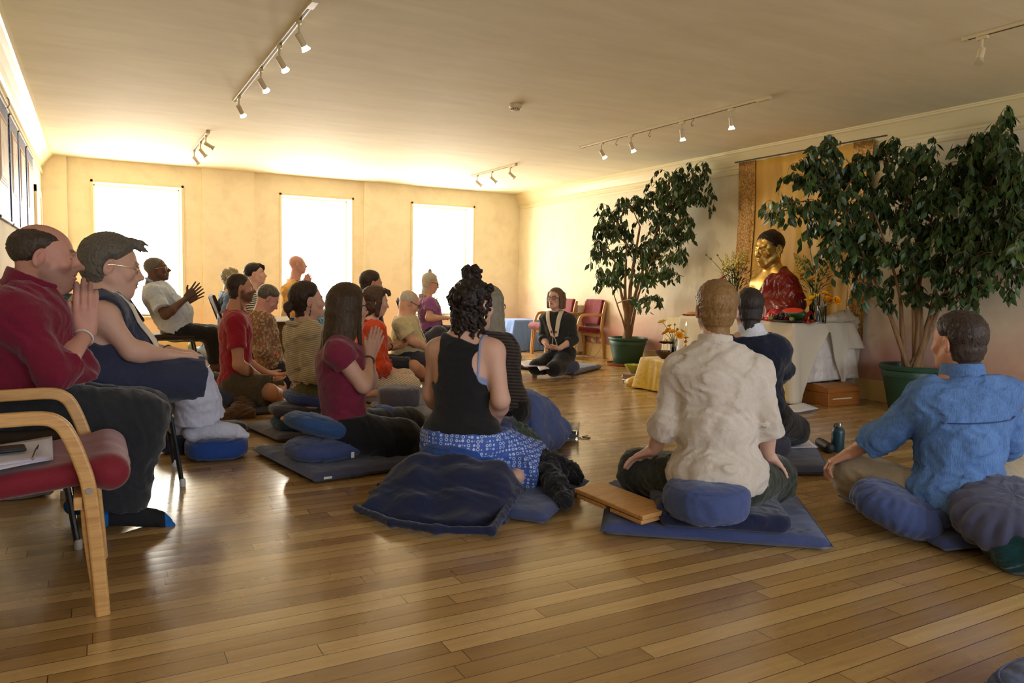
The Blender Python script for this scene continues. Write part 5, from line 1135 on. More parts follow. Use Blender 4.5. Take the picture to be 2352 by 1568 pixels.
def cloth_heap(name, mat, label, cat, fn, vox=.008, wr=(.012, .12), seed=1, base=None, stretch=(1, 1, 1), group=None, floor=0.):
    S = Sh(); fn(S); S.half((0, 0, floor), (0, 0, -1)); S.fold = fold(wr[0], wr[1], seed, stretch); f0 = S.fold
    S.fold = lambda X, Y, Z: f0(X, Y, Z)*sstep(floor+.0, floor+.03, Z)
    lo, hi = S.bounds(); c = ((lo+hi)/2) if base is None else base; o = soft(S, name, mat, None, vox); tag(o, label, cat, group); return o
TEAL = fabric('teal_fleece', srgb(30, 72, 80), .95, .4)
_c = onD(132, 705, 4.45); _d = onD(145, 745, 4.45)
cloth_heap('jacket', TEAL, 'teal jacket over a chair behind the maroon shirt, just left of the praying hands', 'jacket', lambda S: (S.ell(_c, (.14, .2, .09), None, .05), S.ell(_d-V3(.04, 0, .0), (.12, .2, .12), None, .05), S.cap(_d-V3(.1, 0, .05), V3(_d[0]-.16, _d[1], .46), .15, .17, .05)), wr=(.012, .1))

# ---- seating mats: flat quilted squares
MATBLUE = fabric('navy_mat_cotton', srgb(62, 74, 120), .9, .3, .1); MATSLATE = fabric('slate_mat_cotton', srgb(72, 74, 100), .9, .35, .1); MATGREY = fabric('grey_mat_cotton', srgb(92, 88, 100), .9, .4, .1)
def mat(A, B, C_=None, D_=None, th=.055, m=MATBLUE, label='', toward=None, L=.85, tagp=None, seed=0, zb=0.):
    P = [onz(*p, zb)[:2] if p is not None else None for p in (A, B, C_, D_)]
    if toward is not None: d = nrm(onz(*toward, zb)[:2]-P[1])*L; P[2] = P[1]+d; P[3] = P[0]+d
    elif P[3] is None: P[3] = P[0]+P[2]-P[1]
    n = 40; rs = fold(.006, .16, seed+11); v = []; f = []; u = np.linspace(0, 1, n); 
    cx = sum(P)/4
    for side in (1, 0):
        for i in range(n):
            for j in range(n):
                a, b = u[i], u[j]; p = (P[0]*(1-a)+P[1]*a)*(1-b)+(P[3]*(1-a)+P[2]*a)*b; e = min(a, 1-a, b, 1-b); k = (1-(1-min(e/.07, 1))**2.2)**.6
                pinch = 1-.012*(1-abs(2*a-1)**2)*0; p = cx+(p-cx)*pinch
                w_ = float(rs(p[0], p[1], 0.)); z = th*(.5+.5*k)+w_*k if side else th*(.5-.5*k)
                v.append((p[0], p[1], zb+max(z, 0.0)))
    N = n*n
    for s_ in (0, 1):
        for i in range(n-1):
            for j in range(n-1):
                a = s_*N+i*n+j; q = (a, a+n, a+n+1, a+1); f.append(q if s_ == 0 else q[::-1])
    o = MB().add(v, f).build('seating_mat', m, None, True, 0, sharp=60); tag(o, label, 'mat')
    # seam round the edge and a white tag
    e = MB(); c = [tuple(list(P[k])+[zb+th*.5]) for k in (0, 1, 2, 3, 0)]
    pts = []
    for k in range(4):
        a, b = V3(*c[k]), V3(*c[k+1])
        for t in np.linspace(0, 1, 12)[:-1]: pts.append(lerp(a, b, t))
    e.tube(pts+[pts[0]], .0035, 6).build('seam', m, o)
    if tagp is not None:
        t, h = tagp; a = lerp(V3(*c[1]), V3(*c[2]), t); dr = nrm(V3(*c[2])-V3(*c[1])); nn = nrm(np.cross(dr, V3(0, 0, 1)))
        MB().box(-.022, .022, -.0015, .0015, -.006, .006, M=Matrix(((dr[0], nn[0], 0, a[0]+nn[0]*.004), (dr[1], nn[1], 0, a[1]+nn[1]*.004), (0, 0, 1, zb+th*.5), (0, 0, 0, 1)))).build('label_tag', plain('white_label', (.75, .75, .75), .8), o)
    return o
mat((580, 1042), (718, 1113), toward=(905, 1087), L=.9, m=MATSLATE, label='slate blue mat under the plum top, its corner nearest the empty floor', tagp=(.09, 0), seed=1)
mat((560, 985), (637, 1019), toward=(706, 1011), L=.85, m=MATGREY, label='grey mat under the stacked cushions of the beige blouse', seed=2)
mat((495, 930), (560, 957), toward=(640, 950), L=.85, m=MATGREY, label='grey mat under the red t-shirt', seed=3)
mat((850, 936), (925, 987), toward=(1010, 965), L=.85, m=MATGREY, label='crumpled grey mat under the drum shaped cushion', seed=4)
mat((800, 915), (880, 938), toward=(990, 915), L=.85, m=MATGREY, label='grey mat under the orange shirt', seed=14)
mat((955, 995), (1150, 1064), (1327, 1012), m=MATSLATE, label='navy mat under the long grey hair, a sheet of paper on its right end', seed=5)
mat((880, 1150), (1253, 1210), (1352, 1116), m=MATBLUE, label='navy mat under the racerback vest, at the front centre', seed=6)
mat((1380, 1232), (1912, 1270), (1822, 1142), (1400, 1120), m=MATBLUE, label='large navy mat under the linen shirt', seed=7)
mat((1560, 1098), (1908, 1094), (1868, 1026), m=MATSLATE, label='dark mat under the navy jumper, a printed sheet on it', seed=8)
mat((1925, 1150), (2168, 1274), toward=(2285, 1262), L=.9, m=MATBLUE, label='navy mat under the denim shirt, at the right', seed=9)
mat((1180, 846), (1318, 863), (1384, 847), m=MATSLATE, label='dark blue mat under the kneeling leader', seed=10, th=.06)
mat((890, 868), (985, 878), toward=(1050, 868), L=.8, m=MATGREY, label='grey mat under the cream polo shirt', seed=12)

# ---- cushions
def cushion(name, c, r, mt, label, tilt=None, pleats=0, pd=.06, pw=(2.6, 3.2), seed=0, tagged=False, seamed=True):
    """c centre, r radii; pw = squareness in plan / in profile"""
    nu, nv = 96, 40; v = []; f = []; A = np.eye(3) if tilt is None else tilt; rs = np.random.RandomState(seed); ph = rs.uniform(0, 6, 6); fo = fold(.006, .14, seed+3)
    sp_ = lambda a, e: math.copysign(abs(a)**(2/e), a)
    for i in range(nv+1):
        t = -math.pi/2+math.pi*i/nv
        for k in range(nu):
            a = 2*math.pi*k/nu; cr = sp_(math.cos(t), pw[1]); z = sp_(math.sin(t), pw[1]); x, y = sp_(math.cos(a), pw[0])*cr, sp_(math.sin(a), pw[0])*cr
            if pleats:
                pl = abs(math.sin(a*pleats/2+.3*math.sin(a*3+ph[0]))); w_ = math.exp(-((abs(z)-.55)/.45)**2); s_ = 1-pd*(1-pl)*w_*1.2; x *= s_; y *= s_
            p = V3(x*r[0], y*r[1], z*r[2]); q = np.array(c)+A@p; d = float(fo(q[0], q[1], q[2])); q = q+A@nrm(p/np.array(r)**2)*d*(.6 if c[2]-r[2] < .02 and z < -.7 else 1); v.append(tuple(q))
    for i in range(nv):
        for k in range(nu): a, b = i*nu+k, i*nu+(k+1) % nu; f.append((a, b, b+nu, a+nu))
    o = MB().add(v, f).build(name, mt, None, True, 0, sharp=False); tag(o, label, 'cushion')
    if seamed:
        for zz in (.72, -.72):
            t = math.asin(zz**1) ; P = []
            cr = sp_(math.cos(math.asin(min(1, abs(zz)**(pw[1]/2)))), pw[1])*1.003
            for k in range(49): a = 2*math.pi*k/48; P.append(np.array(c)+A@V3(sp_(math.cos(a), pw[0])*cr*r[0], sp_(math.sin(a), pw[0])*cr*r[1], zz*r[2]))
            MB().tube(P, .0028, 5).build('piping', mt, o)
    if tagged: 
        q = np.array(c)+A@V3(0, -r[1]*1.0, -r[2]*.2) if tagged is True else np.array(c)+A@V3(*tagged)
        MB().box(-.009, .009, -.003, .003, -.016, .016, M=Matrix.Translation(tuple(q))).build('label_tag', plain('white_label', (.75, .75, .75), .8), o)
    return o
def Rz(a): c, s = math.cos(a), math.sin(a); return np.array([[c, -s, 0], [s, c, 0], [0, 0, 1.]])
def Rx(a): c, s = math.cos(a), math.sin(a); return np.array([[1, 0, 0], [0, c, -s], [0, s, c.real]])
def Ry(a): c, s = math.cos(a), math.sin(a); return np.array([[c, 0, s], [0, 1, 0], [-s, 0, c]])
ROYAL = fabric('royal_blue_cushion', srgb(36, 70, 138), .85, .25, .08); NAVYC = fabric('navy_cushion', srgb(64, 78, 124), .9, .3, .08); SLATEC = fabric('slate_cushion', srgb(66, 70, 92), .9, .3, .1); CHARCC = fabric('charcoal_cushion', srgb(62, 58, 66), .9, .3, .1); TEALC = fabric('teal_blue_cushion', srgb(44, 78, 104), .9, .3); STEEL = fabric('steel_blue_cushion', srgb(46, 78, 124), .88, .25)
def cpos(px, py, D): return onD(px, py, D)
def fl(px, py, dy, z): p = onz(px, py); return V3(p[0], p[1]+dy, z)
cushion('round_cushion', fl(506, 1062, .15, .066), (.175, .16, .066), ROYAL, 'bright royal blue round cushion under the nearer sock', seed=1)
cushion('round_cushion', fl(428, 1046, .17, .07), (.17, .16, .07), fabric('ink_cushion', srgb(38, 42, 62), .9, .3), 'dark ink blue round cushion beside the royal blue one, left', seed=2)
cushion('round_cushion', fl(528, 1003, .14, .04), (.13, .13, .04), CHARCC, 'small dark grey cushion behind the royal blue one', seed=3)
cushion('round_cushion', V3(*at(545, 6.05), .125), (.2, .2, .085), SLATEC, 'slate cushion under the red t-shirt', seed=4)
_q = onD(690, 960, 5.15)
cushion('crescent_cushion', V3(_q[0]-.02, _q[1], .095), (.17, .2, .045), TEALC, 'teal blue cushion at the bottom of the stack of three', seed=5, pw=(2.4, 3))
cushion('crescent_cushion', V3(_q[0]-.015, _q[1], .175), (.19, .21, .045), CHARCC, 'charcoal cushion in the middle of the stack of three', seed=6, pw=(2.3, 3), tilt=Ry(.06))
cushion('crescent_cushion', V3(_q[0]+.06, _q[1], .25), (.17, .2, .045), NAVYC, 'navy cushion on top of the stack of three', seed=7, pw=(2.3, 3), tilt=Ry(.16))
_q = onD(748, 1040, 4.3); _t = Rz(.25)@Ry(.0)
cushion('crescent_cushion', V3(_q[0], _q[1]-.02, .115), (.235, .2, .062), NAVYC, 'navy cushion with a white tag, lower of the pair under the plum top', tilt=_t, seed=8, pw=(2.3, 2.6), tagged=(.05, -.195, -.02))
cushion('crescent_cushion', V3(_q[0]-.01, _q[1]-.0, .228), (.225, .19, .06), STEEL, 'steel blue cushion tilted on the lower one, under the plum top', tilt=_t@Ry(.3), seed=9, pw=(2.3, 2.6))
cushion('floor_cushion', onD(878, 975, 4.75)*V3(1, 1, 0)+V3(0, 0, .14), (.12, .1, .14), ROYAL, 'dark blue cushion standing between the plum top and the grey drum cushion', seed=10, pw=(2.4, 2.6))
_q = fl(930, 952, .15, .0); cushion('drum_cushion', V3(_q[0], _q[1], .125), (.172, .172, .088), MATGREY, 'grey drum shaped cushion standing empty in the middle row', seed=11, pw=(2, 5))
_q = at(1062, 3.70); cushion('round_cushion', V3(_q[0]-.0, _q[1]-.0, .185), (.2, .19, .105), ROYAL, 'royal blue cushion under the patterned trousers', seed=12, pw=(2.1, 3.2))
_q = onz(1642, 1214, .1); cushion('round_cushion', V3(_q[0]+.085, _q[1]+.14, .172), (.178, .17, .084), NAVYC, 'plump blue round cushion under the linen shirt', seed=13, pw=(2.1, 3.4))
_q = onD(1738, 1035, 4.5); cushion('round_cushion', V3(_q[0], _q[1], .13), (.18, .18, .08), SLATEC, 'dark cushion under the navy jumper', seed=14)
_q = at(860, 6.7); cushion('round_cushion', V3(_q[0], _q[1], .13), (.18, .16, .075), SLATEC, 'slate blue cushion under the orange shirt', seed=15)
_q = at(935, 7.8); cushion('round_cushion', V3(_q[0], _q[1], .14), (.18, .16, .085), CHARCC, 'dark cushion under the cream polo shirt', seed=16)
_q = at(862, 7.5); cushion('round_cushion', V3(_q[0]-.05, _q[1], .1), (.18, .15, .1), CHARCC, 'dark cushion under the dark shorts', seed=21)
_q = at(618, 6.85); cushion('round_cushion', V3(_q[0], _q[1], .1), (.18, .16, .1), NAVYC, 'navy cushion under the floral blouse', seed=22)
_q = onD(1136, 960, 4.5); cushion('round_cushion', V3(_q[0], _q[1], .14), (.18, .17, .08), NAVYC, 'navy cushion under the dark ribbed cardigan', seed=23)
_q = onD(1296, 835, 8.65); cushion('round_cushion', V3(_q[0], _q[1], .13), (.17, .15, .07), SLATEC, 'slate cushion under the kneeling leader', seed=24)
_q = onz(2060, 1244, .0); cushion('pleated_cushion', V3(_q[0]+.085, _q[1]+.06, .12), (.2, .195, .085), NAVYC, 'round pleated blue cushion leaning in front of the denim shirt', tilt=Rz(.5)@Rx(.32), pleats=26, pd=.07, seed=17, pw=(2, 2.6), seamed=False)
_q = onD(2330, 1165, 3.0); cushion('pleated_cushion', V3(_q[0]-.02, _q[1]+.0, .175), (.24, .22, .1), MATSLATE, 'large pleated slate cushion behind the denim shirt at the right edge', tilt=Rz(.55)@Ry(-.32), pleats=18, pd=.1, seed=18, pw=(2, 2.6), seamed=False)
_q = at(2200, 3.2); _q = onz(2190, 1225, .06); cushion('round_cushion', V3(_q[0]+.04, _q[1]+.17, .115), (.17, .16, .06), NAVYC, 'navy cushion under the denim shirt', seed=19)
_q = onz(2500, 1690); cushion('round_cushion', V3(_q[0], _q[1], .06), (.2, .2, .06), NAVYC, 'blue cushion cut by the bottom right corner of the view', seed=20)

# ---- blankets and cloths
NAVYB = fabric('navy_wool_blanket', srgb(30, 36, 66), .95, .3, .1)
def path(S, pts, rs, k=.04, **kw): S.chain(pts, rs, k, **kw)
def heap_front(S):
    P = lambda x, y, z=0.: onz(x, y, z)
    n = Sh()
    S.fn(lambda X, Y, Z: _drape(X, Y, Z), P(815, 1230)-V3(.15, .1, 0), P(1200, 1090)+V3(.3, .3, .4), .02)
_A, _B, _Cc, _Dd = onz(818, 1182), onz(1145, 1230), onz(1200, 1160), onz(905, 1130)
def _drape(X, Y, Z):
    """a folded blanket: quadrilateral heap, high at its far side, rolled edges"""
    q = [_A[:2], _B[:2], _Cc[:2], _Dd[:2]]; d = -9
    for i in range(4):
        a, b = q[i], q[(i+1) % 4]; e = b-a; n = V3(e[1], -e[0])/np.linalg.norm(e); d = np.maximum(d, (X-a[0])*n[0]+(Y-a[1])*n[1])
    e = _Dd[:2]-_A[:2]; L = np.linalg.norm(e); u = e/L; t = ((X-_A[0])*u[0]+(Y-_A[1])*u[1])/L; s = ((X-_A[0])*(_B-_A)[0]+(Y-_A[1])*(_B-_A)[1])/((_B-_A)[:2]@(_B-_A)[:2])
    h = .04+.20*sstep(-.1, .75, t)*(1-.2*sstep(.45, 1.05, s))*(1-.45*sstep(.3, -.1, s))
    h = h*(1-np.clip((.0+d+.09)/.09, 0, 1)**2*.5)
    h = h+.008*np.sin(s*19+t*6)+.006*np.sin(t*23-s*5)
    return np.maximum(d-.0+.012*np.sin(Z*60), Z-h)*.8
cloth_heap('blanket', NAVYB, 'thick navy blanket heaped in front of the racerback vest', 'blanket', heap_front, .0065, (.007, .16), 3)
_f0, _f1 = onz(830, 1196), onz(1130, 1232)
def edge_roll(S):
    S.chain([onz(818, 1172, .02)+V3(0, 0, .012), onz(900, 1206, .02)+V3(0, -.0, .012), onz(1000, 1222, .02)+V3(0, 0, .012), onz(1130, 1226, .02)+V3(0, 0, .012), onz(1192, 1120, .1)], [.016, .018, .018, .018, .022], .02)
cloth_heap('blanket', NAVYB, 'rolled lower fold of navy blanket along the floor, front centre', 'blanket', edge_roll, .006, (.004, .07), 8)
def under(S):
    a, b, c, d = onz(1500, 1202, .07), onz(1795, 1222, .07), onz(1790, 1150, .07), onz(1510, 1135, .07); m_ = (a+b+c+d)/4; ax = nrm((b-a)+(c-d)); ay = nrm(np.cross(V3(0, 0, 1), ax)); M_ = np.stack([ax, ay, V3(0, 0, 1)], 1); L1 = np.linalg.norm(b-a)/2
    S.box(m_+V3(0, 0, .018), (L1, .23, .034), .03, M_, .02); S.box(a*.6+d*.4+ax*.05+V3(0, 0, .05), (.06, .15, .03), .025, M_@Rz(.1), .03); S.box(b*.55+c*.45-ax*.08+V3(0, 0, .03), (.09, .2, .028), .025, M_, .03)
cloth_heap('blanket', NAVYB, 'folded navy blanket under the plump blue cushion', 'blanket', under, .006, (.005, .13), 5, floor=.058)
_b = [onz(515, 968), onz(560, 955), onz(622, 930)]
cloth_heap('shawl', fabric('brown_wool_shawl', srgb(96, 66, 36), .95, .4), 'brown shawl crumpled on the floor by the red t-shirt', 'shawl', lambda S: (S.chain([_b[0]+V3(0, 0, .03), _b[1]+V3(0, .05, .06), onz(600, 945)+V3(0, .05, .10), onz(622, 935)+V3(0, .1, .11)], [.035, .075, .1, .07], .05), S.chain([_b[0]+V3(0, .15, .02), onz(575, 962)+V3(0, .05, .03)], [.04, .05], .04)), .007, (.014, .09), 4)
_g = Fig(at(1136, 4.5), 40, SK_PALE)
cloth_heap('blanket', fabric('blue_fleece_blanket', srgb(88, 104, 156), .95, .35), 'mid blue fleece blanket over the knees of the long grey hair', 'blanket', lambda S: (S.chain([_g.bp(1212, 935, .2), _g.bp(1240, 958, .36), onz(1262, 1000, .1), onz(1285, 1000, .08)], [.1, .115, .09, .06], .06), S.chain([_g.bp(1212, 940, .16), onz(1225, 1012, .1), onz(1250, 1012, .08)], [.09, .09, .06], .06), S.chain([_g.bp(1200, 925, .3), onz(1290, 985, .08)], [.1, .07], .05)), .007, (.009, .14), 6, floor=.02)
cloth_heap('jacket', fabric('olive_green_jacket', srgb(62, 78, 62), .9, .4), 'olive green jacket crumpled between the vest and the blue blanket', 'jacket', lambda S: S.chain([onz(1165, 985, .28), onz(1185, 1010, .2), onz(1212, 1040, .12), onz(1225, 1062, .06)], [.07, .09, .1, .07], .04), .0065, (.014, .08), 7)
cloth_heap('jacket', fabric('slate_fleece', srgb(66, 68, 96), .9, .4), 'slate fleece bundled beside the olive jacket, next to the bare elbow', 'jacket', lambda S: S.chain([onz(1150, 985, .3), onz(1165, 1020, .2), onz(1180, 1050, .12)], [.07, .09, .08], .04), .0065, (.012, .09), 9)
cloth_heap('cardigan', fabric('black_wool_cardigan', (.012, .012, .014), .95, .4), 'black cardigan dropped on the navy mat, right of the patterned trousers', 'cardigan', lambda S: (S.chain([onz(1225, 1060, .15), onz(1262, 1072, .13), onz(1300, 1085, .1), onz(1322, 1095, .08)], [.06, .075, .06, .04], .04), S.chain([onz(1262, 1085, .12), onz(1280, 1118, .09), onz(1302, 1150, .07)], [.06, .055, .03], .03)), .0058, (.014, .07), 10)
cloth_heap('shawl', fabric('deep_teal_shawl', srgb(10, 62, 66), .9, .3), 'deep teal shawl under the large pleated cushion at the right edge', 'shawl', lambda S: S.chain([onz(2250, 1232, .02), onz(2285, 1256, .04), onz(2330, 1272, .07), onz(2410, 1262, .11), onz(2480, 1230, .1)], [.018, .04, .065, .09, .07], .04), .007, (.012, .1), 11)
cloth_heap('blanket', stripes('blue_woven_stripes', srgb(30, 88, 150), srgb(90, 160, 206), 26, (1, .3, .2), .6), 'bright blue striped blanket on the lap by the middle window', 'blanket', lambda S: S.chain([onD(668, 742, 9.5), onD(695, 738, 9.45), onD(735, 745, 9.4)], [.13, .12, .09], .04), .009, (.01, .09), 12)
cloth_heap('blanket', fabric('turquoise_blanket', srgb(60, 120, 136), .9, .4), 'turquoise blanket heaped low in front of the middle window', 'blanket', lambda S: S.chain([onD(738, 745, 9.9), onD(760, 790, 9.8)*V3(1, 1, 0)+V3(0, 0, .15)], [.2, .25], .04), .01, (.012, .1), 13)
_h = onz(862, 907); o = cushion('bolster', V3(_h[0]-.0, _h[1]+.05, .1), (.17, .06, .05), fabric('bottle_green_cloth', srgb(26, 66, 44), .8, .3), 'bottle green roll with a cord by the cream striped trousers', seed=31, pw=(3.5, 2.2), seamed=False)
cloth_heap('shoulder_bag', fabric('pale_grey_blue_bag', srgb(130, 146, 166), .7, .3), 'pale grey blue bag on the floor under the blue blouse', 'bag', lambda S: (S.ell(onz(478, 826)+V3(0, .1, .08), (.22, .14, .1), None, .03), S.chain([onz(478, 826)+V3(-.08, .05, .14), onz(478, 826)+V3(-.02, .05, .3), onz(478, 826)+V3(.06, .05, .13)], [.012, .01, .012], .01)), .009, (.012, .1), 14)
cloth_heap('bag', fabric('dark_olive_bag', srgb(52, 50, 40), .8, .3), 'dark olive bag on the floor left of the red t-shirt', 'bag', lambda S: S.ell(onz(492, 893)+V3(0, .08, .07), (.13, .12, .09), None, .03), .008, (.01, .09), 15)
_w = onz(95, 1140); cloth_heap('tote_bag', fabric('white_canvas_tote', srgb(170, 164, 158), .9, .3), 'crumpled white tote bag on the floor under the near armchair', 'bag', lambda S: (S.ell(_w+V3(-.08, .05, .03), (.12, .09, .045), None, .03), S.chain([_w+V3(-.05, 0, .02), _w+V3(.03, -.02, .02), _w+V3(.07, .04, .03), _w+V3(.02, .08, .06)], [.01, .01, .01, .01], .008)), .005, (.008, .07), 16)

# ---- small things on mats and floor
PAPER = plain('white_paper', srgb(226, 222, 226), .8)
def printed(name, base, ink, n, margin=.1, axis=1):
    m = NT(name); tc_ = m.n('TexCoord'); s = m.n('SeparateXYZ'); m.l(tc_.outputs['UV'], s.inputs[0]); t = m.math('FRACT', m.math('MULTIPLY', s.outputs[axis], n)); u = s.outputs[1-axis]
    vec = m.n('CombineXYZ'); m.l(m.math('MULTIPLY', u, 60), vec.inputs[0]); m.l(m.math('FLOOR', m.math('MULTIPLY', s.outputs[axis], n)), vec.inputs[1]); nz = m.noise(vec.outputs[0], 1., 1)
    inn = m.math('MULTIPLY', m.math('GREATER_THAN', u, margin), m.math('LESS_THAN', u, 1-margin)); ln = m.math('MULTIPLY', m.math('GREATER_THAN', t, .62), m.math('GREATER_THAN', nz, .42))
    m.col(m.mix(m.math('MULTIPLY', m.math('MULTIPLY', ln, inn), .7), base, ink)); m.set(Roughness=.8); return m.m
PRINT = printed('printed_sheet', srgb(216, 210, 222), srgb(120, 112, 126), 13)
def sheet(P, z, label, m=PAPER, name='sheet_of_paper', cat='paper', curl=0., th=.0012, n=8, zb=None):
    Q = [onz(*p, z) for p in P]; v = []; f = []; me = bpy.data.meshes.new(name)
    for i in range(n+1):
        for j in range(n+1):
            a, b = i/n, j/n; p = (Q[0]*(1-a)+Q[1]*a)*(1-b)+(Q[3]*(1-a)+Q[2]*a)*b; v.append((p[0], p[1], p[2]+curl*(a*a*.4+b*b*.3)*math.sin(a*3+.5)))
    f = [(i*(n+1)+j, (i+1)*(n+1)+j, (i+1)*(n+1)+j+1, i*(n+1)+j+1) for i in range(n) for j in range(n)]
    me.from_pydata(v, [], f); uv = me.uv_layers.new(name='UVMap')
    for l in me.loops: k = l.vertex_index; uv.data[l.index].uv = ((k//(n+1))/n, (k % (n+1))/n)
    o = link(name, me, m, None); sd = o.modifiers.new('t', 'SOLIDIFY'); sd.thickness = th; sd.offset = 1; return tag(o, label, cat)
sheet([(1792, 999), (1843, 997), (1878, 1027), (1812, 1029)], .064, 'printed sheet lying on the dark mat beside the green bottle', PRINT)
sheet([(1240, 1002), (1290, 997), (1309, 1007), (1250, 1014)], .064, 'blank white sheet on the navy mat below the blue blanket')
def bottle(c, label, body, cap, r=.036, h=.17, loop=True):
    e = empty('water_bottle', c, label, 'bottle'); M = Matrix.Translation(tuple(c)); MB().lathe([(r*.9, 0), (r, .006), (r, h*.68), (r*.97, h*.72), (r*.82, h*.78), (r*.62, h*.83), (r*.55, h*.85), (r*.55, h*.87)], 32, M).build('body', body, e, sharp=60)
    MB().lathe([(r*.56, h*.86), (r*.58, h*.87), (r*.58, h*.99), (r*.5, h)], 24, M).build('screw_cap', cap, e)
    if loop: MB().tube([c+V3(-r*.5, 0, h*.97), c+V3(-r*.95, 0, h*.95), c+V3(-r*1.05, 0, h*.88), c+V3(-r*.6, 0, h*.84)], .006, 8).build('carry_loop', plain('black_plastic', (.015, .015, .015), .4), e)
bottle(onz(1923, 1036), 'dark teal steel water bottle standing by the outstretched hand', plain('dark_teal_enamel', srgb(26, 64, 74), .35), plain('brushed_steel', (.6, .58, .55), .25, 1.), .041, .19)
bottle(onz(441, 826), 'slim green metal bottle on the floor below the folded hands', plain('sage_metal', srgb(120, 134, 112), .35, .5), plain('brushed_steel', (.6, .58, .55), .25, 1.), .05, .27, False)
_e = empty('glasses_case', onz(1888, 1035), 'small black zipped case lying left of the teal bottle', 'case'); _q = onz(1890, 1036); S = Sh(); S.cap(onz(1882, 1026)+V3(0, 0, .033), onz(1904, 1040)+V3(0, -.0, .033), .031, .033, .01); soft(S, 'case_shell', plain('black_neoprene', (.014, .014, .014), .6), _e, .005)
_k = onz(1882, 1028)+V3(-.005, -.022, .055); MB().tube([_k+V3(.013*math.cos(a), -.002, .013*math.sin(a)) for a in [i*.5 for i in range(13)]], .0012, 5).build('printed_emblem', plain('pale_green_ink', srgb(150, 170, 120), .6), _e)
# drinking glass
GL = NT('drinking_glass'); GL.set(Roughness=.02); GL.b.inputs['Transmission Weight'].default_value = 1.; GL.b.inputs['IOR'].default_value = 1.3; GL.col((.95, .97, .96)); GL = GL.m
_q = onz(1318, 1008, .0); _e = empty('drinking_glass', _q, 'glass tumbler half full of water at the end of the navy mat', 'glass'); M = Matrix.Translation(tuple(_q))
MB().lathe([(.03, 0), (.032, .003), (.0385, .12), (.0365, .12), (.0295, .012), (.001, .01)], 28, M).build('tumbler', GL, _e); MB().lathe([(.001, .0125), (.0285, .0125), (.0325, .06), (.001, .06)], 28, M).build('water', GL, _e)
_q = onz(1338, 1006); _e = empty('key_ring', _q, 'small dark keys on the floor right of the tumbler', 'keys'); MB().tube([_q+V3(.02*math.cos(a)-.03, .02*math.sin(a), .004) for a in [i*.45 for i in range(15)]], .002, 5).build('ring', BLKTUBE, _e)
for i, a in enumerate((.1, -.5, .7)): MB().box(-.0, .055, -.008, .008, 0, .004, M=Matrix.Translation((_q[0], _q[1]-.0, .003+.003*i)) @ Matrix.Rotation(a-.4, 4, 'Z')).build('key', plain('dark_brass', (.12, .09, .05), .4, .8), _e)
# folding kneeling bench lying on the mat
PINE = wood('honey_pine', srgb(156, 106, 54), srgb(200, 150, 88), .4, 1.)
_a, _b = onz(1372, 1130, .1), onz(1492, 1178, .1); _d = _b-_a; _an = math.atan2(_d[1], _d[0]); _e = empty('kneeling_bench', (_a+_b)/2*V3(1, 1, 0)+V3(0, 0, .06), 'honey pine kneeling bench folded flat on the navy mat corner', 'bench')
m = Matrix.Translation(tuple((_a+_b)/2)) @ Matrix.Rotation(_an, 4, 'Z') @ Matrix.Rotation(math.radians(4), 4, 'X'); MB().box(-.245, .235, -.085, .085, .0, .02, M=m).build('seat_plank', PINE, _e, True, .004)
for x0, x1 in ((-.235, -.03), (.01, .22)): MB().box(x0, x1, -.08, .08, -.024, -.006, M=m).build('leg_board', PINE, _e, True, .004); MB().box(x0+.03, x1-.1, -.06, .06, -.006, .0, M=m).build('hinge_block', PINE, _e, True, .001)
# papers, phone and pen on the near armchair seat
def onseat(x, y): return onz(x, y, .475)
for i, (dz, q, lb) in enumerate(((.0, [(-60, 1035), (120, 1000), (122, 1052), (-60, 1090)], 'lower sheets of the loose white papers on the maroon seat'), (.005, [(-60, 1030), (114, 1003), (120, 1048), (-60, 1078)], 'top handwritten sheet on the maroon seat, pen on it'))):
    sheet(q, .487+dz, lb, fabric('notepaper', srgb(196, 188, 200), .85, .1, .05), curl=.006, th=.004)
_q = onz(12, 1036, .5); _e = empty('smartphone', _q, 'dark smartphone in a case lying on the papers at the left edge', 'phone'); m = Matrix.Translation(tuple(_q)) @ Matrix.Rotation(.13, 4, 'Z'); MB().box(-.075, .055, -.037, .037, .0, .011, M=m).build('case', plain('black_rubber', (.02, .02, .02), .5), _e, True, .005); MB().box(-.07, .05, -.032, .032, .011, .0122, M=m).build('screen', plain('phone_screen', srgb(60, 76, 74), .15), _e)
_a, _b = onz(75, 1058, .5), onz(84, 1036, .5); _e = empty('pen', _a, 'metal ballpoint pen lying on the top sheet', 'pen'); MB().tube([_a+V3(0, 0, .006), _b+V3(0, 0, .006)], [.0045, .004], 10).build('barrel', plain('pen_metal', (.4, .42, .5), .2, 1.), _e); MB().tube([_b+V3(0, 0, .006), _b+(_b-_a)*.6+V3(0, 0, .006)], [.004, .001], 8).build('tip', BLKTUBE, _e)
# booklet read on the far lap
_q = [onD(622, 728, 8.45), onD(668, 726, 8.45), onD(664, 736, 8.3), onD(626, 737, 8.3)]; o = MB().add([tuple(p) for p in _q]+[tuple(p-V3(0, 0, .012)) for p in _q], [(0, 1, 2, 3), (7, 6, 5, 4), (0, 4, 5, 1), (1, 5, 6, 2), (2, 6, 7, 3), (3, 7, 4, 0)]).build('booklet', PAPER); tag(o, 'open white booklet held on the brown trousers behind the floral blouse', 'booklet')

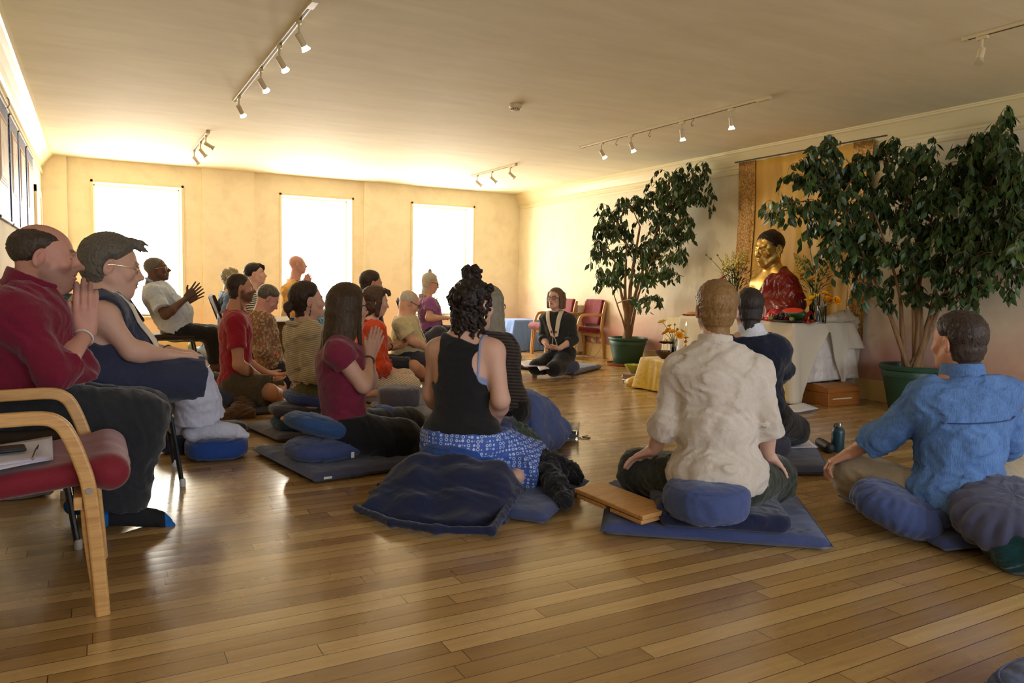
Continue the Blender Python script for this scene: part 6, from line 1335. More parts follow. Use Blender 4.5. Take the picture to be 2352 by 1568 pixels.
# ================================================================ shrine, plants, walls and ceiling fittings
def drape(name, mt, label, x0, x1, y0, y1, zt, zb, amp=.02, flare=.03, waves=9, seed=1, cat='tablecloth', zbf=None, rad=.04, rows=22, parent=None, thick=.003, vox=None):
    """cloth over a box: flat top, sides hanging in folds"""
    rs = np.random.RandomState(seed); ph = rs.uniform(0, 6.28, 6); cx, cy, hx, hy = (x0+x1)/2, (y0+y1)/2, (x1-x0)/2, (y1-y0)/2; N = 220; per = []
    tot = 4*(hx+hy)
    for k in range(N):
        s = k/N*tot
        if s < 2*hx: p = (-hx+s, -hy, 0, -1)
        elif s < 2*hx+2*hy: p = (hx, -hy+s-2*hx, 1, 0)
        elif s < 4*hx+2*hy: p = (hx-(s-2*hx-2*hy), hy, 0, 1)
        else: p = (-hx, hy-(s-4*hx-2*hy), -1, 0)
        per.append((p, s/tot))
    v = [(cx, cy, zt)]; f = []; ring0 = 1
    def normal(p):
        # blend normals near corners
        x, y = p[0], p[1]; nx = np.clip((abs(x)-(hx-.08))/.08, 0, 1)*(1 if x > 0 else -1) if abs(p[2]) < .5 else p[2]; ny = np.clip((abs(y)-(hy-.08))/.08, 0, 1)*(1 if y > 0 else -1) if abs(p[3]) < .5 else p[3]; n = V3(nx, ny, 0); return nrm(n)
    for sc_ in (.5, .97):
        for (p, s) in per: v.append((cx+p[0]*sc_, cy+p[1]*sc_, zt+.001))
    for i in range(rows+1):
        t = i/rows; row = []
        for (p, s) in per:
            n = normal(p); th = s*2*math.pi*waves; b = zb if zbf is None else zbf(cx+p[0], cy+p[1]); w_ = (math.sin(th+ph[0]+.8*math.sin(th*.31+ph[1]))+.45*math.sin(th*2.13+ph[2])+.35*math.sin(s*2*math.pi*3+ph[3]))
            off = flare*t+amp*(t**.8)*w_*(1 if t < .98 else 1.05)+.004; corner = abs(n[0]*n[1])*2; off += corner*.05*t; z = zt-(zt-b)*t+.004*w_*t
            if i == 0: off = 0
            v.append((cx+p[0]+n[0]*off, cy+p[1]+n[1]*off, max(z, .004)))
    f = [(0, 1+k, 1+(k+1) % N) for k in range(N)]
    for i in range(rows+2):
        a0 = 1+i*N
        for k in range(N): a, b = a0+k, a0+(k+1) % N; f.append((a, a+N, b+N, b))
    o = MB().add(v, f).build(name, mt, parent, True, 0, sharp=False); sd = o.modifiers.new('t', 'SOLIDIFY'); sd.thickness = thick; sd.offset = -1
    if label: tag(o, label, cat)
    return o
def table(x0, x1, y0, y1, zt, label, leg=.045):
    e = empty('table', ((x0+x1)/2, (y0+y1)/2, 0), label, 'table'); W = wood('dark_table_wood', srgb(80, 50, 28), srgb(120, 80, 46), .5)
    MB().box(x0, x1, y0, y1, zt-.03, zt-.004).build('tabletop', W, e, True, .004)
    for a in (x0+.03, x1-.03-leg):
        for b in (y0+.03, y1-.03-leg): MB().box(a, a+leg, b, b+leg, 0, zt-.03).build('leg', W, e, True, .003)
TX0, TX1, TY0, TY1, TZ = 5.56, 6.36, 4.77, 6.28, .735
table(TX0+.02, TX1-.02, TY0+.02, TY1-.02, TZ, 'shrine table hidden beneath the long white cloth')
def zbf(x, y):
    if y < TY0+.02 and x > TX0+.03: return .19+.03*(x-TX0)
    return .12+.12*abs(math.sin(y*3.1+x*2))
SATIN = NT('ivory_satin'); _v = SATIN.coord(); _n = SATIN.noise(_v, 9, 5, .6, 1.2); SATIN.col(SATIN.ramp(_n, [(.3, srgb(206, 196, 186)), (.6, srgb(232, 224, 214))])); SATIN.set(Roughness=.32); SATIN.b.inputs['Sheen Weight'].default_value = .4; SATIN.bump(_n, .9, .02); SATIN = SATIN.m
drape('tablecloth', SATIN, 'shiny ivory satin cloth hanging to shin height over the shrine table', TX0, TX1, TY0, TY1, TZ+.003, .2, .016, .03, 17, 3, zbf=zbf)
SHEER = NT('sheer_cream_gauze'); _v = SHEER.coord(); _n = SHEER.noise(_v, 5, 4, .6, .6); SHEER.col(srgb(232, 220, 196)); SHEER.set(Roughness=.8); SHEER.b.inputs['Alpha'].default_value = .72; SHEER.bump(_n, .5, .02); SHEER = SHEER.m
def zb2(x, y):
    if y < TY0+.03: t = (x-TX0)/(TX1-TX0); return .06+max(0, .62*(1-abs(t-.48)/.38)) if .1 < t < .86 else (.02 if t < .1 else .5)
    return .03
drape('gauze_cloth', SHEER, 'sheer cream gauze laid over the satin cloth, its hem cut in a peak', TX0-.012, TX1+.012, TY0-.015, TY1+.012, TZ+.010, .05, .014, .045, 11, 5, 'cloth', zbf=zb2, thick=.0015)
_k = V3(TX1-.02, TY0+.1, TZ); cloth_heap('gauze_scarf', SHEER, 'bunched cream gauze at the wall end of the shrine table', 'cloth', lambda S: (S.chain([_k+V3(-.3, .05, .02), _k+V3(-.12, 0, .05), _k+V3(.06, .0, .07), _k+V3(.13, -.03, .0), _k+V3(.12, -.05, -.12)], [.02, .04, .055, .05, .02], .03)), .008, (.02, .07), 21)
# white cloth of the side table left of the statue, seen between heads
table(6.0, 6.42, 6.45, 6.95, .70, 'small side table under a cream cloth, left of the shrine')
drape('tablecloth', fabric('cream_voile', srgb(232, 216, 178), .8, .2), 'cream cloth over the small side table, behind the candle', 5.97, 6.44, 6.42, 6.98, .703, .05, .014, .05, 9, 7)
_q = V3(6.12, 6.72, .708); _e = empty('cake_plate', _q, 'dark red plate of food on the side table', 'plate'); MB().lathe([(.06, 0), (.09, .006), (.125, .035), (.12, .035), (.085, .012), (.001, .01)], 28, Matrix.Translation(tuple(_q))).build('plate', plain('dark_red_glaze', srgb(110, 16, 18), .25), _e); MB().sphere((_q[0], _q[1], _q[2]+.03), (.085, .085, .035)).build('bread', plain('crusty_bread', srgb(206, 150, 92), .7), _e)
# low table with yellow cloth
LX0, LX1, LY0, LY1, LZ = 4.93, 5.38, 5.35, 6.16, .325
table(LX0+.02, LX1-.02, LY0+.02, LY1-.02, LZ, 'low offering table under a yellow silk cloth')
YEL = NT('golden_yellow_silk'); _v = YEL.coord(); _n = YEL.noise(_v, 7, 4, .6, .8); YEL.col(YEL.ramp(_n, [(.3, srgb(204, 160, 36)), (.7, srgb(232, 198, 70))])); YEL.set(Roughness=.45); YEL.b.inputs['Sheen Weight'].default_value = .4; YEL.bump(_n, .5, .02); YEL = YEL.m
drape('silk_cloth', YEL, 'golden yellow silk over the low offering table', LX0, LX1, LY0, LY1, LZ+.003, .01, .012, .03, 13, 9)
cloth_heap('silk_cloth', YEL, 'yellow silk trailing on the floor under the folded towel', 'cloth', lambda S: S.chain([onz(1440, 880)+V3(0, 0, .01), onz(1462, 888)+V3(0, .05, .025), onz(1490, 890)+V3(0, .05, .02), onz(1515, 892)+V3(0, .0, .02)], [.035, .07, .06, .05], .03), .007, (.012, .08), 22)
cloth_heap('silk_cloth', YEL, 'yellow silk gathered on the floor by the paper stack', 'cloth', lambda S: (S.chain([onz(1798, 930)+V3(0, .1, .03), onz(1812, 915)+V3(0, .1, .08), onz(1838, 924)+V3(-.02, .08, .03)], [.07, .09, .04], .04), S.cap(V3(TX0-.05, TY0+.12, .35), V3(TX0-.1, TY0+.05, .06), .05, .09, .04)), .007, (.014, .09), 23)
def bunch(e, base, stems, leaf, flower_fn, seed=1):
    rs = np.random.RandomState(seed)
# vases with flowers
STEM = plain('flower_stem_green', srgb(74, 96, 42), .6); LEAFG = plain('flower_leaf_green', srgb(50, 76, 34), .5)
def petal_flower(mb, c, r, n=14, up=V3(0, 0, 1), rs=None, layers=3, open_=.9):
    M = rot_to(up); M.translation = Vector(tuple(c)); 
    r = r*1.28
    for L_ in range(layers):
        rr = r*(1-.26*L_); m_ = max(5, n-3*L_)
        for k in range(m_):
            a = 2*math.pi*(k+.5*L_)/m_+rs.uniform(-.1, .1); d = V3(math.cos(a), math.sin(a), 0); s = V3(-math.sin(a), math.cos(a), 0); el = open_*(.25+.45*L_)+rs.uniform(-.12, .12); pts = []
            for (t, w_) in ((.0, .1), (.45, .42), (.8, .46), (1., .2)):
                c_ = d*rr*t*math.cos(el*t)+V3(0, 0, 1)*rr*t*math.sin(el*t)*1.1
                for q in (-1, 0, 1): pts.append(tuple(c_+s*q*w_*rr*.8+V3(0, 0, 1)*(abs(q)*.08*rr)))
            mb.add(pts, [(i*3+j, i*3+j+1, i*3+j+4, i*3+j+3) for i in range(3) for j in (0, 1)], 0, M)
def leafblade(mb, p, d, n, L, W, mi=0, droop=0.):
    d = nrm(d); s = nrm(np.cross(d, n)); n = np.cross(s, d); pr = [(0, .05), (.18, .5), (.42, 1.), (.68, .72), (.88, .26), (1.0, .0)]; v = []
    for t, w_ in pr:
        c = p+d*L*t+n*(-droop*L*t*t); v += [tuple(c-s*W*w_/2+n*.12*W*w_), tuple(c), tuple(c+s*W*w_/2+n*.12*W*w_)]
    mb.add(v, [(i*3+j, i*3+j+1, i*3+j+4, i*3+j+3) for i in range(5) for j in (0, 1)], mi)
def vase(c, r, h, label, glass=True, mat_=None, flare=1.):
    e = empty('flower_vase', c, label, 'vase'); M = Matrix.Translation(tuple(c)); MB().lathe([(r*.9, 0), (r, .004), (r*flare, h), (r*flare-.004, h), (r*.9-.002, .012), (.001, .01)], 28, M).build('vessel', mat_ or GL, e)
    if glass: MB().lathe([(.001, .012), (r*.88, .012), (r*.92*((1+flare)/2), h*.6), (.001, h*.6)], 24, M).build('water', GL, e)
    return e
def flowers(e, c, h, heads, seed, mats, leafn=0, leafh=(.3, .8), spread=.12):
    """heads: (point, radius, mat index, kind)"""
    rs = np.random.RandomState(seed); lm = MB()
    for (p, r, mi, kind) in heads:
        b = c+V3(rs.uniform(-1, 1)*.02, rs.uniform(-1, 1)*.02, .02); mid = lerp(b, p, .55)+V3(0, 0, h*.12); mid[:2] = lerp(c[:2], p[:2], .35)
        st = MB().tube(bez([b, mid, p], 6), .0028, 5).build('stem', STEM, e); fb = MB(); up = nrm(p-mid+V3(0, 0, .02))
        if kind == 'double': petal_flower(fb, p, r, 13, up, rs, 4, 1.1)
        elif kind == 'poppy': petal_flower(fb, p, r, 6, nrm(up+V3(-.3, -.3, .2)), rs, 2, .9)
        elif kind == 'bud': fb.sphere(tuple(p), r, 0, 10, 7)
        elif kind == 'spike':
            for k in range(26): t = k/26; a = k*2.4; q = p+up*(t-.6)*.17+V3(math.cos(a), math.sin(a), 0)*(.026*(1.15-t)+.004); fb.sphere(tuple(q), .0115*(1.2-t*.7), 0, 7, 5)
        fb.build('flower_head', mats[mi], e, True, 0, sharp=False)
    if leafn:
        for k in range(leafn):
            a = rs.uniform(0, 6.28); t = rs.uniform(*leafh); rr = spread*t*rs.uniform(.3, 1.1); p = c+V3(math.cos(a)*rr, math.sin(a)*rr, h*t); d = nrm(V3(math.cos(a), math.sin(a), rs.uniform(.4, 1.5))); leafblade(lm, p, d, nrm(V3(-d[0], -d[1], 1)), rs.uniform(.05, .1), .018, 0, .3)
        o = lm.build('leaves', LEAFG, e, True, 0, sharp=False); o['kind'] = 'stuff'
YF_ = plain('yellow_petals', srgb(240, 196, 30), .6); OF_ = plain('amber_petals', srgb(244, 172, 22), .6); PF_ = plain('pale_lemon_petals', srgb(222, 206, 120), .6); BUDM = plain('green_brown_bud', srgb(120, 110, 60), .6); ORG = plain('orange_petals', srgb(230, 104, 24), .6)
FM = [YF_, OF_, PF_, BUDM, ORG]
def pp(x, y, X): return onX(x, y, X)
_c = V3(*onX(1547, 800, 5.15)[:2], LZ+.006); _e = vase(_c, .033, .2, 'glass vase of amber and yellow flowers on the low offering table', flare=1.25)
flowers(_e, _c, .34, [(pp(1522, 740, 5.15), .042, 0, 'poppy'), (pp(1538, 749, 5.15), .022, 1, 'double'), (pp(1550, 745, 5.2), .011, 3, 'bud'), (pp(1556, 756, 5.15), .014, 3, 'bud'), (pp(1528, 766, 5.1), .032, 1, 'double'), (pp(1545, 763, 5.12), .036, 1, 'double'), (pp(1560, 771, 5.1), .036, 1, 'double'), (pp(1567, 761, 5.2), .024, 0, 'double'), (pp(1535, 760, 5.2), .028, 1, 'double')], 4, FM)
_c = V3(*onX(1875, 742, 5.85)[:2], TZ+.012); _c[1] = 4.92; _v1 = _c.copy()
for (cc, lb, hd, sd, hh, lf) in (
    (onX(1886, 742, 5.72), 'tall glass vase of amber double flowers and a yellow poppy at the shrine end', [(pp(1868, 687, 5.7), .062, 0, 'poppy'), (pp(1900, 690, 5.7), .04, 1, 'double'), (pp(1895, 676, 5.72), .038, 1, 'double'), (pp(1921, 692, 5.7), .038, 1, 'double'), (pp(1904, 680, 5.75), .03, 1, 'double'), (pp(1862, 698, 5.68), .03, 1, 'double')], 6, .3, 0),
    (onX(1868, 738, 6.02), 'tall glass vase of mixed yellow blooms and greenery behind the poppy vase', [(pp(1845, 640, 6.0), .026, 0, 'double'), (pp(1862, 642, 5.95), .036, 1, 'double'), (pp(1853, 627, 6.), .024, 1, 'double'), (pp(1872, 624, 6.), .022, 4, 'double'), (pp(1885, 626, 6.), .024, 0, 'double'), (pp(1875, 651, 5.95), .018, 0, 'double'), (pp(1846, 634, 6.1), .028, 1, 'double'), (pp(1838, 600, 6.05), .03, 2, 'spike'), (pp(1830, 592, 6.1), .03, 2, 'spike'), (pp(1850, 598, 6.1), .03, 2, 'spike'), (pp(1858, 607, 6.1), .03, 2, 'spike'), (pp(1886, 612, 6.1), .03, 2, 'double'), (pp(1895, 604, 6.1), .03, 2, 'spike'), (pp(1860, 568, 6.1), .011, 3, 'bud'), (pp(1920, 592, 6.1), .03, 2, 'poppy')], 7, .5, 110)):
    cc = V3(cc[0], cc[1], TZ+.014); _e = vase(cc, .042, .27, lb, flare=1.05); flowers(_e, cc, hh, hd, sd, FM, lf, (.5, 1.15), .17)
_c = V3(6.08, 6.02, TZ+.014); _e = vase(_c, .05, .25, 'vase of pale lemon blooms and dark greenery left of the statue', flare=1.1)
flowers(_e, _c, .42, [(pp(x, y, 6.05+.06*((x+y) % 3-1)), r, m_, k) for x, y, r, m_, k in ((1670, 595, .03, 2, 'spike'), (1684, 590, .03, 2, 'spike'), (1700, 586, .03, 2, 'spike'), (1712, 585, .03, 2, 'spike'), (1662, 608, .024, 2, 'spike'), (1676, 612, .026, 2, 'double'), (1692, 608, .026, 0, 'double'), (1705, 605, .026, 2, 'double'), (1698, 616, .026, 0, 'double'), (1710, 620, .022, 2, 'double'), (1688, 626, .026, 2, 'double'), (1660, 641, .034, 4, 'double'), (1669, 633, .016, 0, 'double'), (1648, 586, .012, 3, 'bud'), (1622, 585, .012, 3, 'bud'), (1632, 594, .012, 3, 'bud'), (1716, 600, .022, 0, 'double'))], 8, FM, 150, (.5, 1.2), .16)
# candlestick, bowl, fruit, ribbon, bowl on towels
BRASS = plain('polished_brass', (.62, .36, .14), .22, 1.)
_c = V3(*onX(1574, 805, 5.2)[:2], LZ+.006); _e = empty('candlestick', _c, 'brass candlestick with a lit cream candle on the low offering table', 'candlestick'); M = Matrix.Translation(tuple(_c))
MB().lathe([(.04, 0), (.042, .006), (.03, .018), (.012, .03), (.01, .05), (.022, .065), (.01, .08), (.009, .1), (.024, .12), (.01, .14), (.008, .165), (.02, .18), (.009, .195), (.01, .21), (.032, .222), (.033, .228), (.012, .23), (.011, .24)], 28, M).build('stick', BRASS, _e)
MB().lathe([(.011, .23), (.0125, .235), (.012, .33), (.009, .336), (.001, .334)], 20, M).build('candle', plain('cream_wax', srgb(236, 218, 160), .5), _e)
FL = NT('candle_flame'); FL.set(Roughness=1.); FL.b.inputs['Emission Color'].default_value = (1, .62, .22, 1); FL.b.inputs['Emission Strength'].default_value = 14; MB().lathe([(.001, .338), (.005, .346), (.0052, .354), (.0022, .37), (.0003, .378)], 12, M).build('flame', FL.m, _e)
_c = V3(*onX(1530, 818, 5.05)[:2], LZ+.006); _e = empty('bowl', _c, 'dark brown bowl with small lotus decorations on the low offering table', 'bowl'); M = Matrix.Translation(tuple(_c)); MB().lathe([(.05, 0), (.055, .006), (.11, .045), (.128, .075), (.122, .075), (.1, .045), (.001, .018)], 32, M).build('bowl_body', plain('dark_brown_glaze', srgb(70, 46, 36), .35), _e)
_r = np.random.RandomState(3)
for k in range(9): a = k*.7; q = _c+V3(math.cos(a)*.05, math.sin(a)*.05, .15+.01*_r.rand()); MB().tube([q-V3(0, 0, .11), q], .002, 5).build('stem', plain('white_stem', srgb(210, 200, 200), .6), _e); fb = MB(); petal_flower(fb, q, .028, 8, V3(0, 0, 1), _r, 2, .8); fb.build('lotus', plain('dark_plum_petals', srgb(66, 26, 40), .5), _e)
for k in range(4): q = _c+V3(.025*math.cos(k*1.57), .025*math.sin(k*1.57), .185); MB().sphere(tuple(q), .02).build('gold_ball', plain('gold_foil', (.8, .6, .28), .35, .6), _e)
_c = V3(*onX(1812, 742, 5.66)[:2], TZ+.014); _e = empty('fruit_plate', _c, 'dark platter of watermelon, grapes and kiwi on the shrine table', 'plate'); M = Matrix.Translation(tuple(_c)); MB().lathe([(.1, 0), (.13, .004), (.18, .02), (.176, .022), (.13, .009), (.001, .007)], 36, M).build('platter', plain('pewter_platter', srgb(76, 66, 54), .35, .6), _e)
wm = MB(); n_ = 18
def wedge(R_, z0, mi):   # half-moon slab lying on its side
    pass
S = Sh(); S.ell(_c+V3(.03, -.02, .075), (.07, .15, .065), Rz(-.1), .01); S.half(_c+V3(.0, -.02, .105), (-.45, 0, 1), k=.001); soft(S, 'watermelon_rind', plain('watermelon_rind', srgb(40, 74, 30), .4), _e, .006)
S = Sh(); S.ell(_c+V3(.028, -.02, .08), (.064, .144, .062), Rz(-.1), .01); S.half(_c+V3(.0, -.02, .1085), (-.45, 0, 1), k=.001); S.half(_c+V3(.0, -.02, .094), (.45, 0, -1), k=.001); soft(S, 'watermelon_flesh', plain('watermelon_flesh', srgb(214, 64, 48), .35), _e, .005)
for k in range(34): MB().sphere(tuple(_c+V3(-.08-.03*_r.rand(), -.09+.16*_r.rand(), .03+.045*_r.rand())), .0155, 0, 10, 7).build('grape', plain('black_grape', srgb(48, 26, 36), .3), _e)
for k, (a, b) in enumerate(((-.12, .1), (-.1, -.12), (-.05, .13))): q = _c+V3(a, b, .032); MB().sphere(tuple(q), (.022, .024, .022)).build('kiwi', plain('kiwi_skin', srgb(96, 84, 44), .7), _e); MB().lathe([(.001, 0), (.018, .0), (.018, .002), (.001, .003)], 16, Matrix.Translation(tuple(q+V3(-.019, -.006, .004))) @ rot_to((-1, -.4, .3))).build('kiwi_slice', plain('kiwi_flesh', srgb(120, 140, 50), .4), _e)
REDS = plain('red_satin_ribbon', srgb(176, 14, 22), .3)
_q = onX(1858, 740, 5.72); _q[2] = TZ+.016; _e = empty('ribbon', _q, 'glossy red satin ribbon folded beside the fruit platter', 'ribbon')
_P = [_q+V3(0, .05, .0), _q+V3(0, .03, .06), _q+V3(.02, .0, .095), _q+V3(.02, -.03, .06), _q+V3(0, -.06, .012)]; MB().tube(bez(_P, 5), 1, flat=(.06, .004), up=(0, 1, .2)).build('loop', REDS, _e); MB().tube(bez([_q+V3(-.03, .03, .002), _q+V3(-.03, .0, .03), _q+V3(-.03, -.05, .004)], 5), 1, flat=(.05, .004), up=(0, 0, 1)).build('tail', REDS, _e)
S_r = V3(*onX(1772, 730, 5.62)[:2], TZ+.012); cloth_heap('red_cloth', REDS, 'shiny red cloth bundled at the knees of the statue', 'cloth', lambda S: (S.chain([S_r+V3(.1, .12, .03), S_r+V3(.05, .0, .05), S_r+V3(.06, -.12, .04)], [.05, .06, .045], .03)), .006, (.01, .06), 31)
_c = V3(*onX(1462, 842, 5.5)[:2], 0); _c = onz(1467, 872)
for k in range(5): sheet([(1428, 862), (1475, 862), (1478, 872), (1430, 872)], .006+.008*k, 'white paper napkins stacked by the folded towel', PAPER, 'folded_napkin', 'napkin', th=.007).__setitem__('group', 'napkins by the towel')
TOW = fabric('mauve_grey_towel', srgb(150, 126, 124), .95, .35); _d = onz(1470, 880, .03)
S = Sh(); _D = onz(1466, 878); S.box(_D+V3(.02, .1, .05), (.15, .1, .014), .013, Rz(.6), .01); S.box(_D+V3(.02, .1, .076), (.145, .095, .014), .013, Rz(.62), .004); S.fold = fold(.005, .1, 3); _t = soft(S, 'folded_towel', TOW, None, .006); tag(_t, 'mauve grey folded towel under the lime bowl', 'towel')
_c = _D+V3(.02, .1, .092); _e = empty('bowl', _c, 'lime green glazed bowl standing on the folded towel', 'bowl'); MB().lathe([(.04, 0), (.045, .006), (.085, .045), (.112, .088), (.116, .095), (.108, .095), (.08, .048), (.001, .014)], 36, Matrix.Translation(tuple(_c))).build('bowl_body', plain('lime_glaze', srgb(168, 176, 66), .2), _e)
# chest and paper stack
CH = wood('tan_chest_wood', srgb(132, 76, 28), srgb(160, 98, 40), .45, .8); P0, P1, P2 = onz(1902, 934), onz(1970, 928), onz(1847, 921)
_u = nrm(P1-P0); _w = nrm(P2-P0); _w = nrm(_w-_u*(_w@_u)); _lu, _lw = .43, .33; _e = empty('wooden_chest', P0+_u*_lu/2+_w*_lw/2, 'tan wooden chest with arched lid on the floor beside the shrine', 'chest')
Mx = Matrix(((_u[0], _w[0], 0, P0[0]), (_u[1], _w[1], 0, P0[1]), (0, 0, 1, 0), (0, 0, 0, 1)))
MB().box(0, _lu, 0, _lw, 0, .12, M=Mx).build('box_body', CH, _e, True, .004); pr = [(-.006, .122), (-.006, .135)]+[(_lw/2-(_lw/2+.006)*math.cos(math.pi*k/16), .135+.055*math.sin(math.pi*k/16)) for k in range(1, 16)]+[(_lw+.006, .135), (_lw+.006, .122)]
v = [(x, a, b) for x in (-.006, _lu+.006) for a, b in pr]; n_ = len(pr); MB().add(v, [tuple(range(n_-1, -1, -1)), tuple(range(n_, 2*n_))]+[(i, (i+1) % n_, (i+1) % n_+n_, i+n_) for i in range(n_)], 0, Mx).build('arched_lid', [CH], _e, True, .002)
MB().box(_lu*.12, _lu*.72, -.008, -.001, .062, .072, M=Mx).build('inlay_strip', plain('pale_bone_inlay', srgb(222, 204, 160), .5), _e)
for k in range(6):
    a = .012*k; sheet([(1800+(k % 3)*5, 932+k % 2), (1838+(k % 2)*6, 924), (1880-(k % 3)*6, 937), (1822+k % 4*3, 946)], .004+.006*k, 'loose white booklets and papers in a pile on the floor before the shrine', plain('pile_paper', srgb(214, 214, 224), .8), 'booklet', 'booklet', th=.005).__setitem__('group', 'papers piled before the shrine')
# leader's low stand, open book, incense burner
STW = wood('cherry_stand', srgb(130, 76, 34), srgb(172, 108, 54), .4); _s = onz(1222, 838, .13); _e = empty('book_stand', _s*V3(1, 1, 0), 'low cherry wood stand with an open book before the leader', 'table'); m = XF(_s[0]-.05, _s[1]+.1, math.radians(-28))
MB().box(-.5, .16, -.17, .17, .115, .135, M=m).build('tabletop', STW, _e, True, .003)
for x_, y_ in ((.12, .12), (.12, -.12), (-.38, .12), (-.38, -.12)): MB().box(x_-.025, x_+.025, y_-.02, y_+.02, 0, .115, M=m).build('leg', STW, _e, True, .003)
sheet([(1190, 829), (1232, 826), (1250, 840), (1205, 842)], .150, 'left page block of the open book on the low stand', PRINT, 'book_page', 'book', curl=.012, th=.006); sheet([(1226, 829), (1248, 830), (1262, 846), (1240, 851)], .148, 'right page of the open book drooping off the low stand', PRINT, 'book_page', 'book', curl=.01, th=.003)
_q = onz(1190, 829, .136); _e = empty('incense_burner', _q, 'dark wooden incense pot with an upright black stick', 'incense burner'); MB().lathe([(.055, 0), (.06, .006), (.045, .012), (.035, .02), (.05, .05), (.045, .055), (.001, .05)], 24, Matrix.Translation(tuple(_q))).build('pot', plain('dark_bronze', (.05, .035, .02), .35, .8), _e); MB().lathe([(.008, .05), (.008, .2), (.001, .202)], 12, Matrix.Translation(tuple(_q))).build('stick', BLKTUBE, _e)
for k, lb in ((0, 'left'), (.09, 'right')): _q = onz(1226, 799); tag(MB().lathe([(.04, 0), (.042, .1), (.02, .13), (.018, .17), (.001, .172)], 16, Matrix.Translation((_q[0]+k*1.1, _q[1]-.35+k, 0))).build('bottle', plain('white_plastic', srgb(228, 222, 210), .4)), 'small white bottle by the blue draped box, %s of two' % lb, 'bottle', 'white bottles by the blue draped box')
# blue draped box near the corner
_bx = (5.8, 6.3, 10.42, 11.0, .49); _e = tag(MB().box(_bx[0]+.02, _bx[1]-.02, _bx[2]+.02, _bx[3]-.02, 0, .485).build('storage_box', plain('cardboard', srgb(150, 116, 76), .9), None, False, .004), 'box hidden under a light blue cloth near the far corner', 'box')
drape('cloth_cover', fabric('cornflower_cotton', srgb(104, 136, 200), .85, .3), 'cornflower blue cloth draped over a box near the far corner', *_bx, .006, .02, .13, 9, 4, 'cloth')
# heater
_e = empty('storage_heater', (6.44, 10.2, 0), 'white storage heater with vents against the right wall, behind the leader', 'heater'); WH = plain('warm_white_enamel', srgb(236, 228, 206), .4); DG = plain('dark_grille', srgb(110, 106, 96), .6)
MB().box(6.38, XR-.024, 9.5, 10.42, .05, .76).build('casing', WH, _e, True, .012)
for k in range(3): MB().box(6.40, 6.49, 9.68+k*.24, 9.86+k*.24, .757, .764).build('top_vent', DG, _e, False)
for k in range(5): MB().box(6.354, 6.361, 9.68, 10.36, .10+.028*k, .114+.028*k).build('vent_slat', DG, _e, False)
for x_, y_ in ((6.38, 9.66), (6.38, 10.34)): MB().box(x_, x_+.1, y_, y_+.04, 0, .05).build('foot', DG, _e, False)
for i, (px, lb) in enumerate(((1366, 'left'), (1386, 'right'))):
    q = onX(px, 779, XR); _e = empty('wall_socket', q, 'white wall socket between armchair and plant pot, %s of the pair' % lb, 'socket'); MB().box(XR-.014, XR-.0, q[1]-.045, q[1]+.045, q[2]-.045, q[2]+.045).build('face_plate', WH, _e, True, .004)
    MB().box(XR-.05, XR-.014, q[1]-.028, q[1]+.028, q[2]-.03, q[2]+.02).build('plug', WH, _e, True, .004)
    e2 = MB().tube(bez([q+V3(-.04, 0, -.03), q+V3(-.05, .02, -.16), q+V3(-.1, .1, -.255), V3(q[0]-.2, q[1]+.3, .006), V3(6.25, 9.75, .006)], 6), .004, 6).build('flex', plain('cream_flex', srgb(214, 196, 156), .6), _e)

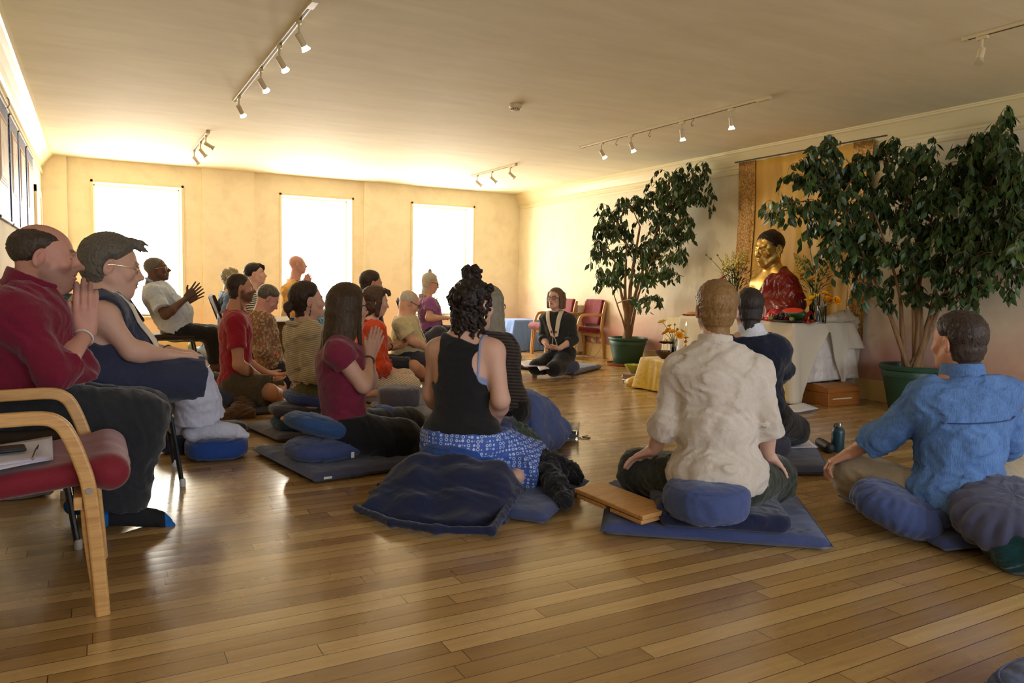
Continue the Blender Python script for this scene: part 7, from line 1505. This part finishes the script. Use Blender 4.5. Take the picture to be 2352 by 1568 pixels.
# ---- statue
GOLD = NT('gilded_statue'); _v = GOLD.coord(); _n = GOLD.noise(_v, 18, 4); GOLD.col(GOLD.ramp(_n, [(.3, (.50, .30, .07)), (.7, (.72, .48, .14))])); GOLD.set(Roughness=.34, Metallic=.85); GOLD.bump(_n, .06, .003); GOLD = GOLD.m
ROBE = NT('red_lacquered_robe'); _v = ROBE.coord((1.6, 1.6, .5)); _n = ROBE.noise(_v, 12, 4, .6, 1.); ROBE.col(ROBE.ramp(_n, [(.3, srgb(92, 14, 14)), (.7, srgb(134, 28, 20))])); ROBE.set(Roughness=.26); ROBE.bump(_n, .5, .01); ROBE = ROBE.m
def statue():
    F = Fig((6.0, 5.46), 183, (.6, .4, .1), 1.5, 1.32); F.e = empty('buddha_statue', V3(6.0, 5.46, TZ+.014), 'gilded seated buddha statue in a red robe on the shrine table', 'statue'); c = F.o
    setF(F, cw=.15, cd=.1, ww=.125, wd=.09, pw=.16, pd=.12, shw=.165, nk=.95, sh=.05); F.head(F.bp(1767, 572, .03), 6, 8); F.hp.update(nostril=0, mouth=.0008, nose=.9)
    F.auto(pelvis=V3(6.02, 5.46, TZ+.13), neck=F.bp(1777, 634, -.02), shR=F.bp(1738, 652, 0), shL=F.bp(1806, 650, 0), elR=F.bp(1732, 694, -.02), elL=F.bp(1822, 690, -.02), wrR=V3(5.83, 5.58, TZ+.17), wrL=V3(5.83, 5.38, TZ+.15),
           knR=V3(5.86, 5.84, TZ+.10), knL=V3(5.84, 5.1, TZ+.10), anR=V3(5.8, 5.4, TZ+.09), anL=V3(5.78, 5.5, TZ+.08)); J = F.J; g = F.g
    F.addhand('R', F.D(-1, .4, 0), F.D(0, 0, 1), (.15, .15, .1), .03, (.6, .2), 1.); F.addhand('L', F.D(1, .5, 0), F.D(0, 0, 1), (.15, .15, .1), .03, (.6, .2), 1.)
    S = Sh(); F.torso(S); F.headp(S); [F.armp(S, q, end=2.) for q in 'RL']; [F.legp(S, q, r=(.07, .055, .05, .04)) for q in 'RL']; [fn(S) for fn in F.extra]
    for sd in (1, -1): S.ell(F.H(sd*.081, -.008, -.045), V3(.008, .01, .022)*F.hs, F.HM, .004)
    soft(S, 'statue_body', GOLD, F.e, .0085, [(F.H(0, 0, 0), .22, .0045)])
    def curl(S, H):
        for i in range(330):
            k = i+.5; ph = math.acos(1-1.25*k/330); th = 2.39996*i; d = V3(math.sin(ph)*math.cos(th), math.sin(ph)*math.sin(th), math.cos(ph)); p = V3(0, -.016, .036)+d*V3(.078, .097, .086)
            if p[1] > .012 and p[2] < .012+(p[1]-.012)*1.: continue
            S.ell(H(*p), .0068*F.hs, None, .002)
        S.ell(H(0, -.035, .118), V3(.028, .028, .014)*F.hs, F.HM, .01)
    F.hair(plain('dark_painted_curls', srgb(38, 20, 14), .4), t=.008, vox=.0048, nape=-.05, extra=curl, groove=0.)
    up, r, f = F.u, F.r, F.f
    def robe(S):
        S.half(J['neck']+r*.0-up*.02, nrm(r*1.0+up*.62+f*.15), J['neck']-V3(.4, .5, .42), J['neck']+V3(.4, .5, .3), .01)
        S.chain([J['shL']+up*.0, J['elL'], lerp(J['elL'], J['wrL'], .8)], [.085, .1, .075], .06)
        S.chain([J['shL']-up*.05-f*.05, J['pelvis']-r*.28+V3(0, 0, .02)], [.09, .09], .08)
    F.top('robe', ROBE, .022, 0, 1, vox=.0075, wr=(.008, .1), fn=robe, neck=(.02, 0.), stretch=(1.2, 1.2, .12), seed=6, arms='')
    F.pants('robe_skirt', ROBE, .02, 1.9, 1.1, vox=.0085, wr=(.010, .09), r=(.09, .08, .07, .06), fn=lambda S: S.ell(V3(5.86, 5.47, TZ+.08), (.16, .34, .085), None, .05))
statue()
# ---- gold hanging behind the statue
def hanging(name, mt, y0, y1, z0, z1, x, amp, waves, label, seed=1, zs=None):
    rs = np.random.RandomState(seed); ph = rs.uniform(0, 6, 4); n, m_ = 60, 24; v = []
    for i in range(m_+1):
        for j in range(n+1):
            t = j/n; z = z1+(z0-z1)*i/m_; y = y0+(y1-y0)*t; k = .35+.65*i/m_; v.append((x-.012-amp*k*(1+math.sin(t*waves*6.28+ph[0]+.4*math.sin(i*.25))*.8+.4*math.sin(t*waves*15+ph[1])), y+.01*math.sin(i*.4+ph[2])*(1 if 0 < j < n else 1), z))
    o = MB().add(v, [(i*(n+1)+j, i*(n+1)+j+1, (i+1)*(n+1)+j+1, (i+1)*(n+1)+j) for i in range(m_) for j in range(n)]).build(name, mt, None, True, 0, sharp=False); sd = o.modifiers.new('t', 'SOLIDIFY'); sd.thickness = .002; return tag(o, label, 'hanging cloth')
GCL = NT('golden_hanging_silk'); _v = GCL.coord((1, 1, .2)); _n = GCL.noise(_v, 6, 4); GCL.col(GCL.ramp(_n, [(.3, srgb(208, 156, 36)), (.7, srgb(236, 188, 62))])); GCL.set(Roughness=.5); GCL.b.inputs['Sheen Weight'].default_value = .4; GCL.bump(_n, .2, .01); GCL = GCL.m
BRO = NT('gold_brocade'); _v = BRO.coord(); _n = BRO.noise(_v, 55, 3, .7); _n2 = BRO.noise(_v, 8, 4, .6, 1.); BRO.col(BRO.ramp(_n, [(.35, srgb(120, 80, 30)), (.65, srgb(214, 168, 92))])); BRO.set(Roughness=.38, Metallic=.5); BRO.bump(BRO.math('ADD', _n, BRO.math('MULTIPLY', _n2, 2.)), .7, .01); BRO = BRO.m
hanging('hanging_cloth', GCL, 6.24, 4.92, .32, 2.495, XR-.02, .010, 4, 'plain golden cloth hanging on the wall behind the statue')
hanging('brocade_band', BRO, 6.45, 6.2, .5, 2.49, XR-.03, .010, 1, 'glittering brocade band along the left edge of the golden cloth', 3); hanging('brocade_band', BRO, 4.96, 4.74, .5, 2.49, XR-.03, .010, 1, 'brocade band at the right edge of the golden cloth, behind the big plant', 4)
_o = MB().tube([(XR-.045, 4.6, 2.503), (XR-.045, 6.52, 2.503)], .008, 8).build('hanging_rod', plain('dark_rod', (.05, .04, .03), .4)); tag(_o, 'thin dark rod carrying the golden cloth on the right wall', 'rod')

# ---- potted figs
LEAF = NT('fig_leaf'); _v = LEAF.coord(); _n = LEAF.noise(_v, 5, 3); _n2 = LEAF.noise(_v, 90, 2); LEAF.col(LEAF.ramp(_n, [(.25, srgb(40, 60, 30)), (.55, srgb(62, 88, 42)), (.8, srgb(92, 120, 56))])); LEAF.set(Roughness=.38); LEAF.b.inputs['Specular IOR Level'].default_value = .5
LEAF.b.inputs['Transmission Weight'].default_value = 0.; LEAF = LEAF.m
LEAFY = plain('young_fig_leaf', srgb(104, 128, 50), .4); BARK = wood('fig_bark', srgb(92, 66, 42), srgb(150, 116, 80), .8, 1., 2); GREENP = plain('dark_green_plastic', srgb(34, 74, 56), .42); SOIL = fabric('potting_soil', srgb(50, 38, 28), .95, .8)
def fig(base, D, label, rim, h, clusters, trunks, nleaf, seed, leafL=.07, saucer=True):
    rs = np.random.RandomState(seed); e = empty('potted_fig', base, label, 'plant'); M = Matrix.Translation(tuple(base)); r = rim
    MB().lathe([(r*.66, 0.012), (r*.68, .02), (r*.86, h*.62), (r*.9, h*.74), (r*.93, h*.745), (r*.95, h*.86), (r*.93, h*.885), (r*1.0, h*.9), (r*1.02, h*.96), (r*.98, h), (r*.92, h*.985), (r*.88, h*.86), (.001, h*.85)], 56, M).build('pot', GREENP, e)
    MB().lathe([(.001, h*.86), (r*.88, h*.86), (r*.6, h*.89), (.001, h*.9)], 32, M).build('soil', SOIL, e)
    if saucer: MB().lathe([(r*.9, 0), (r*1.0, .004), (r*1.06, .035), (r*1.03, .035), (r*.95, .012), (.001, .01)], 48, M).build('saucer', plain('terracotta', srgb(150, 78, 48), .8), e)
    tips = []
    top = base+V3(0, 0, h*.87)
    for i, (px, py, rr) in enumerate(trunks):
        tgt = onD(px, py, D+rs.uniform(-.15, .1)); st = top+V3(rs.uniform(-.06, .06), rs.uniform(-.06, .06), 0); mid = lerp(st, tgt, .5)+V3(rs.uniform(-.04, .04), rs.uniform(-.04, .04), .1); P = [np.minimum(q, V3(XR-.14, 99, HC-.1)) for q in bez([st, lerp(st, mid, .5)+V3(0, 0, .04), mid, tgt], 5)]; n = len(P)
        MB().tube(P, [rr*(1-.72*k/(n-1))*(1+.06*math.sin(k*2.1+i)) for k in range(n)], 9).build('trunk', BARK, e); tips += [(P[k], rr*(1-.72*k/(n-1))) for k in range(n//3, n)]
    br = MB(); lf = MB(); ly = MB(); tp = np.array([t[0] for t in tips]); tot = sum(c[2]**1.6 for c in clusters)
    for (px, py, rad) in clusters:
        c = onD(px, py, D+rs.uniform(-.28, .28)); c = onX(px, py, XR-.3-.25*rs.rand()) if c[0] > XR-.25 else c; R_ = rad/FPX*D; k = np.argmin(np.linalg.norm(tp-c, axis=1)+np.maximum(0, tp[:, 2]-c[2])*2); s = tp[k]; m_ = lerp(s, c, .55)+V3(0, 0, .12*np.linalg.norm(c-s)); B = [np.minimum(q, V3(XR-.13, 99, HC-.04)) for q in bez([s, m_, c+V3(0, 0, R_*.3)], 6)]
        br.tube(B, [.0095-.006*q/(len(B)-1) for q in range(len(B))], 6)
        nt_ = max(4, int(rad*.28))
        nl = int(nleaf*(rad**1.6)/tot/nt_)
        for j in range(nt_):
            a = rs.uniform(0, 6.28); el = rs.uniform(-.2, .9); d = V3(math.cos(a)*math.cos(el), math.sin(a)*math.cos(el), math.sin(el)); s2 = B[rs.randint(len(B)//2, len(B))]; L_ = R_*rs.uniform(.7, 1.35)
            p1 = s2+d*L_*.5+V3(0, 0, .08*R_); p2 = s2+d*L_*.9+V3(0, 0, -.22*L_); p3 = s2+d*L_*1.0+V3(0, 0, -.75*L_); T_ = bez([s2, p1, p2, p3], 4)
            for q in T_: q[0] = min(q[0], XR-.13)
            br.tube(T_, [.0035-.0025*q/(len(T_)-1) for q in range(len(T_))], 4)
            for w_ in range(nl):
                q = T_[rs.randint(2, len(T_))]+rs.normal(0, .012, 3); dd = nrm(V3(rs.uniform(-.75, .75), rs.uniform(-.75, .75), -1)); q = np.minimum(q, V3(XR-.15, 99, 99)); L2 = leafL*rs.uniform(.65, 1.2)
                leafblade(ly if rs.rand() < .012 else lf, q, dd, nrm(rs.normal(size=3)), L2, L2*.46, 0, rs.uniform(-.2, .3))
    o = br.build('branches', BARK, e, True, 0, sharp=False); o['kind'] = 'stuff'; o = lf.build('foliage', LEAF, e, True, 0, sharp=False); o['kind'] = 'stuff'; o = ly.build('young_foliage', LEAFY, e, True, 0, sharp=False); o['kind'] = 'stuff'
fig(onz(1440, 838)*V3(1, 1, 0), 9.45, 'smaller potted weeping fig in a dark green pot on a terracotta saucer, beside the armchair', .262, .375,
    [(1362, 560, 22), (1385, 530, 36), (1400, 490, 36), (1440, 470, 38), (1475, 470, 30), (1500, 520, 45), (1420, 545, 45), (1460, 590, 45), (1390, 590, 38), (1380, 635, 24), (1410, 650, 26), (1510, 430, 34), (1545, 410, 42), (1590, 400, 36), (1615, 405, 26), (1580, 450, 45), (1610, 470, 30), (1540, 480, 46), (1570, 520, 42), (1535, 560, 44), (1500, 600, 42), (1560, 600, 32), (1530, 640, 30), (1480, 650, 28), (1500, 690, 24), (1465, 700, 22), (1600, 545, 22), (1570, 640, 18), (1430, 620, 30)],
    [(1412, 600, .034), (1440, 560, .036), (1470, 520, .042), (1520, 500, .036), (1500, 590, .026), (1405, 660, .016)], 3900, 3, .088)
fig(onz(2118, 948)*V3(1, 1, 0)+V3(.03, .12, 0), 6.65, 'tall spreading weeping fig in a dark green pot at the right of the shrine', .275, .41,
    [(1752, 500, 24), (1785, 480, 34), (1800, 420, 36), (1835, 380, 36), (1880, 355, 40), (1915, 330, 26), (1860, 430, 45), (1900, 400, 45), (1850, 500, 40), (1880, 540, 42), (1920, 470, 48), (1960, 420, 45), (1990, 370, 40), (2030, 350, 40), (1900, 590, 36), (1950, 540, 52), (2000, 480, 55), (2040, 420, 50), (2085, 440, 50), (2110, 370, 36), (2125, 345, 30), (2060, 520, 56), (2010, 580, 52), (1970, 620, 46), (1990, 670, 34), (1930, 560, 42),
     (2080, 590, 54), (2140, 470, 52), (2150, 540, 52), (2180, 420, 50), (2210, 370, 44), (2240, 335, 40), (2290, 290, 34), (2300, 340, 44), (2340, 370, 44), (2260, 410, 50), (2230, 470, 54), (2290, 460, 50), (2340, 450, 50), (2200, 560, 54), (2260, 540, 54), (2320, 540, 54), (2370, 510, 50), (2240, 610, 50), (2310, 610, 46), (2350, 590, 44), (2140, 620, 44), (2060, 650, 36), (2270, 670, 40), (2200, 660, 40), (2240, 700, 30), (2100, 680, 26), (2035, 700, 18), (2160, 690, 24), (2390, 430, 50), (2410, 560, 50), (2300, 265, 18), (2390, 640, 40)],
    [(2100, 620, .034), (2080, 480, .03), (2140, 500, .036), (2200, 560, .034), (2260, 500, .032), (2020, 520, .026), (2320, 480, .026), (1930, 460, .024)], 8200, 5, .09, False)

# ---- left wall: four hanging paintings and the far door
BLUEB = NT('blue_brocade'); _v = BLUEB.coord(); _n = BLUEB.noise(_v, 45, 3, .7); BLUEB.col(BLUEB.ramp(_n, [(.45, srgb(30, 44, 104)), (.62, srgb(70, 84, 130)), (.7, srgb(190, 186, 170))])); BLUEB.set(Roughness=.5); BLUEB = BLUEB.m
ART = NT('faded_painting'); _v = ART.coord(); _n = ART.noise(_v, 6, 6, .65, 1.); ART.col(ART.ramp(_n, [(.3, srgb(150, 112, 88)), (.45, srgb(206, 186, 156)), (.6, srgb(222, 206, 178)), (.75, srgb(120, 130, 150))])); ART.set(Roughness=.5); ART = ART.m
TRIMR = plain('red_gold_border', srgb(150, 60, 36), .5); TRIMG = plain('gold_border', srgb(206, 168, 70), .5); _nm = ['nearest', 'second nearest', 'third', 'farthest']
for i, (a, b) in enumerate(((6.35, 7.15), (7.28, 7.99), (8.08, 8.84), (8.98, 9.84))):
    z0, z1 = 1.46, 2.325; _e = empty('wall_hanging', (XL+.01, (a+b)/2, z0), 'blue brocade hanging with a pale painting on the left wall, %s of the four' % _nm[i], 'wall hanging'); h_ = z1-z0
    MB().box(XL+.002, XL+.014, a, b, z0, z1).build('brocade', BLUEB, _e, True, .003); MB().box(XL+.014, XL+.017, a+.12, b-.12, z0+h_*.3, z1-h_*.13).build('gold_edge', TRIMG, _e, False); MB().box(XL+.017, XL+.019, a+.14, b-.14, z0+h_*.32, z1-h_*.15).build('red_edge', TRIMR, _e, False); MB().box(XL+.019, XL+.021, a+.165, b-.165, z0+h_*.345, z1-h_*.175).build('painting', ART, _e, False)
    MB().tube([(XL+.018, a-.02, z0), (XL+.018, b+.02, z0)], .011, 8).build('bottom_rod', plain('dark_rod', (.05, .04, .03), .4), _e); MB().tube([(XL+.016, a, z1), (XL+.016, b, z1)], .008, 8).build('top_rod', plain('dark_rod', (.05, .04, .03), .4), _e)
_e = bpy.data.objects.new('door_1', None); C.objects.link(_e); _e.location = (XL, 10.6, 0); _e['kind'] = 'structure'
b_ = MB(); b_.box(XL, XL+.03, 10.12, 10.2, 0, 2.08); b_.box(XL, XL+.03, 10.98, 11.06, 0, 2.08); b_.box(XL, XL+.03, 10.12, 11.06, 2.0, 2.08); b_.build('door_frame', trim_m, _e, False, .004); MB().box(XL, XL+.018, 10.2, 10.98, .005, 2.0).build('door_leaf', plain('cream_door', srgb(238, 222, 176), .45), _e, False, .003); MB().tube([(XL+.02, 10.9, 1.0), (XL+.06, 10.9, 1.0), (XL+.06, 10.78, 1.0)], .01, 8).build('door_handle', BRASS, _e)
# potted plant on the sill of window 3
_q = onY(1000, 725, YB-.05); _e = empty('sill_plant', (_q[0]-.0, YB+.1, WIN[2][2]), 'small bright green plant on the sill of the right hand window', 'plant'); MB().lathe([(.05, 0), (.07, .11), (.066, .11), (.001, .1)], 20, Matrix.Translation((_q[0], YB+.1, WIN[2][2]))).build('pot', plain('terracotta', srgb(150, 78, 48), .8), _e); lf = MB(); _r = np.random.RandomState(5)
for k in range(110): a = _r.uniform(0, 6.28); el = _r.uniform(.1, 1.4); d = V3(math.cos(a)*math.cos(el), math.sin(a)*math.cos(el)*.5, math.sin(el)); leafblade(lf, V3(_q[0], YB+.1, WIN[2][2]+.1)+d*_r.uniform(.02, .2), d, V3(0, .3, 1), .09, .035, 0, .4)
o = lf.build('leaves', plain('bright_leaf', srgb(120, 170, 60), .5), _e, True, 0, sharp=False); o['kind'] = 'stuff'

# ---- ceiling: track lights, hooks, smoke alarm
CREAMT = plain('cream_track_enamel', srgb(222, 206, 168), .4); BULB = NT('lit_reflector_bulb'); BULB.b.inputs['Emission Color'].default_value = (1, .86, .62, 1); BULB.b.inputs['Emission Strength'].default_value = 5; BULB = BULB.m; BULBO = plain('unlit_reflector_bulb', srgb(210, 200, 170), .2)
def spot(P, track_label, aim, lit=True, label='', group=None):
    e = empty('spotlight', P, label, 'spotlight', group); P = np.array(P, float)
    MB().box(-.012, .012, -.035, .035, -.022, .0, M=Matrix.Translation(tuple(P))).build('adapter', CREAMT, e, True, .004); MB().lathe([(.007, -.085), (.009, -.075), (.006, -.05), (.008, -.022)], 14, Matrix.Translation(tuple(P))).build('stem', CREAMT, e)
    j = P+V3(0, 0, -.09); a = nrm(aim); st = j-a*.015; M = rot_to(a); M.translation = Vector(tuple(st)); MB().lathe([(.017, -.003), (.02, 0), (.02, .07), (.019, .074)], 24, M).build('lamp_housing', CREAMT, e); MB().lathe([(.015, .07), (.022, .086), (.029, .1), (.028, .103), (.001, .105)], 24, M).build('bulb', BULB if lit else BULBO, e)
    if lit:
        l = bpy.data.lights.new('spot_beam', 'SPOT'); l.energy = 14; l.color = (1, .8, .52); l.spot_size = 1.5; l.spot_blend = .8; l.shadow_soft_size = .04; lo = bpy.data.objects.new('spot_beam', l); C.objects.link(lo); lo.location = tuple(st+a*.16); lo.rotation_euler = Vector(tuple(-a)).to_track_quat('Z', 'Y').to_euler(); wpar(lo, e)
def track(x, y0, y1, ys, aim, lit, label, wh, hooks=()):
    e = empty('lighting_track', (x, (y0+y1)/2, HC), label, 'lighting track'); MB().box(x-.017, x+.017, y0, y1, HC-.022, HC).build('rail', CREAMT, e, True, .003); MB().box(x-.006, x+.006, y0, y1, HC-.0235, HC-.0215).build('slot', plain('dark_slot', srgb(90, 76, 52), .6), e, False); MB().box(x-.021, x+.021, y0-.1, y0+.03, HC-.032, HC).build('feed_box', CREAMT, e, True, .004); MB().box(x-.019, x+.019, y1-.02, y1+.015, HC-.025, HC).build('end_cap', CREAMT, e, True, .004)
    for i, y in enumerate(ys): o_ = ('first', 'second', 'third', 'fourth')[i]; spot((x, y, HC-.022), '', aim[i] if isinstance(aim, list) else aim, lit, 'cream spotlight %s, %s from the viewer' % (wh, o_), 'spotlights %s' % wh)
    for y in hooks:
        P = [(x+.05, y, HC), (x+.05, y, HC-.02), (x+.05, y+.018, HC-.035), (x+.05, y+.03, HC-.055), (x+.05, y+.015, HC-.075), (x+.05, y-.005, HC-.065)]
        tag(MB().tube(P, .0025, 6).build('ceiling_hook', plain('dark_wire', (.06, .05, .04), .4)), 'small dark wire hook screwed into the ceiling beside the right hand track', 'hook', 'ceiling hooks by the right track')
_az = lambda x, y, z: V3(x, y, z)
track(1.10, onz(730, 8, HC)[1], onz(543, 228, HC)[1], [onz(700, 42, HC)[1], onz(648, 98, HC)[1], onz(603, 152, HC)[1], onz(551, 216, HC)[1]], [(.6, .3, -.8), (.55, .5, -.6), (.5, .5, -.55), (.5, .5, -.7)], True, 'long cream lighting track on the near left of the ceiling', 'on the near left track')
track(1.08, onz(478, 303, HC)[1], onz(443, 346, HC)[1], [onz(473, 306, HC)[1], onz(461, 322, HC)[1], onz(447, 341, HC)[1]], [(.9, .1, -.45), (.7, .1, -.8), (.65, .1, -.85)], False, 'short cream lighting track on the far left of the ceiling', 'on the far left track')
track(4.84, onz(1765, 228, HC)[1], onz(1350, 338, HC)[1], [onz(1692, 245, HC)[1], onz(1577, 275, HC)[1], onz(1465, 307, HC)[1], onz(1395, 325, HC)[1]], [(.25, .1, -1), (.35, .15, -1), (.5, .1, -.8), (.55, 0, -.7)], True, 'long cream lighting track on the right of the ceiling before the shrine', 'on the right hand track', hooks=[onz(x, y, HC)[1] for x, y in ((1441, 320), (1518, 300), (1621, 275))])
track(4.82, onz(1195, 379, HC)[1], onz(1098, 403, HC)[1], [onz(1186, 380, HC)[1], onz(1140, 391, HC)[1], onz(1105, 400, HC)[1]], [(.5, -.4, -.6), (.6, -.3, -.6), (.6, -.3, -.6)], False, 'short cream lighting track near the far right corner of the ceiling', 'on the far right track')
track(4.73, 1.2, onz(2236, 90, HC)[1], [onz(2277, 80, HC)[1]], [(-.45, -.1, -.9)], False, 'cream lighting track cut by the right edge of the view', 'on the near right track')
_q = onz(1184, 240, HC); _e = empty('smoke_alarm', (_q[0], _q[1], HC), 'round cream smoke alarm in the middle of the ceiling', 'smoke alarm'); M = Matrix.Translation((_q[0], _q[1], HC)) @ Matrix.Rotation(math.pi, 4, 'X'); MB().lathe([(.055, 0), (.058, .012), (.054, .026), (.05, .032)], 32, M).build('base', CREAMT, _e); MB().lathe([(.036, .03), (.034, .05), (.028, .056), (.001, .058)], 28, M).build('sensor_dome', CREAMT, _e)
for k in range(12): a = k*math.pi/6; MB().box(.034, .037, -.004, .004, .036, .048, M=M @ Matrix.Rotation(a, 4, 'Z')).build('vent_slot', plain('dark_slot', srgb(90, 76, 52), .6), _e, False)
_r = onz(27, 240, HC-.1); 
for y in (6.9,): tag(MB().tube([(XL+.03, y, HC-.24), (XL+.045, y, HC-.255), (XL+.045, y+.02, HC-.29), (XL+.03, y+.03, HC-.315), (XL+.02, y+.01, HC-.32)], .003, 6).build('rail_hook', plain('dark_wire', (.06, .05, .04), .4)), 'dark picture hook hanging on the left wall rail above the hangings', 'hook')
